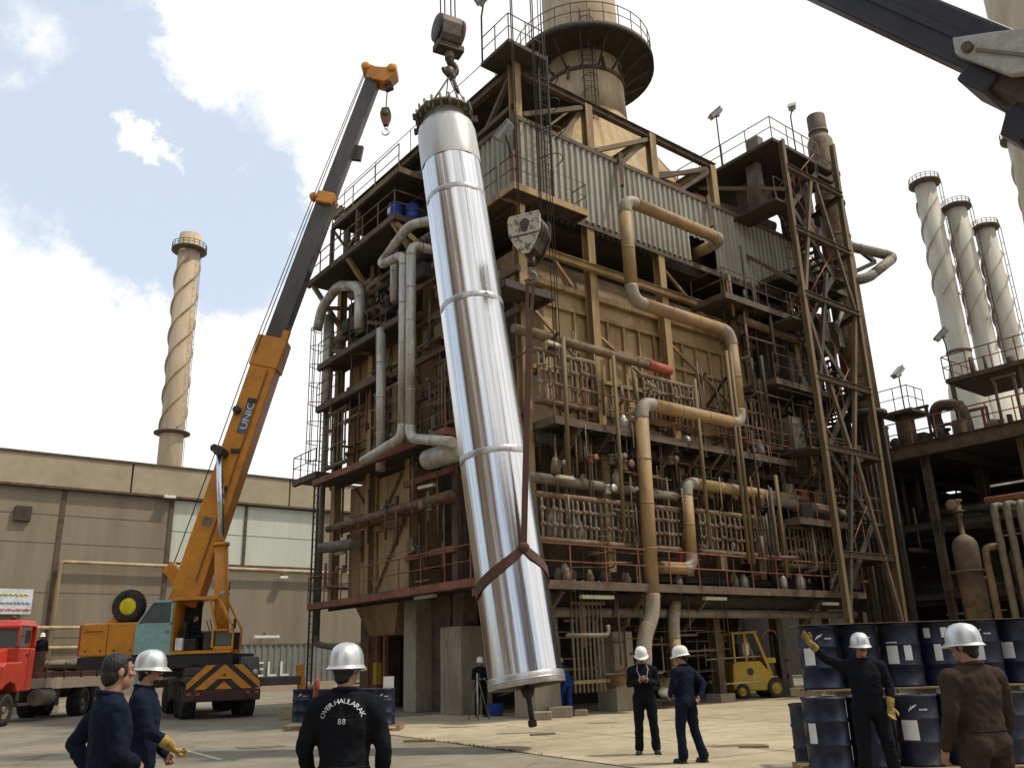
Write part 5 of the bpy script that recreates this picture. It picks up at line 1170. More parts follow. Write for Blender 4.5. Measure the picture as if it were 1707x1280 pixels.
def stripe(pts): mb.prism([V((x, 0, z)) for x, z in pts], (0, -.049, 0), (0, -.041, 0))
stripe([(-.02, 1.80), (.02, 1.80), (.98, .98), (.62, .98), (.0, 1.50), (-.62, .98), (-.98, .98)])
stripe([(-.30, .98), (.30, .98), (0, 1.23)])
stripe([(-.62, 1.79), (-.30, 1.79), (-1.10, 1.10), (-1.25, .99), (-1.24, 1.21)])
stripe([(.62, 1.79), (.30, 1.79), (1.10, 1.10), (1.25, .99), (1.24, 1.21)])
K_('hazard_stripes', mb, orange, bo)
K_('hazard_plate', MB().box(-.42, .42, -.065, -.055, 1.32, 1.42), orange, bo)
K_('bumper', MB().box(-1.28, 1.28, -.06, .25, .58, .96), mat('dark_red_bumper', (.06, .022, .018), .6, dirt=(.03, .02, .015), amt=.8, scale=3), bevel=.04)
K_('driver_cab', MB().hexa([(.55, .1, 1.43), (1.27, .1, 1.43), (1.27, 1.5, 1.43), (.55, 1.5, 1.43), (.62, .3, 2.05), (1.22, .3, 2.05), (1.22, 1.4, 2.05), (.62, 1.4, 2.05)]), boomg, bevel=.04)
K_('driver_window', MB().box(.70, 1.15, .165, .19, 1.62, 1.95).xf(Matrix.Identity(4)), glass)
K_('headlight', MB().lathe([(.02, -.03), (.09, -.03), (.10, 0), (.10, .06)], 16, (.80, .06, 1.52), (0, 1, 0)), lens_)
K_('headlight', MB().lathe([(.02, -.03), (.09, -.03), (.10, 0), (.10, .06)], 16, (1.08, .06, 1.52), (0, 1, 0)), lens_)
for x in (-1.02, 1.02):
    for y in (1.25, 2.7, 6.4, 7.8): wheel(crane, (x, y, .56), .56, .52, (1 if x > 0 else -1, 0, 0))
K_('outrigger_beam', MB().box(1.25, 2.85, .55, .85, 1.02, 1.32), boomg, bevel=.02)
K_('outrigger_jack', MB().bar((2.95, .7, .55), (2.80, .7, 1.75), .22, .26), orange, bevel=.02)
K_('outrigger_beam', MB().box(-2.2, -1.25, 6.2, 6.5, 1.02, 1.32), boomg, bevel=.02)
K_('outrigger_jack', MB().bar((-2.2, 6.35, .5), (-2.2, 6.35, 1.7), .2), orange, bevel=.02)
# superstructure, slewed so that the boom runs to the right of the photograph
CUR = Matrix.Translation((-13.0, 33.8, 0))
K_('slew_ring', MB().lathe([(.75, 1.43), (.75, 1.74)], 28, (.2, .2, 0)), dark)
K_('turntable', MB().box(-3.2, 2.5, -1.3, 1.3, 1.75, 2.2), mat('black_chassis', (.02, .019, .018), .6, dirt=(.04, .035, .03), amt=.6, scale=3), bevel=.03)
K_('counterweight', MB().box(-3.20, -1.05, -1.25, 1.25, 2.21, 3.40), orange, bevel=.07)
K_('counterweight_end', MB().box(-3.29, -3.205, -1.2, 1.2, 2.25, 3.36), redv, bevel=.02)
K_('winch_bracket', MB().hexa([(-2.7, -.6, 3.41), (-1.3, -.6, 3.41), (-1.3, .6, 3.41), (-2.7, .6, 3.41), (-2.0, -.4, 4.0), (-1.5, -.4, 4.0), (-1.5, .4, 4.0), (-2.0, .4, 4.0)]), orange, bevel=.04)
K_('exhaust_stack', MB().box(-2.65, -2.3, .2, .6, 3.41, 4.35), rubber, bevel=.05)
# spare wheel with a yellow disc
sp = wheel(crane, (-1.72, -.75, 4.0), .60, .40, (0, -1, 0), rubber)
K_('wheel_disc', MB().lathe([(.02, .13), (.27, .13), (.33, .10), (.34, .05)], 28, (-1.72, -.78, 4.0), (0, -1, 0)), yelb, sp)
# cab
cy0, cy1 = -1.35, -.35
FRS = CUR
CUR = FRS @ Matrix(((.91, 0, 0, .36), (0, 1, 0, 0), (0, 0, 1, 0), (0, 0, 0, 1)))
cab = K_('cab_shell', MB().box(-.15, 2.3, cy0, cy1, 2.21, 2.32).box(-.15, 1.62, cy0-.03, cy1, 4.12, 4.24).box(-.18, -.10, cy0, cy1, 2.33, 4.11).box(1.55, 2.34, cy0, cy0+.05, 2.33, 2.45).bar((2.31, cy0+.03, 2.3), (2.31, cy0+.03, 3.12), .07).bar((2.31, cy0+.03, 3.08), (1.64, cy0+.03, 4.16), .09).bar((2.31, cy1-.03, 2.3), (2.31, cy1-.03, 3.12), .07).bar((2.31, cy1-.03, 3.08), (1.64, cy1-.03, 4.16), .09).bar((1.5, cy0+.03, 3.02), (2.31, cy0+.03, 3.02), .14, .07).bar((1.5, cy0+.03, 2.4), (1.5, cy0+.03, 3.02), .09).bar((1.62, cy0+.03, 3.05), (1.28, cy0+.03, 4.14), .09), orange)
K_('cab_window', MB().prism([V((x, 0, z)) for x, z in ((1.60, 2.48), (2.24, 2.48), (2.24, 2.92), (1.60, 2.92))], (0, cy0+.02, 0), (0, cy0+.035, 0)), glass, cab)
K_('cab_back', MB().box(-.1, .62, cy1-.05, cy1, 2.33, 4.11).box(.62, 2.28, cy1-.05, cy1, 2.33, 2.95), black, cab)
K_('control_box', MB().box(1.05, 1.42, cy0+.25, cy1-.1, 2.33, 3.0).bar((1.2, -.9, 3.0), (1.05, -.95, 3.38), .04).bar((1.3, -.9, 3.0), (1.2, -.95, 3.42), .04), dark, cab)
K_('operator_seat', MB().box(.25, .75, -1.15, -.6, 2.33, 2.75).box(.18, .30, -1.15, -.6, 2.75, 3.35), rubber, cab, bevel=.04)
K_('water_canister', MB().box(-.02, .28, cy0+.02, cy0+.22, 2.33, 2.78), white, cab, bevel=.04)
# teal sliding door standing open to the rear
CUR = FRS @ Matrix(((.81, 0, 0, .343), (0, 1, 0, 0), (0, 0, 1, 0), (0, 0, 0, 1)))
dy = cy0-.09
dr = K_('cab_door', MB().box(-1.78, -.14, dy, dy+.05, 2.24, 3.26).bar((-.19, dy+.025, 3.26), (-.19, dy+.025, 4.12), .06, .10, (1, 0, 0)).bar((-1.74, dy+.025, 3.26), (-1.05, dy+.025, 4.12), .07, .09, (0, 1, 0)).bar((-1.09, dy+.025, 4.10), (-.14, dy+.025, 4.10), .06, .09).bar((-1.74, dy+.025, 3.29), (-.14, dy+.025, 3.29), .06, .07), teal, bevel=.01)
K_('door_window', MB().prism([V((x, 0, z)) for x, z in ((-1.66, 3.33), (-.25, 3.33), (-.25, 4.05), (-1.05, 4.05))], (0, dy+.018, 0), (0, dy+.032, 0)), glass, dr)
K_('door_handle', MB().box(-.40, -.22, dy-.04, dy-.005, 3.0, 3.06), chrome, dr)
CUR = Matrix.Identity(4)
# boom
b0 = at(308, 1010, 33.6); b1 = at(453, 585, 34.2); b1b = at(545, 338, 34.8); bt = at(622, 136, 35.2)
bd = (b1-b0).normalized(); nb_ = V((0, 1, 0)); wide = bd.cross(nb_).normalized()   # wide: across the side face
def sect(name, p, q, w_, h, m, **k): return K_(name, MB().bar(p, q, h, w_, wide), m, **k) if 0 else K_(name, MB().bar(p, q, h, w_, V((0, 1, 0)).cross(q-p).cross(q-p)), m, **k)
main = sect('boom_base_section', b0, b1+bd*.25, .80, 1.12, orange, bevel=.03)
sect('boom_middle_section', b1, b1b, .62, .80, boomg, bevel=.03)
sect('boom_top_section', b1b, bt, .50, .68, boomg, bevel=.03)
dm = (b1b-b1).normalized(); dt = (bt-b1b).normalized()
K_('boom_collar', MB().bar(b1b-dm*.30, b1b+dm*.30, .78, .96, V((0, 1, 0))), orange, bevel=.05)
K_('collar_pulley', MB().lathe([(.02, -.12), (.20, -.12), (.20, .12), (.02, .12)], 16, b1b-wide*.0+V((-.58, -.1, .25)), (0, 1, 0)), orange)
K_('boom_end_frame', MB().bar(b1-bd*.9, b1+bd*.5, 1.24, .90, V((0, 1, 0))), orange, bevel=.04)
K_('end_frame_horn', MB().bar(b1+V((.45, -.35, -.3)), b1+V((.72, -.35, .75)), .22, .3), orange, bevel=.03)
ly = V((0, -.42, 0))
fx = bd.cross(V((0, -1, 0))).normalized(); fx = fx if fx.x > 0 else -fx
# long weld rib and seam on the near side of the base section
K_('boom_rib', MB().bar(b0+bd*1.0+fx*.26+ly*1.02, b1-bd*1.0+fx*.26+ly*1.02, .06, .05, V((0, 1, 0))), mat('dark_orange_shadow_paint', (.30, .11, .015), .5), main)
for t in (4.6, 6.2, 8.4): K_('boom_lug', MB().bar(b0+bd*t-fx*.1+ly*1.05, b0+bd*(t+.08)+fx*.25+ly*1.05, .16, .09, V((0, 1, 0))), dark, main)
# nameplate UNIC
pc = b0.lerp(b1, .715) + ly*.97 + fx*.06
K_('name_plate', MB().bar(pc-bd*.78, pc+bd*.78, .42, .02, V((0, 1, 0))), mat('plate_blue_grey', (.10, .13, .16), .5), main)
gl, wd = letters('UNIC', .40)
mb = MB()
for x, wl, vs, fs in gl: mb.add([pc + bd*((x+v.x)*1.25-wd*.625+.03) - fx*(v.y-.14) + V((0, -.016, 0)) for v in vs], fs)
K_('name_letters', mb, white, main)
pc2 = b0.lerp(b1, .30) + ly*.97 - fx*.1
K_('warning_sticker', MB().bar(pc2-bd*.18, pc2+bd*.18, .34, .02, V((0, 1, 0))), gtub, main)
# luffing cylinder
cl0 = at(370, 1085, 33.0); cl1 = at(369, 905, 33.0); cl2 = at(366, 752, 33.0)
K_('luffing_cylinder', MB().tube([cl0, cl1], .26, 20).tube([cl1-(cl1-cl0).normalized()*.12, cl1], .31, 20), orange)
K_('cylinder_rod', MB().tube([cl1, cl2], .135, 16), chrome)
K_('cylinder_pin', MB().tube([cl2+V((0, -.22, 0)), cl2+V((0, 1.0, 0))], .20, 14), blockd)
K_('pivot_bracket', MB().bar(b0+bd*.9-fx*.5, b0+bd*1.3-fx*1.15, .35, .5), orange, bevel=.03)
# boom head with two sheaves
hd = thing  # noqa
def P2(x, y): return at(x, y, 35.2)
K_('boom_head', MB().prism([P2(x, y) for x, y in ((606, 121), (611, 113), (628, 120), (645, 121), (656, 115), (663, 117), (663, 128), (650, 140), (642, 145), (622, 140), (612, 128))], (0, -.42, 0), (0, .42, 0)), orange, bevel=.03)
for x, y in ((612, 120), (655, 123)): K_('head_sheave', MB().lathe([(.05, -.5), (.20, -.5), (.22, -.45), (.22, .45), (.20, .5), (.05, .5)], 20, P2(x, y), (0, 1, 0)), orange)
K_('head_block', MB().bar(P2(644, 139), P2(650, 150), .3, .4), blockd)
K_('boom_side_box', MB().bar(P2(578, 268)+V((.42, 0, 0)), P2(583, 245)+V((.42, 0, 0)), .22, .5), boomg)
def crope(a): return MB().tube(a, .022, 5)
K_('winch_line', crope([at(290, 938, 33.5), at(366, 735, 33.4), at(418, 590, 33.4), at(517, 340, 34.4), at(607, 122, 35)]), ropem)
K_('winch_line', crope([at(425, 588, 33.6), at(521, 342, 34.4), at(610, 120, 35)]), ropem)
for x, y in ((409, 683), (372, 747)): K_('rope_guide', MB().lathe([(.03, -.1), (.16, -.1), (.16, .1), (.03, .1)], 14, at(x-14, y, 33.5), (0, 1, 0)), dark)
# hanging hook of this crane
hq = P2(643, 195)
ch = thing('crane_hook', 'small rusty hook block hanging from the orange crane boom tip', 'hook block', hq-Z*1.2)
K_('cheek_plate', MB().prism([hq+V((x, 0, z)) for x, z in ((-.17, .45), (.17, .45), (.26, .15), (.24, -.1), (.10, -.5), (-.10, -.5), (-.24, -.1), (-.26, .15))], (0, -.14, 0), (0, .14, 0)), mat('rusty_orange_block', (.24, .10, .05), .7, dirt=(.09, .05, .035), amt=.8, scale=4), ch)
K_('hook', MB().tube([hq+V((0, 0, -.5)), hq+V((0, 0, -.66))]+[hq+V((.17*math.sin(a), 0, -.86+.17*math.cos(a))) for a in [R_(10+26*i) for i in range(11)]], [.06, .06]+[.055-.002*i for i in range(11)], 10), chrome, ch)
K_('sheave', MB().lathe([(.05, -.18), (.16, -.18), (.16, .18), (.05, .18)], 18, hq+V((0, 0, .12)), (0, 1, 0)), blockd, ch)
MB().tube([hq+V((0, 0, .4)), P2(646, 146)], .03, 6).build('hoist_rope', ropem, label='short rope holding the small hook under the orange crane boom tip', cat='rope')
# small fittings that a working crane carries
CUR = FRS
K_('panel_seam', MB().box(-2.2, -2.18, -1.258, -1.2505, 2.25, 3.36), chevk)
for x in (-2.95, -2.4, -1.9, -1.3): K_('bolt_head', MB().tube([(x, -1.25, 2.42), (x, -1.275, 2.42)], .035, 8), dark)
K_('grab_rail', MB().tube(fillet([(-3.0, -1.26, 3.1), (-3.0, -1.34, 3.1), (-2.4, -1.34, 3.1), (-2.4, -1.26, 3.1)], .05), .018, 6), dark)
K_('wing_mirror', MB().bar((2.45, -1.42, 3.2), (2.62, -1.62, 3.2), .03).box(2.58, 2.64, -1.74, -1.60, 3.05, 3.38), dark)
for k in range(3): K_('hydraulic_hose', MB().tube(fillet([(1.9-.1*k, -.55+.12*k, 2.2), (1.6, -.6+.1*k, 3.2+.15*k), (1.95, -.5, 4.4+.2*k)], .5), .028, 6), rubber)
K_('cab_step', MB().box(.5, 1.1, -1.45, -1.32, 1.78, 1.84), dark)
K_('work_lamp', MB().lathe([(.02, 0), (.08, .02), (.09, .12), (.03, .16)], 14, (1.9, -1.3, 4.32), (1, -.3, 0)), lampm)
CUR = CAR
for x in (-.9, .9): K_('tow_hook', MB().tube([(x, -.06, .72), (x, -.16, .72), (x, -.18, .66), (x, -.1, .62)], .022, 7), dark)
for x in (-1.15, -.85, .85, 1.15): K_('marker_lamp', MB().box(x-.06, x+.06, -.085, -.061, .80, .88), redv)
K_('mud_flap', MB().box(-1.26, -.6, 3.55, 3.58, .25, 1.1), rubber)
# ------------------------------------------------------------------ red truck at the left edge
rf = at(-72, 1150, 30.2); rf.z = 0
CUR = Matrix.Translation(rf) @ Matrix.Rotation(R_(4), 4, 'Z')
trk = thing('red_truck', 'red flatbed truck with a square headlight, cut by the left photo edge', 'truck', (0, 4, 0))
R2 = lambda name, mb, m, par=None, **k: reg(mb.build(name, m, par or trk, **k))
R2('hood', MB().hexa([(-.62, .15, 1.15), (.62, .15, 1.15), (.72, 1.7, 1.15), (-.72, 1.7, 1.15), (-.56, .2, 2.35), (.56, .2, 2.35), (.68, 1.7, 2.62), (-.68, 1.7, 2.62)]), red, bevel=.07)
R2('grille', MB().box(-.50, .50, .10, .149, 1.28, 2.2).add([], []), black)
mb = MB()
for k in range(9): mb.box(-.48, .48, .075, .099, 1.34+.095*k, 1.38+.095*k)
R2('grille_bars', mb, dark)
for s in (-1, 1):
    R2('fender', MB().prism([V((0, y, z)) for y, z in ((.35, 1.2), (.35, 1.95), (.55, 2.08), (1.65, 2.12), (1.75, 1.9), (1.75, 1.1), (1.5, 1.1), (1.35, 1.35), (.95, 1.45), (.6, 1.3), (.5, 1.2))], (s*.74, 0, 0), (s*1.24, 0, 0)), red, bevel=.04)
    R2('headlight', MB().box(min(s*.80, s*1.16), max(s*.80, s*1.16), .29, .349, 1.52, 1.88), lens_, bevel=.03)
R2('bumper', MB().box(-1.26, 1.26, -.12, .12, .82, 1.16), mat('dusty_bumper', (.16, .13, .10), .6, dirt=(.09, .07, .05), amt=.8, scale=3), bevel=.05)
cabm = R2('cab', MB().box(-.98, .98, 1.72, 3.1, 1.1, 2.62).hexa([(-.98, 1.76, 3.36), (.98, 1.76, 3.36), (.98, 3.1, 3.36), (-.98, 3.1, 3.36), (-.86, 1.95, 3.60), (.86, 1.95, 3.60), (.86, 3.0, 3.60), (-.86, 3.0, 3.60)]).box(-.98, -.88, 1.74, 1.84, 2.62, 3.36).box(.88, .98, 1.74, 1.84, 2.62, 3.36).box(-.98, .98, 3.0, 3.1, 2.62, 3.36).box(.88, .98, 2.55, 2.65, 2.62, 3.36).box(-.97, .97, 1.66, 1.759, 3.28, 3.42), red, bevel=.05)
R2('windshield', MB().box(-.88, .88, 1.78, 1.80, 2.63, 3.27), glass, cabm)
R2('side_window', MB().box(.93, .945, 1.85, 2.54, 2.64, 3.35), glass, cabm)
R2('interior', MB().box(-.8, .8, 2.0, 2.9, 2.4, 3.0), black, cabm)
R2('roof_beacon', MB().lathe([(.02, 0), (.10, 0), (.10, .12), (.05, .18)], 12, (.35, 2.4, 3.6)), dark, cabm)
for s in (-1, 1): R2('wing_mirror', MB().bar((s*.98, 1.8, 3.0), (s*1.28, 1.72, 3.0), .03).box(min(s*1.2, s*1.38), max(s*1.2, s*1.38), 1.68, 1.72, 2.75, 3.2), dark, cabm)
R2('door_seam', MB().box(.981, .986, 1.84, 1.86, 1.2, 2.6).box(.981, .986, 2.62, 2.64, 1.2, 2.6).xf(Matrix.Identity(4)), chevk, cabm)
R2('door_handle', MB().box(.985, 1.02, 2.4, 2.55, 2.35, 2.40), dark, cabm)
R2('side_step', MB().box(.9, 1.2, 1.8, 2.6, .62, .70), dark)
R2('fuel_tank', MB().tube([(.95, 3.6, .85), (.95, 4.7, .85)], .30, 18), gtub)
R2('chassis', MB().box(-.45, .45, .2, 10, .75, 1.08).box(-1.1, 1.1, 5.0, 5.3, .5, 1.1), dark)
bed = R2('flat_bed', MB().box(-1.25, 1.25, 3.4, 10.2, 1.55, 1.75), mat('rusty_bed_red', (.20, .07, .05), .7, dirt=(.09, .05, .035), amt=.8, scale=2))
mb = MB()
for y in (3.5, 5.1, 6.7, 8.3, 9.9): mb.box(-1.29, -1.255, y, y+.1, 1.5, 2.1).box(1.255, 1.29, y, y+.1, 1.5, 2.1)
R2('bed_stakes', mb, brown, bed)
R2('bed_rail', MB().box(1.26, 1.30, 3.4, 10.2, 1.9, 2.02).xf(Matrix.Identity(4)), brown, bed)
R2('head_board', MB().box(-1.2, 1.2, 3.42, 3.52, 1.76, 2.5), brown, bed)
for x in (-.98, .98):
    for y, r in ((1.05, .53), (7.4, .55), (8.7, .55)): wheel(trk, (x, y, r), r, .42 if y < 2 else .55, (1 if x > 0 else -1, 0, 0))
for k, (x, y, s, lb) in enumerate(((.6, 4.6, .5, 'pale sack lying on the red truck bed, nearest its cab'), (.7, 6.0, .55, 'pale sack in the middle of the red truck bed'), (.6, 7.6, .6, 'lumpy tan sack near the tail of the red truck bed'))):
    MB().ell((x, y, 1.76+s*.42), (s*.9, s*1.3, s*.42), 16).build('sack', tanload, label=lb, cat='sack')
# ------------------------------------------------------------------ yellow forklift
fo = gnd(1260, 1163); CUR = Matrix.Translation(fo) @ Matrix.Rotation(R_(10), 4, 'Z')
fk = thing('forklift', 'yellow forklift with an overhead guard parked under the furnace', 'forklift', (0, 0, 0))
F2 = lambda name, mb, m, par=None, **k: reg(mb.build(name, m, par or fk, **k))
F2('body', MB().prism([V((x, 0, z)) for x, z in ((-1.0, .28), (-1.05, .5), (-1.0, 1.25), (-.8, 1.32), (.10, 1.32), (.55, .78), (.75, .78), (.75, .35), (.45, .28))], (0, -.55, 0), (0, .55, 0)), yelp, bevel=.06)
F2('side_emblem', MB().lathe([(.02, 0), (.13, 0), (.13, .012)], 20, (-.35, -.552, .95), (0, -1, 0)), chevk)
F2('cowl', MB().box(.35, .78, -.42, .42, 1.22, 1.42), yelp, bevel=.03)
F2('cowl_post', MB().box(.40, .72, -.36, .36, .80, 1.21), dark)
g_ = MB()
for y in (-.48, .48): g_.bar((-.88, y, 1.30), (-.88, y, 2.30), .07).bar((-.42, y, 1.32), (-.42, y, 2.32), .06).bar((.0, y, 2.34), (.50, y, .82), .08, .1).bar((-.90, y, 2.32), (.10, y, 2.36), .07)
for x in (-.9, -.6, -.3, 0): g_.bar((x, -.48, 2.36), (x, .48, 2.36), .06)
F2('overhead_guard', g_, yelp)
F2('seat', MB().box(-.55, -.05, -.25, .25, 1.33, 1.5).box(-.62, -.5, -.25, .25, 1.5, 1.95), rubber, bevel=.04)
F2('gas_bottle', MB().lathe([(.12, 0), (.14, .05), (.14, .42), (.05, .5)], 14, (-.25, -.1, 1.52)), white)
F2('steering_wheel', MB().lathe([(.15, -.015), (.18, 0), (.15, .015)], 16, (.25, 0, 1.55), (-.6, 0, .8), cap=False), rubber)
m_ = MB()
for y in (-.32, .32): m_.bar((1.05, y, .08), (1.05, y, 2.35), .12, .14).bar((1.2, y*.8, .08), (1.2, y*.8, 2.3), .08, .1)
for z in (.5, 1.2, 2.3): m_.bar((1.05, -.32, z), (1.05, .32, z), .1)
F2('mast', m_, dark)
F2('hose', MB().tube(fillet([(.35, -.3, 2.1), (.55, -.3, 2.42), (.95, -.3, 2.4), (1.05, -.3, 1.9)], .2), .03, 7), redv)
for y in (-.25, .25): F2('fork', MB().box(1.25, 2.3, y-.06, y+.06, .09, .14).box(1.22, 1.28, y-.06, y+.06, .09, .7), dark)
F2('load_grid', MB().bar((1.24, -.5, .75), (1.24, .5, .75), .06).bar((1.24, -.5, 1.3), (1.24, .5, 1.3), .06), dark)
for y in (-.5, .5):
    wheel(fk, (.62, y, .36), .36, .24, (0, 1 if y > 0 else -1, 0), yelp); wheel(fk, (-.72, y, .27), .27, .2, (0, 1 if y > 0 else -1, 0), yelp)
CUR = Matrix.Identity(4)
# ------------------------------------------------------------------ drums on pallets
qd = random.Random(12)
def drum_parts(par=None, frame_loc=(0, 0, 0), name='oil_drum', **kw):
    dn = [1+qd.uniform(-.004, .004)-(.03 if qd.random() < .06 else 0) for _ in range(28)]
    prof = [(.285, 0), (.295, .01), (.295, .03), (.283, .04), (.283, .27), (.296, .285), (.296, .305), (.283, .32), (.283, .56), (.296, .575), (.296, .595), (.283, .61), (.283, .84), (.295, .85), (.295, .88), (.275, .88), (.272, .865)]
    return MB().lathe(prof, 28, frame_loc, rj=dn).tube([V(frame_loc)+V((.15, .1, .865)), V(frame_loc)+V((.15, .1, .885))], .035, 10).build(name, qd.choice((drumb, drumb, drumg)), origin=frame_loc, **kw)
def curved_label(par, c, ang, w_, z0, z1, m, name='paper_label', r=.287):
    c = V(c); n = 6; vs = []
    for i in range(n+1):
        a = ang + (i/n-.5)*w_/r
        for rr in (r-.004, r+.001):
            vs += [c+V((math.cos(a)*rr, math.sin(a)*rr, z0)), c+V((math.cos(a)*rr, math.sin(a)*rr, z1))]
    fs = []
    for i in range(n): fs += [(4*i+2, 4*i+6, 4*i+7, 4*i+3), (4*i, 4*i+1, 4*i+5, 4*i+4), (4*i+1, 4*i+3, 4*i+7, 4*i+5), (4*i, 4*i+4, 4*i+6, 4*i+2)]
    return MB().add(vs, fs).build(name, m, par)
def pallet(label, c, rot, wx=1.25, wy=1.15):
    F = Matrix.Translation(c) @ Matrix.Rotation(rot, 4, 'Z')
    t = thing('pallet', label, 'pallet', (0, 0, 0), frame=F, group='wooden pallets')
    top = MB()
    for i in range(6): y = -wy/2+wy*i/5.0*.93+.04; top.box(-wx/2, wx/2, y-.05, y+.05, .11, .13)
    reg(top.build('top_boards', wood, t, frame=F))
    for i in range(3): x = -wx/2+.05+(wx-.1)*i/2; reg(MB().box(x-.045, x+.045, -wy/2, wy/2, .02, .108).build('bearer', wood, t, frame=F))
    reg(MB().box(-wx/2, wx/2, -wy/2+.0, -wy/2+.1, 0, .018).build('bottom_board', wood, t, frame=F))
    return t
def mark(par, c, ang, z, s=1.0):  # small white winged mark and a line of print on the drum's shoulder
    mb = MB(); c = V(c); r = .286
    def pt(u, h): a = ang+u/r; return c+V((math.cos(a)*r, math.sin(a)*r, z+h))
    for k in range(3): mb.bar(pt(-.05+.03*k, .02*k), pt(-.01+.03*k, .06+.01*k), .012, .004, (math.cos(ang), math.sin(ang), 0))
    for k in range(5): mb.bar(pt(.08+.022*k, .015), pt(.094+.022*k, .015), .02, .004, (math.cos(ang), math.sin(ang), 0))
    return mb.build('drum_print', signw, par)
DR = []
yu, yl = 13.3, 12.35
ux0 = at(1368, 1100, yu).x; lx0 = at(1379, 1220, yl).x
pos_u = [(ux0+.592*i, yu+(.04 if i % 2 else 0)) for i in range(8)]
wordu = ['leftmost drum of the upper row, white label low on its side', 'second drum from the left in the upper row, behind the waving man', 'third drum in the upper row, with a tall white label beside the waving man', 'fourth drum in the upper row, carrying four small paper stickers', 'fifth drum in the upper row, with a wide white label', 'sixth drum in the upper row, left of the brown jacket man', 'seventh drum in the upper row, behind the brown jacket helmet', 'rightmost drum of the upper row, at the photo edge']
labsu = [[(-.16, .17, .33, .60)], [], [(-.10, .16, .30, .62), (.12, .11, .36, .60)], [(.0, .10, .34, .58), (-.12, .09, .66, .80), (.12, .09, .66, .80)], [(-.05, .22, .33, .60)], [(-.14, .18, .34, .60)], [(.02, .24, .34, .60)], [(-.05, .2, .34, .6)]]
for i, (x, y) in enumerate(pos_u):
    o = drum_parts(None, (x, y, 1.085), label=wordu[i].replace('drum', 'navy drum', 1), cat='drum', group='navy drums stacked at the right')
    face = math.atan2(-y, -x)
    for du, w_, z0, z1 in labsu[i]: curved_label(o, (x, y, 1.085), face+du/.287, w_, z0, z1, paper)
    if i in (0, 1, 4, 6): mark(o, (x, y, 1.085), face+.05, .68)
MB().box(pos_u[0][0]-.31, pos_u[-1][0]+.3, yu-.30, yu+.36, 1.972, 1.980).build('cover_sheet', ptub, label='thin pale sheet laid across the tops of the upper drum row', cat='sheet')
wordl = ['leftmost drum of the lower row, white label half turned away', 'second drum of the lower row, behind the legs of the waving man', 'third drum of the lower row, big white label right of the waving man', 'fourth drum of the lower row, beside the brown jacket', 'fifth drum of the lower row, hidden by the brown jacket', 'sixth drum of the lower row, at the photo edge']
xl = [0, .60, 1.22, 1.82, 2.43, 3.03]
for i, dx in enumerate(xl):
    x, y = lx0+dx, yl
    o = drum_parts(None, (x, y, .14), label=wordl[i].replace('drum', 'navy drum', 1), cat='drum', group='navy drums stacked at the right')
    face = math.atan2(-y, -x)
    for du, w_, z0, z1 in ([(-.20, .12, .30, .56)], [], [(-.10, .21, .32, .58)], [(.22, .12, .3, .56)], [], [(0, .2, .3, .56)])[i]: curved_label(o, (x, y, .14), face+du/.287, w_, z0, z1, paper)
    if i in (2, 3): mark(o, (x, y, .14), face-.1, .68)
for i in range(4): pallet(('upper left pallet of the drum stack, under the leftmost drums', 'second upper pallet of the drum stack, behind the waving man', 'third upper pallet of the drum stack, left of the brown jacket', 'upper pallet of the drum stack at the photo edge')[i], (pos_u[0][0]+.3+1.19*i, yu+.18, .95), 0, 1.17)
for i in range(3): pallet(('lower left pallet of the drum stack, on the ground by the waving man', 'middle lower pallet of the drum stack on the ground', 'lower pallet of the drum stack on the ground at the photo edge')[i], (lx0+.3+1.22*i, yl+.2, 0.006), 0, 1.2)
for i in range(6):  # hidden back row carries the upper pallets
    if i % 2 == 0: drum_parts(None, (lx0+xl[i]+.1, yl+.95, .01), label='navy drum standing behind the lower row under the upper pallets', cat='drum', group='back drums under the upper pallets')
# drums behind the foreman
for i, (px, py, lb) in enumerate(((503, 1211, 'navy drum on a pallet left of the lettered coverall man'), (545, 1213, 'navy drum directly behind the lettered coverall man, left side'), (612, 1214, 'navy drum partly behind the lettered coverall man, right side'), (640, 1216, 'navy drum with a tilted white sheet on top, right of the lettered coverall man'))):
    g = gnd(px, py); o = drum_parts(None, (g.x, g.y, .14), label=lb, cat='drum', group='navy drums behind the lettered coverall man')
    face = math.atan2(-g.y, -g.x); mark(o, (g.x, g.y, .14), face-.3, .68)
    if i == 3: MB().box(g.x-.02, g.x+.26, g.y-.1, g.y-.09, 1.03, 1.32).build('paper_sheet', paper, label='white sheet propped on the drum right of the lettered coverall man', cat='paper sheet')
    if i == 0: MB().ell((g.x+.28, g.y-.3, 1.08), (.10, .10, .09), 12).build('rag', ptub, label='pale crumpled rag on the drum left of the lettered coverall man', cat='rag')
g = gnd(522, 1215); pallet('long pallet under the drums behind the lettered coverall man', (g.x+.05, g.y+.1, .006), .02, 1.5)
g = gnd(628, 1217); pallet('pallet under the drums right of the lettered coverall man', (g.x, g.y+.1, .006), .02, 1.3)
# drums and boxes beside the forklift
g = gnd(1197, 1152, 0); g = V((g.x*.93, g.y*.93, 0))
o = drum_parts(None, (g.x-.15, g.y, .42), label='blue drum standing on a dark box left of the forklift', cat='drum')
MB().box(g.x-.5, g.x+.25, g.y-.35, g.y+.35, 0, .41).build('tool_chest', dark, label='dark chest under the blue drum left of the forklift', cat='chest', bevel=.03)
o = drum_parts(None, (g.x+.55, g.y+.2, .01), label='grey blue drum between the chest and the forklift', cat='drum')
MB().ell((g.x-.25, g.y-.36, .50), (.25, .1, .09), 12).build('rag', paper, label='white rag heaped on the dark chest left of the forklift', cat='rag')
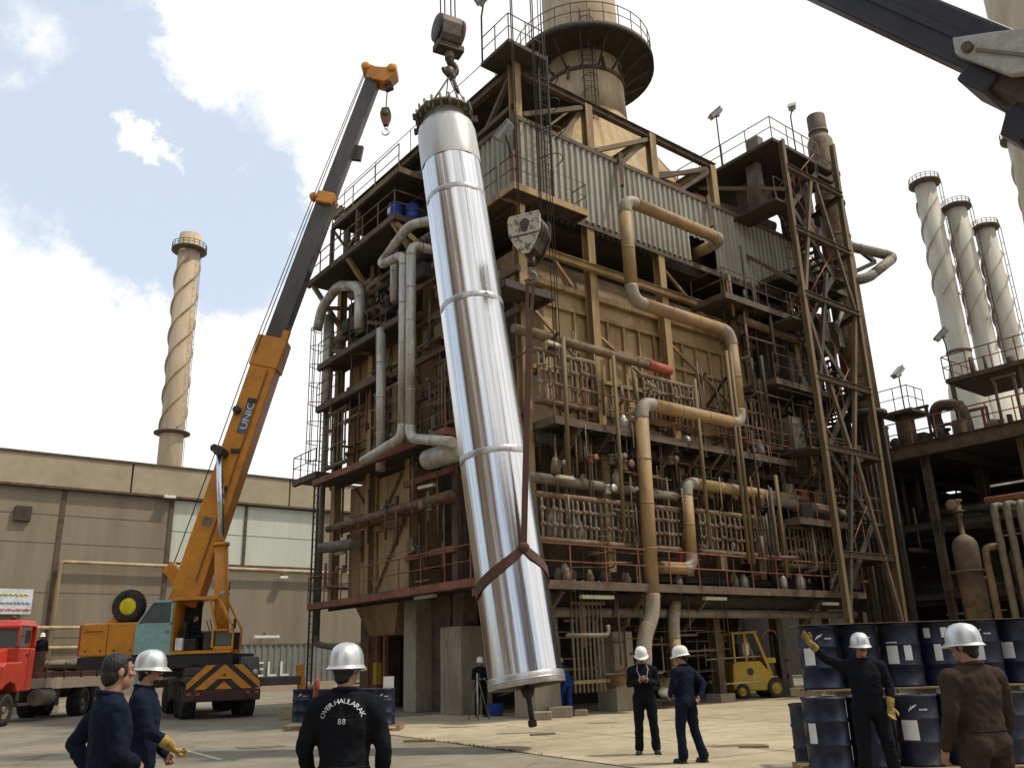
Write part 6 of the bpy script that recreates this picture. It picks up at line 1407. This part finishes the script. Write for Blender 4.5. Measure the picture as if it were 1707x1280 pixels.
# ------------------------------------------------------------------ people
def rot_z(a): return Matrix.Rotation(a, 3, 'Z')
def capsule(mb, pts, rs, n=12, sub=3):
    pts = [V(p) for p in pts]
    P_, R__ = [], []
    for i in range(len(pts)-1):
        for j in range(sub): t = j/sub; P_.append(pts[i].lerp(pts[i+1], t)); R__.append(rs[i]*(1-t)+rs[i+1]*t)
    P_.append(pts[-1]); R__.append(rs[-1])
    mb.tube(P_, R__, n)
    mb.ell(P_[0], (rs[0],)*3, n); mb.ell(P_[-1], (rs[-1],)*3, n)
    for p, r in list(zip(pts, rs))[1:-1]: mb.ell(p, (r,)*3, n)
def loft(mb, rings, n=20):  # rings: (center, rx, ry, yaw)
    vs = []; fs = []
    for c, rx, ry, yw in rings:
        c = V(c); M3 = rot_z(yw)
        for j in range(n):
            a = 2*math.pi*j/n; ca, sa = math.cos(a), math.sin(a)
            k = 2.6; rr = (abs(ca)**k + abs(sa)**k)**(-1/k)
            vs.append(c + M3 @ V((rx*ca*rr, ry*sa*rr, 0)))
    for i in range(len(rings)-1):
        for j in range(n): a = i*n+j; b = i*n+(j+1) % n; fs.append((a, b, b+n, a+n))
    fs += [tuple(reversed(range(n))), tuple((len(rings)-1)*n+j for j in range(n))]
    mb.add(vs, fs, True)
def remesh(o, vox, smooth=6, disp=0, dscale=.12, seed=0):
    m = o.modifiers.new('remesh', 'REMESH'); m.mode = 'VOXEL'; m.voxel_size = vox; m.use_smooth_shade = True
    s = o.modifiers.new('smooth', 'SMOOTH'); s.iterations = smooth; s.factor = .5
    if disp:
        t = bpy.data.textures.new('cloth_folds', 'CLOUDS'); t.noise_scale = dscale; t.noise_depth = 2
        d = o.modifiers.new('folds', 'DISPLACE'); d.texture = t; d.strength = disp; d.mid_level = .5; d.texture_coords = 'LOCAL'
        if vox < .02 and disp > .02:
            t2 = bpy.data.textures.new('cloth_creases', 'CLOUDS'); t2.noise_scale = .045; t2.noise_depth = 1; t2.cloud_type = 'GRAYSCALE'
            d2 = o.modifiers.new('creases', 'DISPLACE'); d2.texture = t2; d2.strength = .014; d2.mid_level = .5; d2.texture_coords = 'LOCAL'
        s2 = o.modifiers.new('smooth', 'SMOOTH'); s2.iterations = 2; s2.factor = .4
def hand(mb, w_, d, pn, curl=.5, side=1, fat=1.0, spread=1.0):
    """palm from the wrist along d, palm normal pn; four unequal bent fingers, a thumb off the palm's side"""
    d = V(d).normalized(); pn = V(pn); pn = (pn - d*pn.dot(d)).normalized(); s = d.cross(pn)*side
    w_ = V(w_)
    M3 = Matrix((s, d, pn)).transposed()
    mb.ell(w_+d*.045, (.040*fat, .052*fat, .0165*fat), 14, M3)
    capsule(mb, [w_-d*.02, w_+d*.02], [.026*fat, .026*fat], 10)
    for k, (u, l_) in enumerate(((.030, .072), (.010, .082), (-.010, .076), (-.029, .058))):
        p = w_ + d*(.085-.004*k) + s*u*fat*spread; ang = curl*(.7+.1*k); dirv = d; pts = [p-d*.02, p]
        for j, f in enumerate((.45, .32, .23)):
            dirv = (Matrix.Rotation(-ang*(.9 if j else .6), 3, d.cross(pn)) @ dirv) if 0 else (dirv*math.cos(ang*.8) + pn*math.sin(ang*.8)*1.0 if j == 0 else (dirv*math.cos(ang) + (pn*math.cos(ang*j) - d*math.sin(ang*j))*math.sin(ang))).normalized()
            p = p + dirv*l_*f*fat; pts.append(p)
        capsule(mb, pts, [.0095*fat, .0095*fat, .009*fat, .0082*fat, .0072*fat], 8, 2)
    th = w_ + d*.02 + s*.030*fat
    t1 = th + (s*.6+d*.7+pn*.35).normalized()*.036*fat; t2 = t1 + (d*.9+s*.15+pn*.4*(1+curl)).normalized()*.030*fat; t3 = t2 + (d*.8-s*.2+pn*.4*(1+curl)).normalized()*.024*fat
    capsule(mb, [th, t1, t2, t3], [.014*fat, .0125*fat, .0105*fat, .0085*fat], 8, 2)
STAND = dict(lean=0, legs=None, arms=None, head=0, nod=0)
def person(label, loc, heading, arms, legs=None, head=0.0, nod=0.0, lean=0.0, H=1.75, near=True, cloth=navy, helmet=silver, hrib=True, band=None, gloves=(), haircol=True, moustache=False, curl=.5, group=None, build=1.0, bend=0.0, seated=False, beard=False, headless=False, boots=bootm, facing_hands=None):
    """local axes: x to the person's right, y forward, z up.  heading: rotation about z.  arms: {'L':(elbow, wrist), 'R':...}"""
    k = H/1.75
    F = Matrix.Translation(V(loc)) @ Matrix.Rotation(heading, 4, 'Z') @ Matrix.Scale(k, 4)
    Fn = Matrix.Translation(V(loc)) @ Matrix.Rotation(heading, 4, 'Z')
    t = thing('person', label, 'person', (0, 0, 0), 0, group, frame=Fn)
    vox = .0065 if near else .011
    lz = lean
    def up(p):  # torso bend about the hips
        p = V(p); q = p - V((0, 0, .95)); c, s = math.cos(bend), math.sin(bend)
        return V((q.x, q.y*c+q.z*s, -q.y*s+q.z*c)) + V((0, 0, .95))
    sh = {'R': up((.180*build, -.005, 1.395)), 'L': up((-.180*build, -.005, 1.395))}
    lg = legs or {'R': ((.10, .0, .93), (.115, .03, .50), (.125, -.01, .085)), 'L': ((-.10, .0, .93), (-.115, .03, .50), (-.125, -.01, .085))}
    hc = up((0, .025, 1.625)); nk = up((0, -.015, 1.47))
    Hm = Matrix.Rotation(head, 3, 'Z') @ Matrix.Rotation(-nod-bend*.5, 3, 'X')
    def h(p): return hc + Hm @ V(p)
    b = MB()
    b.ell(h((0, -.006, .025)), (.074, .093, .098), 18, Hm); b.ell(h((0, .028, -.05)), (.058, .062, .068), 16, Hm); b.ell(h((0, .064, -.088)), (.026, .022, .022), 10, Hm)
    capsule(b, [h((0, .083, .028)), h((0, .106, -.017))], [.0085, .0115], 8); b.ell(h((.0, .099, -.021)), (.016, .010, .008), 8, Hm)
    b.ell(h((0, .082, .036)), (.058, .016, .012), 10, Hm)
    b.ell(h((0, .090, -.052)), (.026, .012, .007), 8, Hm); b.ell(h((0, .087, -.064)), (.022, .012, .008), 8, Hm)
    for s in (-1, 1):
        b.ell(h((s*.044, .066, -.012)), (.022, .020, .018), 8, Hm)
        b.ell(h((s*.077, -.012, .0)), (.010, .022, .032), 10, Hm)
    capsule(b, [nk, h((0, -.012, -.06))], [.060, .054], 12)
    loft(b, [(up((0, 0, .92)), .13, .085, 0), (up((0, 0, 1.1)), .125, .08, 0), (up((0, 0, 1.3)), .15, .09, 0), (up((0, -.01, 1.42)), .16, .07, 0), (up((0, -.012, 1.48)), .06, .05, 0)])
    for s, sg in (('R', 1), ('L', -1)):
        el, wr = V(arms[s][0]), V(arms[s][1])
        capsule(b, [sh[s], el, wr], [.045, .036, .026], 10)
        if s not in gloves:
            d = (wr-el); pn = V(arms[s][2]) if len(arms[s]) > 2 else V((-sg, 0, 0))
            hd_ = V(arms[s][3]) if len(arms[s]) > 3 else d
            hand(b, wr, hd_, pn, curl, 1 if sg > 0 else -1)
        hp_, kn, an = lg[s]
        capsule(b, [hp_, kn, an], [.07, .05, .036], 10)
    body = b.build('body', skin, t, frame=F); remesh(body, vox*k, 3)
    # eyes, brows, hair
    for s in (-1, 1):
        if near or True:
            e = MB().ell(h((s*.031, .083, .016)), (.0115, .0085, .0058), 10, Hm).build('eye', eyew, t, frame=F)
            MB().ell(h((s*.031, .091, .016)), (.0058, .0035, .0056), 8, Hm).build('pupil', hair, e, frame=F)
            capsule_mb = MB(); capsule(capsule_mb, [h((s*.016, .094, .037)), h((s*.050, .083, .038))], [.006, .004], 6); capsule_mb.build('eyebrow', hair, t, frame=F)
    hm = MB()
    if helmet is None:
        hm.ell(h((0, -.024, .040)), (.082, .096, .092), 18, Hm); hm.ell(h((0, -.055, -.02)), (.074, .060, .075), 16, Hm)
        hm.ell(h((0, .034, .088)), (.062, .046, .030), 12, Hm)
        for s in (-1, 1): hm.ell(h((s*.070, .012, .01)), (.012, .03, .045), 8, Hm)
    else:
        hm.ell(h((0, -.040, .005)), (.079, .070, .075), 16, Hm); hm.ell(h((0, -.062, -.052)), (.060, .040, .045), 12, Hm)
        for s in (-1, 1): hm.ell(h((s*.072, .010, -.005)), (.010, .020, .036), 8, Hm)
    hb_ = hm.build('hair', hair, t, frame=F); remesh(hb_, vox*k*1.2, 2, .006, .03)
    if moustache or beard:
        mm = MB(); capsule(mm, [h((-.030, .088, -.046)), h((0, .104, -.039)), h((.030, .088, -.046))], [.006, .009, .006], 8)
        if beard: mm.ell(h((0, .052, -.088)), (.048, .034, .026), 12, Hm)
        mm.build('moustache' if not beard else 'beard', hair, t, frame=F)
    if helmet is not None:
        prof = [(1.0, .050), (.995, .085), (.93, .125), (.80, .158), (.60, .180), (.32, .193), (.02, .197)]
        mb = MB(); vs = []; n = 40; fs = []
        for r, z in prof:
            for j in range(n):
                a = 2*math.pi*j/n; rib = 1 + (.040*max(0, math.cos(a*6))**2 if (hrib and .25 < r < .97) else 0)
                vs.append(h((.112*r*math.cos(a)*rib, -.004+.136*r*math.sin(a)*rib, z+(.003*max(0, math.cos(a*8))**3 if hrib and r < .9 else 0)-.022)))
        for i in range(len(prof)-1):
            for j in range(n): a = i*n+j; b2_ = i*n+(j+1) % n; fs.append((a, b2_, b2_+n, a+n))
        fs.append(tuple((len(prof)-1)*n+j for j in range(n)))
        mb.add(vs, fs, True)
        vs = []; fs = []
        for rr, dz in ((.97, .030), (1.0, .032), (1.19, .014), (1.22, .012), (1.20, .005), (.98, .018)):
            for j in range(n):
                a = 2*math.pi*j/n; fr = max(0, math.sin(a)); x2 = rr if rr < 1.1 else rr*(1-.06+.17*fr**2)
                vs.append(h((.112*(rr if rr < 1.1 else rr*.965)*math.cos(a), -.004+.136*x2*math.sin(a), dz+(-.016*fr if rr > 1.1 else 0)-.004)))
        for i in range(5):
            for j in range(n): a = i*n+j; b2_ = i*n+(j+1) % n; fs.append((a, b2_, b2_+n, a+n))
        mb.add(vs, fs, True)
        hl = mb.build('helmet', helmet, t, frame=F)
        if band:
            bb = MB(); vs = []; fs = []
            for z, rr in ((-.004, .93), (.018, .95)):
                for j in range(n): a = 2*math.pi*j/n; vs.append(h((.108*rr*math.cos(a), -.004+.130*rr*math.sin(a), z-.002)))
            for j in range(n): fs.append((j, (j+1) % n, n+(j+1) % n, n+j))
            bb.add(vs, fs, True); bb.build('helmet_band', band, hl, frame=F)
    # coverall
    c = MB()
    loft(c, [(up((0, 0, .84)), .155*build, .115, 0), (up((0, 0, .95)), .175*build, .125, 0), (up((0, .005, 1.05)), .165*build, .122, 0), (up((0, .01, 1.18)), .172*build, .125, 0), (up((0, .005, 1.30)), .185*build, .128, 0), (up((0, -.008, 1.40)), .178*build, .108, 0), (up((0, -.015, 1.455)), .115*build, .085, 0), (up((0, -.018, 1.495)), .076, .073, 0)], 24)
    for s, sg in (('R', 1), ('L', -1)):
        el, wr = V(arms[s][0]), V(arms[s][1]); cu = wr.lerp(el, .06 if s not in gloves else .22)
        capsule(c, [up((sg*.08, -.012, 1.425)), sh[s]-V((0, 0, .012)), sh[s].lerp(el, .5), el, cu], [.066, .080*build, .069, .060, .046], 14)
        hp_, kn, an = [V(q) for q in lg[s]]
        ank = an + (kn-an)*.06
        capsule(c, [hp_, hp_.lerp(kn, .45), kn, kn.lerp(an, .55), ank], [.108*build, .098, .080, .076, .078], 16)
        c.ell(up((sg*.085, -.055, .92)), (.095, .085, .11), 12)
    cv = c.build('coverall', cloth, t, frame=F); remesh(cv, (.011 if near else .016)*k, 3, .030, .13)
    col_ = MB(); col_.tube([up((.078*math.cos(a), -.018+.074*math.sin(a), 1.492+.012*-math.sin(a))) for a in [2*math.pi*j/20 for j in range(21)]], .016, 8, False)
    col_.build('collar', cloth, t, frame=F)
    bt_ = MB()
    for s, sg in (('R', 1), ('L', -1)):
        kn, an = V(lg[s][1]), V(lg[s][2])
        if seated: continue
        bt_ = MB(); fd = V((sg*.18, 1, 0)).normalized()
        if len(lg[s]) > 3: fd = V(lg[s][3]).normalized()
        a0 = V((an.x, an.y, an.z-.085)); M3 = Matrix((fd.cross(Z), fd, Z)).transposed()
        bt_.ell(a0+fd*.07+Z*.042, (.050, .120, .042), 14, M3); bt_.ell(a0+Z*.06, (.048, .062, .060), 12); bt_.ell(a0+fd*.13+Z*.04, (.047, .06, .040), 12, M3)
        bt_.box(-.045, .045, -.06, .185, 0, .022).xf(Matrix.Translation(a0) @ M3.to_4x4(), len(bt_.v)-8)
        capsule(bt_, [a0+Z*.07, an+(kn-an)*.16], [.050, .052], 12)
        o = bt_.build('boot', boots, t, frame=F); remesh(o, .009*k, 2)
    for s in gloves:
        sg = 1 if s == 'R' else -1
        el, wr = V(arms[s][0]), V(arms[s][1]); g_ = MB(); pn = V(arms[s][2]) if len(arms[s]) > 2 else V((-sg, 0, 0))
        hand(g_, wr, V(arms[s][3]) if len(arms[s]) > 3 else wr-el, pn, curl, 1 if sg > 0 else -1, 1.22)
        dn = (wr-el).normalized(); capsule(g_, [wr-dn*.10, wr-dn*.04, wr], [.052, .046, .036], 14)
        o = g_.build('glove', glovem, t, frame=F); remesh(o, vox*k, 2)
    return t, F, cv, up, h
def face_angle(d): return math.atan2(-d[0], d[1])  # heading so that local +y looks along d
DOWN = {'R': ((.245, -.02, 1.14), (.265, .05, .88)), 'L': ((-.245, -.02, 1.14), (-.265, .05, .88))}
# bareheaded man at the left, seen from behind his right shoulder, looking right
p = at(192, 1120, 6.1); p.z = 0
person('bareheaded black haired man in navy coverall at the left, looking right', p, face_angle((.80, .60)), {'R': ((.22, .02, 1.13), (.10, .16, 1.05), (0, -1, 0)), 'L': ((-.37, -.13, 1.17), (-.20, -.05, .98), (0, 1, 0))}, head=.12, helmet=None, H=1.75, cloth=navy)
p = at(246, 1120, 7.9); p.z = 0
person('man in silver helmet and navy coverall in profile, yellow gloved fist, second from left', p, face_angle((.98, .18)), {'R': ((.23, .10, 1.15), (.16, .30, 1.00), (0, 0, 1), (-.02, .7, -.7)), 'L': ((-.25, .0, 1.14), (-.24, .16, .92))}, head=-.05, gloves=('R',), curl=1.35, H=1.76, cloth=navy, band=bandb, beard=True)
# man from behind with lettering on his back
p = at(577, 1120, 6.0); p.z = 0
pt_, F3, cv3, up3, h3 = person('man seen from behind in dark coverall lettered OVER HAULARAK, silver ribbed helmet', p, face_angle((-.05, 1)), {'R': ((.26, .0, 1.14), (.24, .16, .92)), 'L': ((-.26, .0, 1.14), (-.24, .16, .92))}, head=-.38, H=1.72, cloth=navyd, build=1.0, band=bandb)
dg = bpy.context.evaluated_depsgraph_get(); dg.update()
def project_text(par, cv, F, strings):
    ev = cv.evaluated_get(dg); me = ev.to_mesh(); bv = BVHTree.FromPolygons([v.co.copy() for v in me.vertices], [tuple(q.vertices) for q in me.polygons])
    mw = MW[cv.name]; X = mw.inverted() @ F
    dirl = (X.to_3x3() @ V((0, 1, 0))).normalized()
    for glyphs in strings:
        mb = MB(); ok = True; vs2 = []
        vs, fs = glyphs
        for x, z in vs:
            o = X @ V((x, -.6, z)); hit = bv.ray_cast(o, dirl)
            if hit[0] is None: ok = False; break
            vs2.append(hit[0] - dirl*.004)
        if ok:
            mb.add(vs2, fs, True); mb.build('back_letter', signw, par, frame=mw)
    ev.to_mesh_clear()
gs = []
word = 'OVER HAULARAK'; size = .044; Rr = .128; zc = 1.285
gl, wd = letters(word, size)
def fine(vs, fs): return vs, fs
span = 2.55
for x, wl, vs, fs in gl:
    th = math.pi/2 + span/2 - span*(x+wl/2)/wd
    cx, cz = Rr*1.0*math.cos(th), zc + Rr*math.sin(th)
    tx, tz = math.sin(th), -math.cos(th)
    gs.append(([(cx + tx*(v.x-wl/2)*1.15 + math.cos(th)*v.y, cz + tz*(v.x-wl/2)*1.15 + math.sin(th)*v.y) for v in vs], fs))
gl, wd = letters('88', .050)
for x, wl, vs, fs in gl: gs.append(([(x-wd/2+v.x, 1.285+v.y) for v in vs], fs))
project_text(cv3, cv3, F3, gs)
def seam(par, cv, F, pts, name, m, r=.004):
    ev = cv.evaluated_get(bpy.context.evaluated_depsgraph_get()); me = ev.to_mesh(); bv = BVHTree.FromPolygons([v.co.copy() for v in me.vertices], [tuple(q.vertices) for q in me.polygons])
    mw = MW[cv.name]; X = mw.inverted() @ F; dirl = (X.to_3x3() @ V((0, 1, 0))).normalized(); o = []
    for x, z in pts:
        hit = bv.ray_cast(X @ V((x, -.6, z)), dirl)
        if hit[0] is not None: o.append(hit[0]-dirl*.001)
    if len(o) > 2: MB().tube(o, r, 5).build(name, m, par, frame=mw)
    ev.to_mesh_clear()
seamd = mat('dark_seam_thread', (.004, .004, .006), .95)
def back_seams(pt, F, cv):
    seam(cv, cv, F, [(-.15+.015*i, 1.345-.02*(1-abs(-1+.1*i))) for i in range(21)], 'yoke_seam', seamd, .0035)
    seam(cv, cv, F, [(-.165+.0165*i, 1.02) for i in range(21)], 'waist_seam', seamd, .006)
back_seams(pt_, F3, cv3)
# two men in the middle distance
p = gnd(1081, 1257); hd_ = face_angle((-.10, -1))
pt4, F4, cv4, up4, h4 = person('man in black coverall and white helmet facing us, holding a small camera', p, hd_, {'R': ((.25, .03, 1.16), (.075, .23, 1.20), (0, -1, .3), (-.5, .4, .35)), 'L': ((-.25, .03, 1.16), (-.075, .23, 1.20), (0, -1, .3), (.5, .4, .35))}, legs={'R': ((.10, 0, .93), (.125, .03, .50), (.15, -.01, .085)), 'L': ((-.10, 0, .93), (-.125, .03, .50), (-.15, -.01, .085))}, nod=.30, H=1.74, cloth=navyd, helmet=helmw, hrib=False, band=bandb, moustache=True, near=False, curl=.8, build=1.05)
mb = MB().box(-.055, .055, .245, .28, 1.20, 1.27); cm = mb.xf(F4).build('camera', black, label='small black camera in the hands of the man facing us', cat='camera', bevel=.006)
MB().lathe([(.02, 0), (.024, .03), (.02, .035)], 14, (0, .281, 1.235), (0, 1, 0)).xf(F4).build('lens', gtub, cm)
mb = MB()
for s in (-1, 1): mb.tube([F4 @ V(q) for q in ((s*.05, .26, 1.26), (s*.10, .13, 1.40), (s*.075, .02, 1.49), (s*.05, -.06, 1.50))], .006, 6)
mb.build('neck_strap', jibw, cm)
p = gnd(1152, 1272)
pth, Fh, cvh, uph, hh = person('man in navy coverall and white helmet seen from behind, hand on his hip', p, face_angle((-.62, .75)), {'R': ((.30, -.16, 1.18), (.13, -.19, .97), (0, -1, 0), (-.9, -.1, -.3)), 'L': ((-.25, .04, 1.15), (-.14, .20, 1.02))}, legs={'R': ((.10, 0, .93), (.13, -.02, .50), (.20, -.12, .085)), 'L': ((-.10, 0, .93), (-.11, .06, .50), (-.11, .05, .085))}, head=.55, nod=.12, H=1.72, cloth=navy, helmet=helmw, hrib=False, band=bandb, near=False, curl=.35)
# surveyor by the tripod, far side of the bundle
p = gnd(802, 1195)
person('distant man in dark coverall and white helmet standing behind a tripod, left of the bundle', p, face_angle((.2, -1)), {'R': ((.24, .06, 1.16), (.12, .26, 1.15), (0, 0, -1)), 'L': ((-.24, .06, 1.16), (-.12, .26, 1.15), (0, 0, -1))}, H=1.72, cloth=navyd, helmet=helmw, hrib=False, near=False)
g = gnd(798, 1200)
tp = thing('tripod', 'thin grey tripod in front of the distant man left of the bundle', 'tripod', g)
for dx, dy in ((-.32, .2), (.30, .25), (.0, -.4)): reg(MB().tube([g+V((dx, dy, 0)), g+V((0, 0, 1.15))], .014, 7).build('leg', gtub, tp))
reg(MB().box(g.x-.05, g.x+.05, g.y-.05, g.y+.05, 1.15, 1.28).build('instrument', dark, tp, bevel=.01))
reg(MB().tube([g+V((-.02, -.3, 0)), g+V((-.02, -.12, 1.3))], .016, 7).build('staff', jibw, tp))
g = gnd(827, 1193)
drum = MB().lathe([(.2, 0), (.24, .34), (.25, .36), (.22, .34), (.19, .03)], 20, g, cap=False).lathe([(.02, .01), (.19, .01), (.19, .03), (.02, .03)], 16, g).build('bucket', bluep, label='dark blue bucket on the ground left of the bundle foot', cat='bucket')
# man in blue bending behind the foot of the bundle
p = gnd(948, 1192); p = V((p.x, p.y, .0))
person('man in bright blue coverall bending forward, half hidden behind the bundle foot', p, face_angle((-.55, .8)), {'R': ((.24, .36, 1.02), (.20, .50, .82)), 'L': ((-.24, .36, 1.02), (-.20, .50, .82))}, legs={'R': ((.10, 0, .93), (.12, .10, .52), (.13, .02, .085)), 'L': ((-.10, 0, .93), (-.12, .22, .55), (-.13, .22, .085))}, bend=.5, H=1.72, cloth=bluecl, helmet=helmw, hrib=False, near=False)
# waving man before the drums
p = at(1437, 1100, 11.3); p.z = 0
person('man in dark coverall before the drums, raising one yellow gloved hand', p, face_angle((-.15, -1)), {'R': ((.44, .03, 1.50), (.62, .12, 1.70), (0, 1, 0), (.55, .1, .8)), 'L': ((-.27, .02, 1.15), (-.22, .12, .92), (0, 1, 0), (.1, .35, -1))}, legs={'R': ((.10, 0, .93), (.13, .03, .50), (.16, -.01, .085)), 'L': ((-.10, 0, .93), (-.15, .03, .50), (-.20, -.01, .085))}, head=.1, gloves=('R', 'L'), H=1.77, cloth=navyd, helmet=silver, moustache=True, curl=.55, build=1.08)
# man in the brown jacket at the right
p = at(1615, 1100, 6.9); p.z = 0
ptb, Fb, cvb, upb, hb_2 = person('man in brown jacket and silver helmet seen from behind at the right edge', p, face_angle((-.28, 1)), {'R': ((.26, -.01, 1.14), (.26, .10, .90)), 'L': ((-.26, -.01, 1.14), (-.26, .10, .90))}, head=.35, H=1.74, cloth=browncl, helmet=silver, hrib=False, build=1.12)
seam(cvb, cvb, Fb, [(-.165+.0165*i, 1.02) for i in range(21)], 'waist_seam', seamd, .005)
# crane operator, seated
cf_ = V((-12.15, 32.95, 2.33-.42))
person('crane operator in black sitting inside the open orange cab', cf_, face_angle((1, 0)), {'R': ((.24, .10, 1.12), (.16, .34, 1.10), (0, 0, -1)), 'L': ((-.24, .10, 1.12), (-.16, .34, 1.10), (0, 0, -1))}, legs={'R': ((.10, 0, .93), (.12, .42, .92), (.12, .46, .50)), 'L': ((-.10, 0, .93), (-.12, .42, .92), (-.12, .46, .50))}, nod=.1, H=1.70, cloth=navyd, helmet=None, near=False, seated=True)
# two more helmets far off
p = at(72, 1055, 41); p.z = .0
person('distant man in white helmet and black coverall beyond the red truck bed', V((p.x, p.y, 1.75)), face_angle((.3, -1)), DOWN, H=1.72, cloth=navyd, helmet=helmw, hrib=False, near=False)
MB().box(p.x-.8, p.x+.8, p.y-.7, p.y+.7, 0, 1.74).build('loading_block', conc, label='pale block under the distant man beyond the red truck', cat='block', bevel=.03)
p = gnd(1216, 1158); p = V((p.x*.96, p.y*.96, 0))
person('distant man in white helmet bending behind the blue drum left of the forklift', p, face_angle((-1, -.1)), {'R': ((.22, .5, 1.05), (.18, .62, .82)), 'L': ((-.22, .5, 1.05), (-.18, .62, .82))}, bend=.75, H=1.72, cloth=navyd, helmet=helmw, hrib=False, near=False)
# blue flag like sleeve tool left of the lettered man: a hose end on the drums
# ------------------------------------------------------------------ odds and ends in the yard
g = gnd(1110, 1180)
c_ = thing('hand_trolley', 'low dark trolley with a white bundle behind the man with the camera', 'trolley', g)
reg(MB().box(g.x-.55, g.x+.55, g.y-.3, g.y+.3, .22, .30).build('platform', dark, c_)); 
for dx in (-.4, .4): reg(MB().lathe([(.04, -.03), (.11, -.03), (.11, .03), (.04, .03)], 14, (g.x+dx, g.y-.32, .11), (0, 1, 0)).build('wheel', rubber, c_))
MB().ell((g.x+.05, g.y, .48), (.28, .2, .18), 14).build('bundle', paper, label='white wrapped bundle on the low trolley behind the man with the camera', cat='bundle')
for k, (px, py, s) in enumerate(((935, 1196, .34), (905, 1200, .25), (968, 1193, .2))):
    g = gnd(px, py); MB().box(g.x-s, g.x+s, g.y-.15, g.y+.25, 0, s*.9).build('concrete_block', conc, label=('largest concrete block at the feet of the blue coverall man', 'small concrete block left of the blue coverall man', 'low concrete block right of the blue coverall man')[k], cat='block', bevel=.02)
g = gnd(463, 1206); MB().box(g.x-.5, g.x+.5, g.y+2, g.y+2.5, 0, .4).build('timber_stack', wood, label='short timber baulk on the ground left of the pallet drums', cat='timber', bevel=.02)
g = gnd(527, 1166)
MB().lathe([(.16, 0), (.16, .9), (.12, 1.0), (.05, 1.06), (.05, 1.2)], 16, (g.x, g.y, 0)).build('gas_cylinder', redv, label='red gas cylinder standing between the crane and the furnace', cat='gas cylinder')
# a few scraps lying on the yard
q = random.Random(8)
for k, (px, py, w_, m) in enumerate(((700, 1236, .35, wood), (905, 1226, .28, gtub), (1255, 1246, .25, wood))):
    g = gnd(px, py); MB().bar((g.x-w_, g.y, .03), (g.x+w_, g.y+q.uniform(-.2, .2), .03), .07, .045).build('scrap_piece', m, label=('wooden batten lying on the yard left of the bundle', 'grey metal bar on the concrete under the bundle', 'short wooden batten on the concrete right of the two men')[k], cat='scrap')
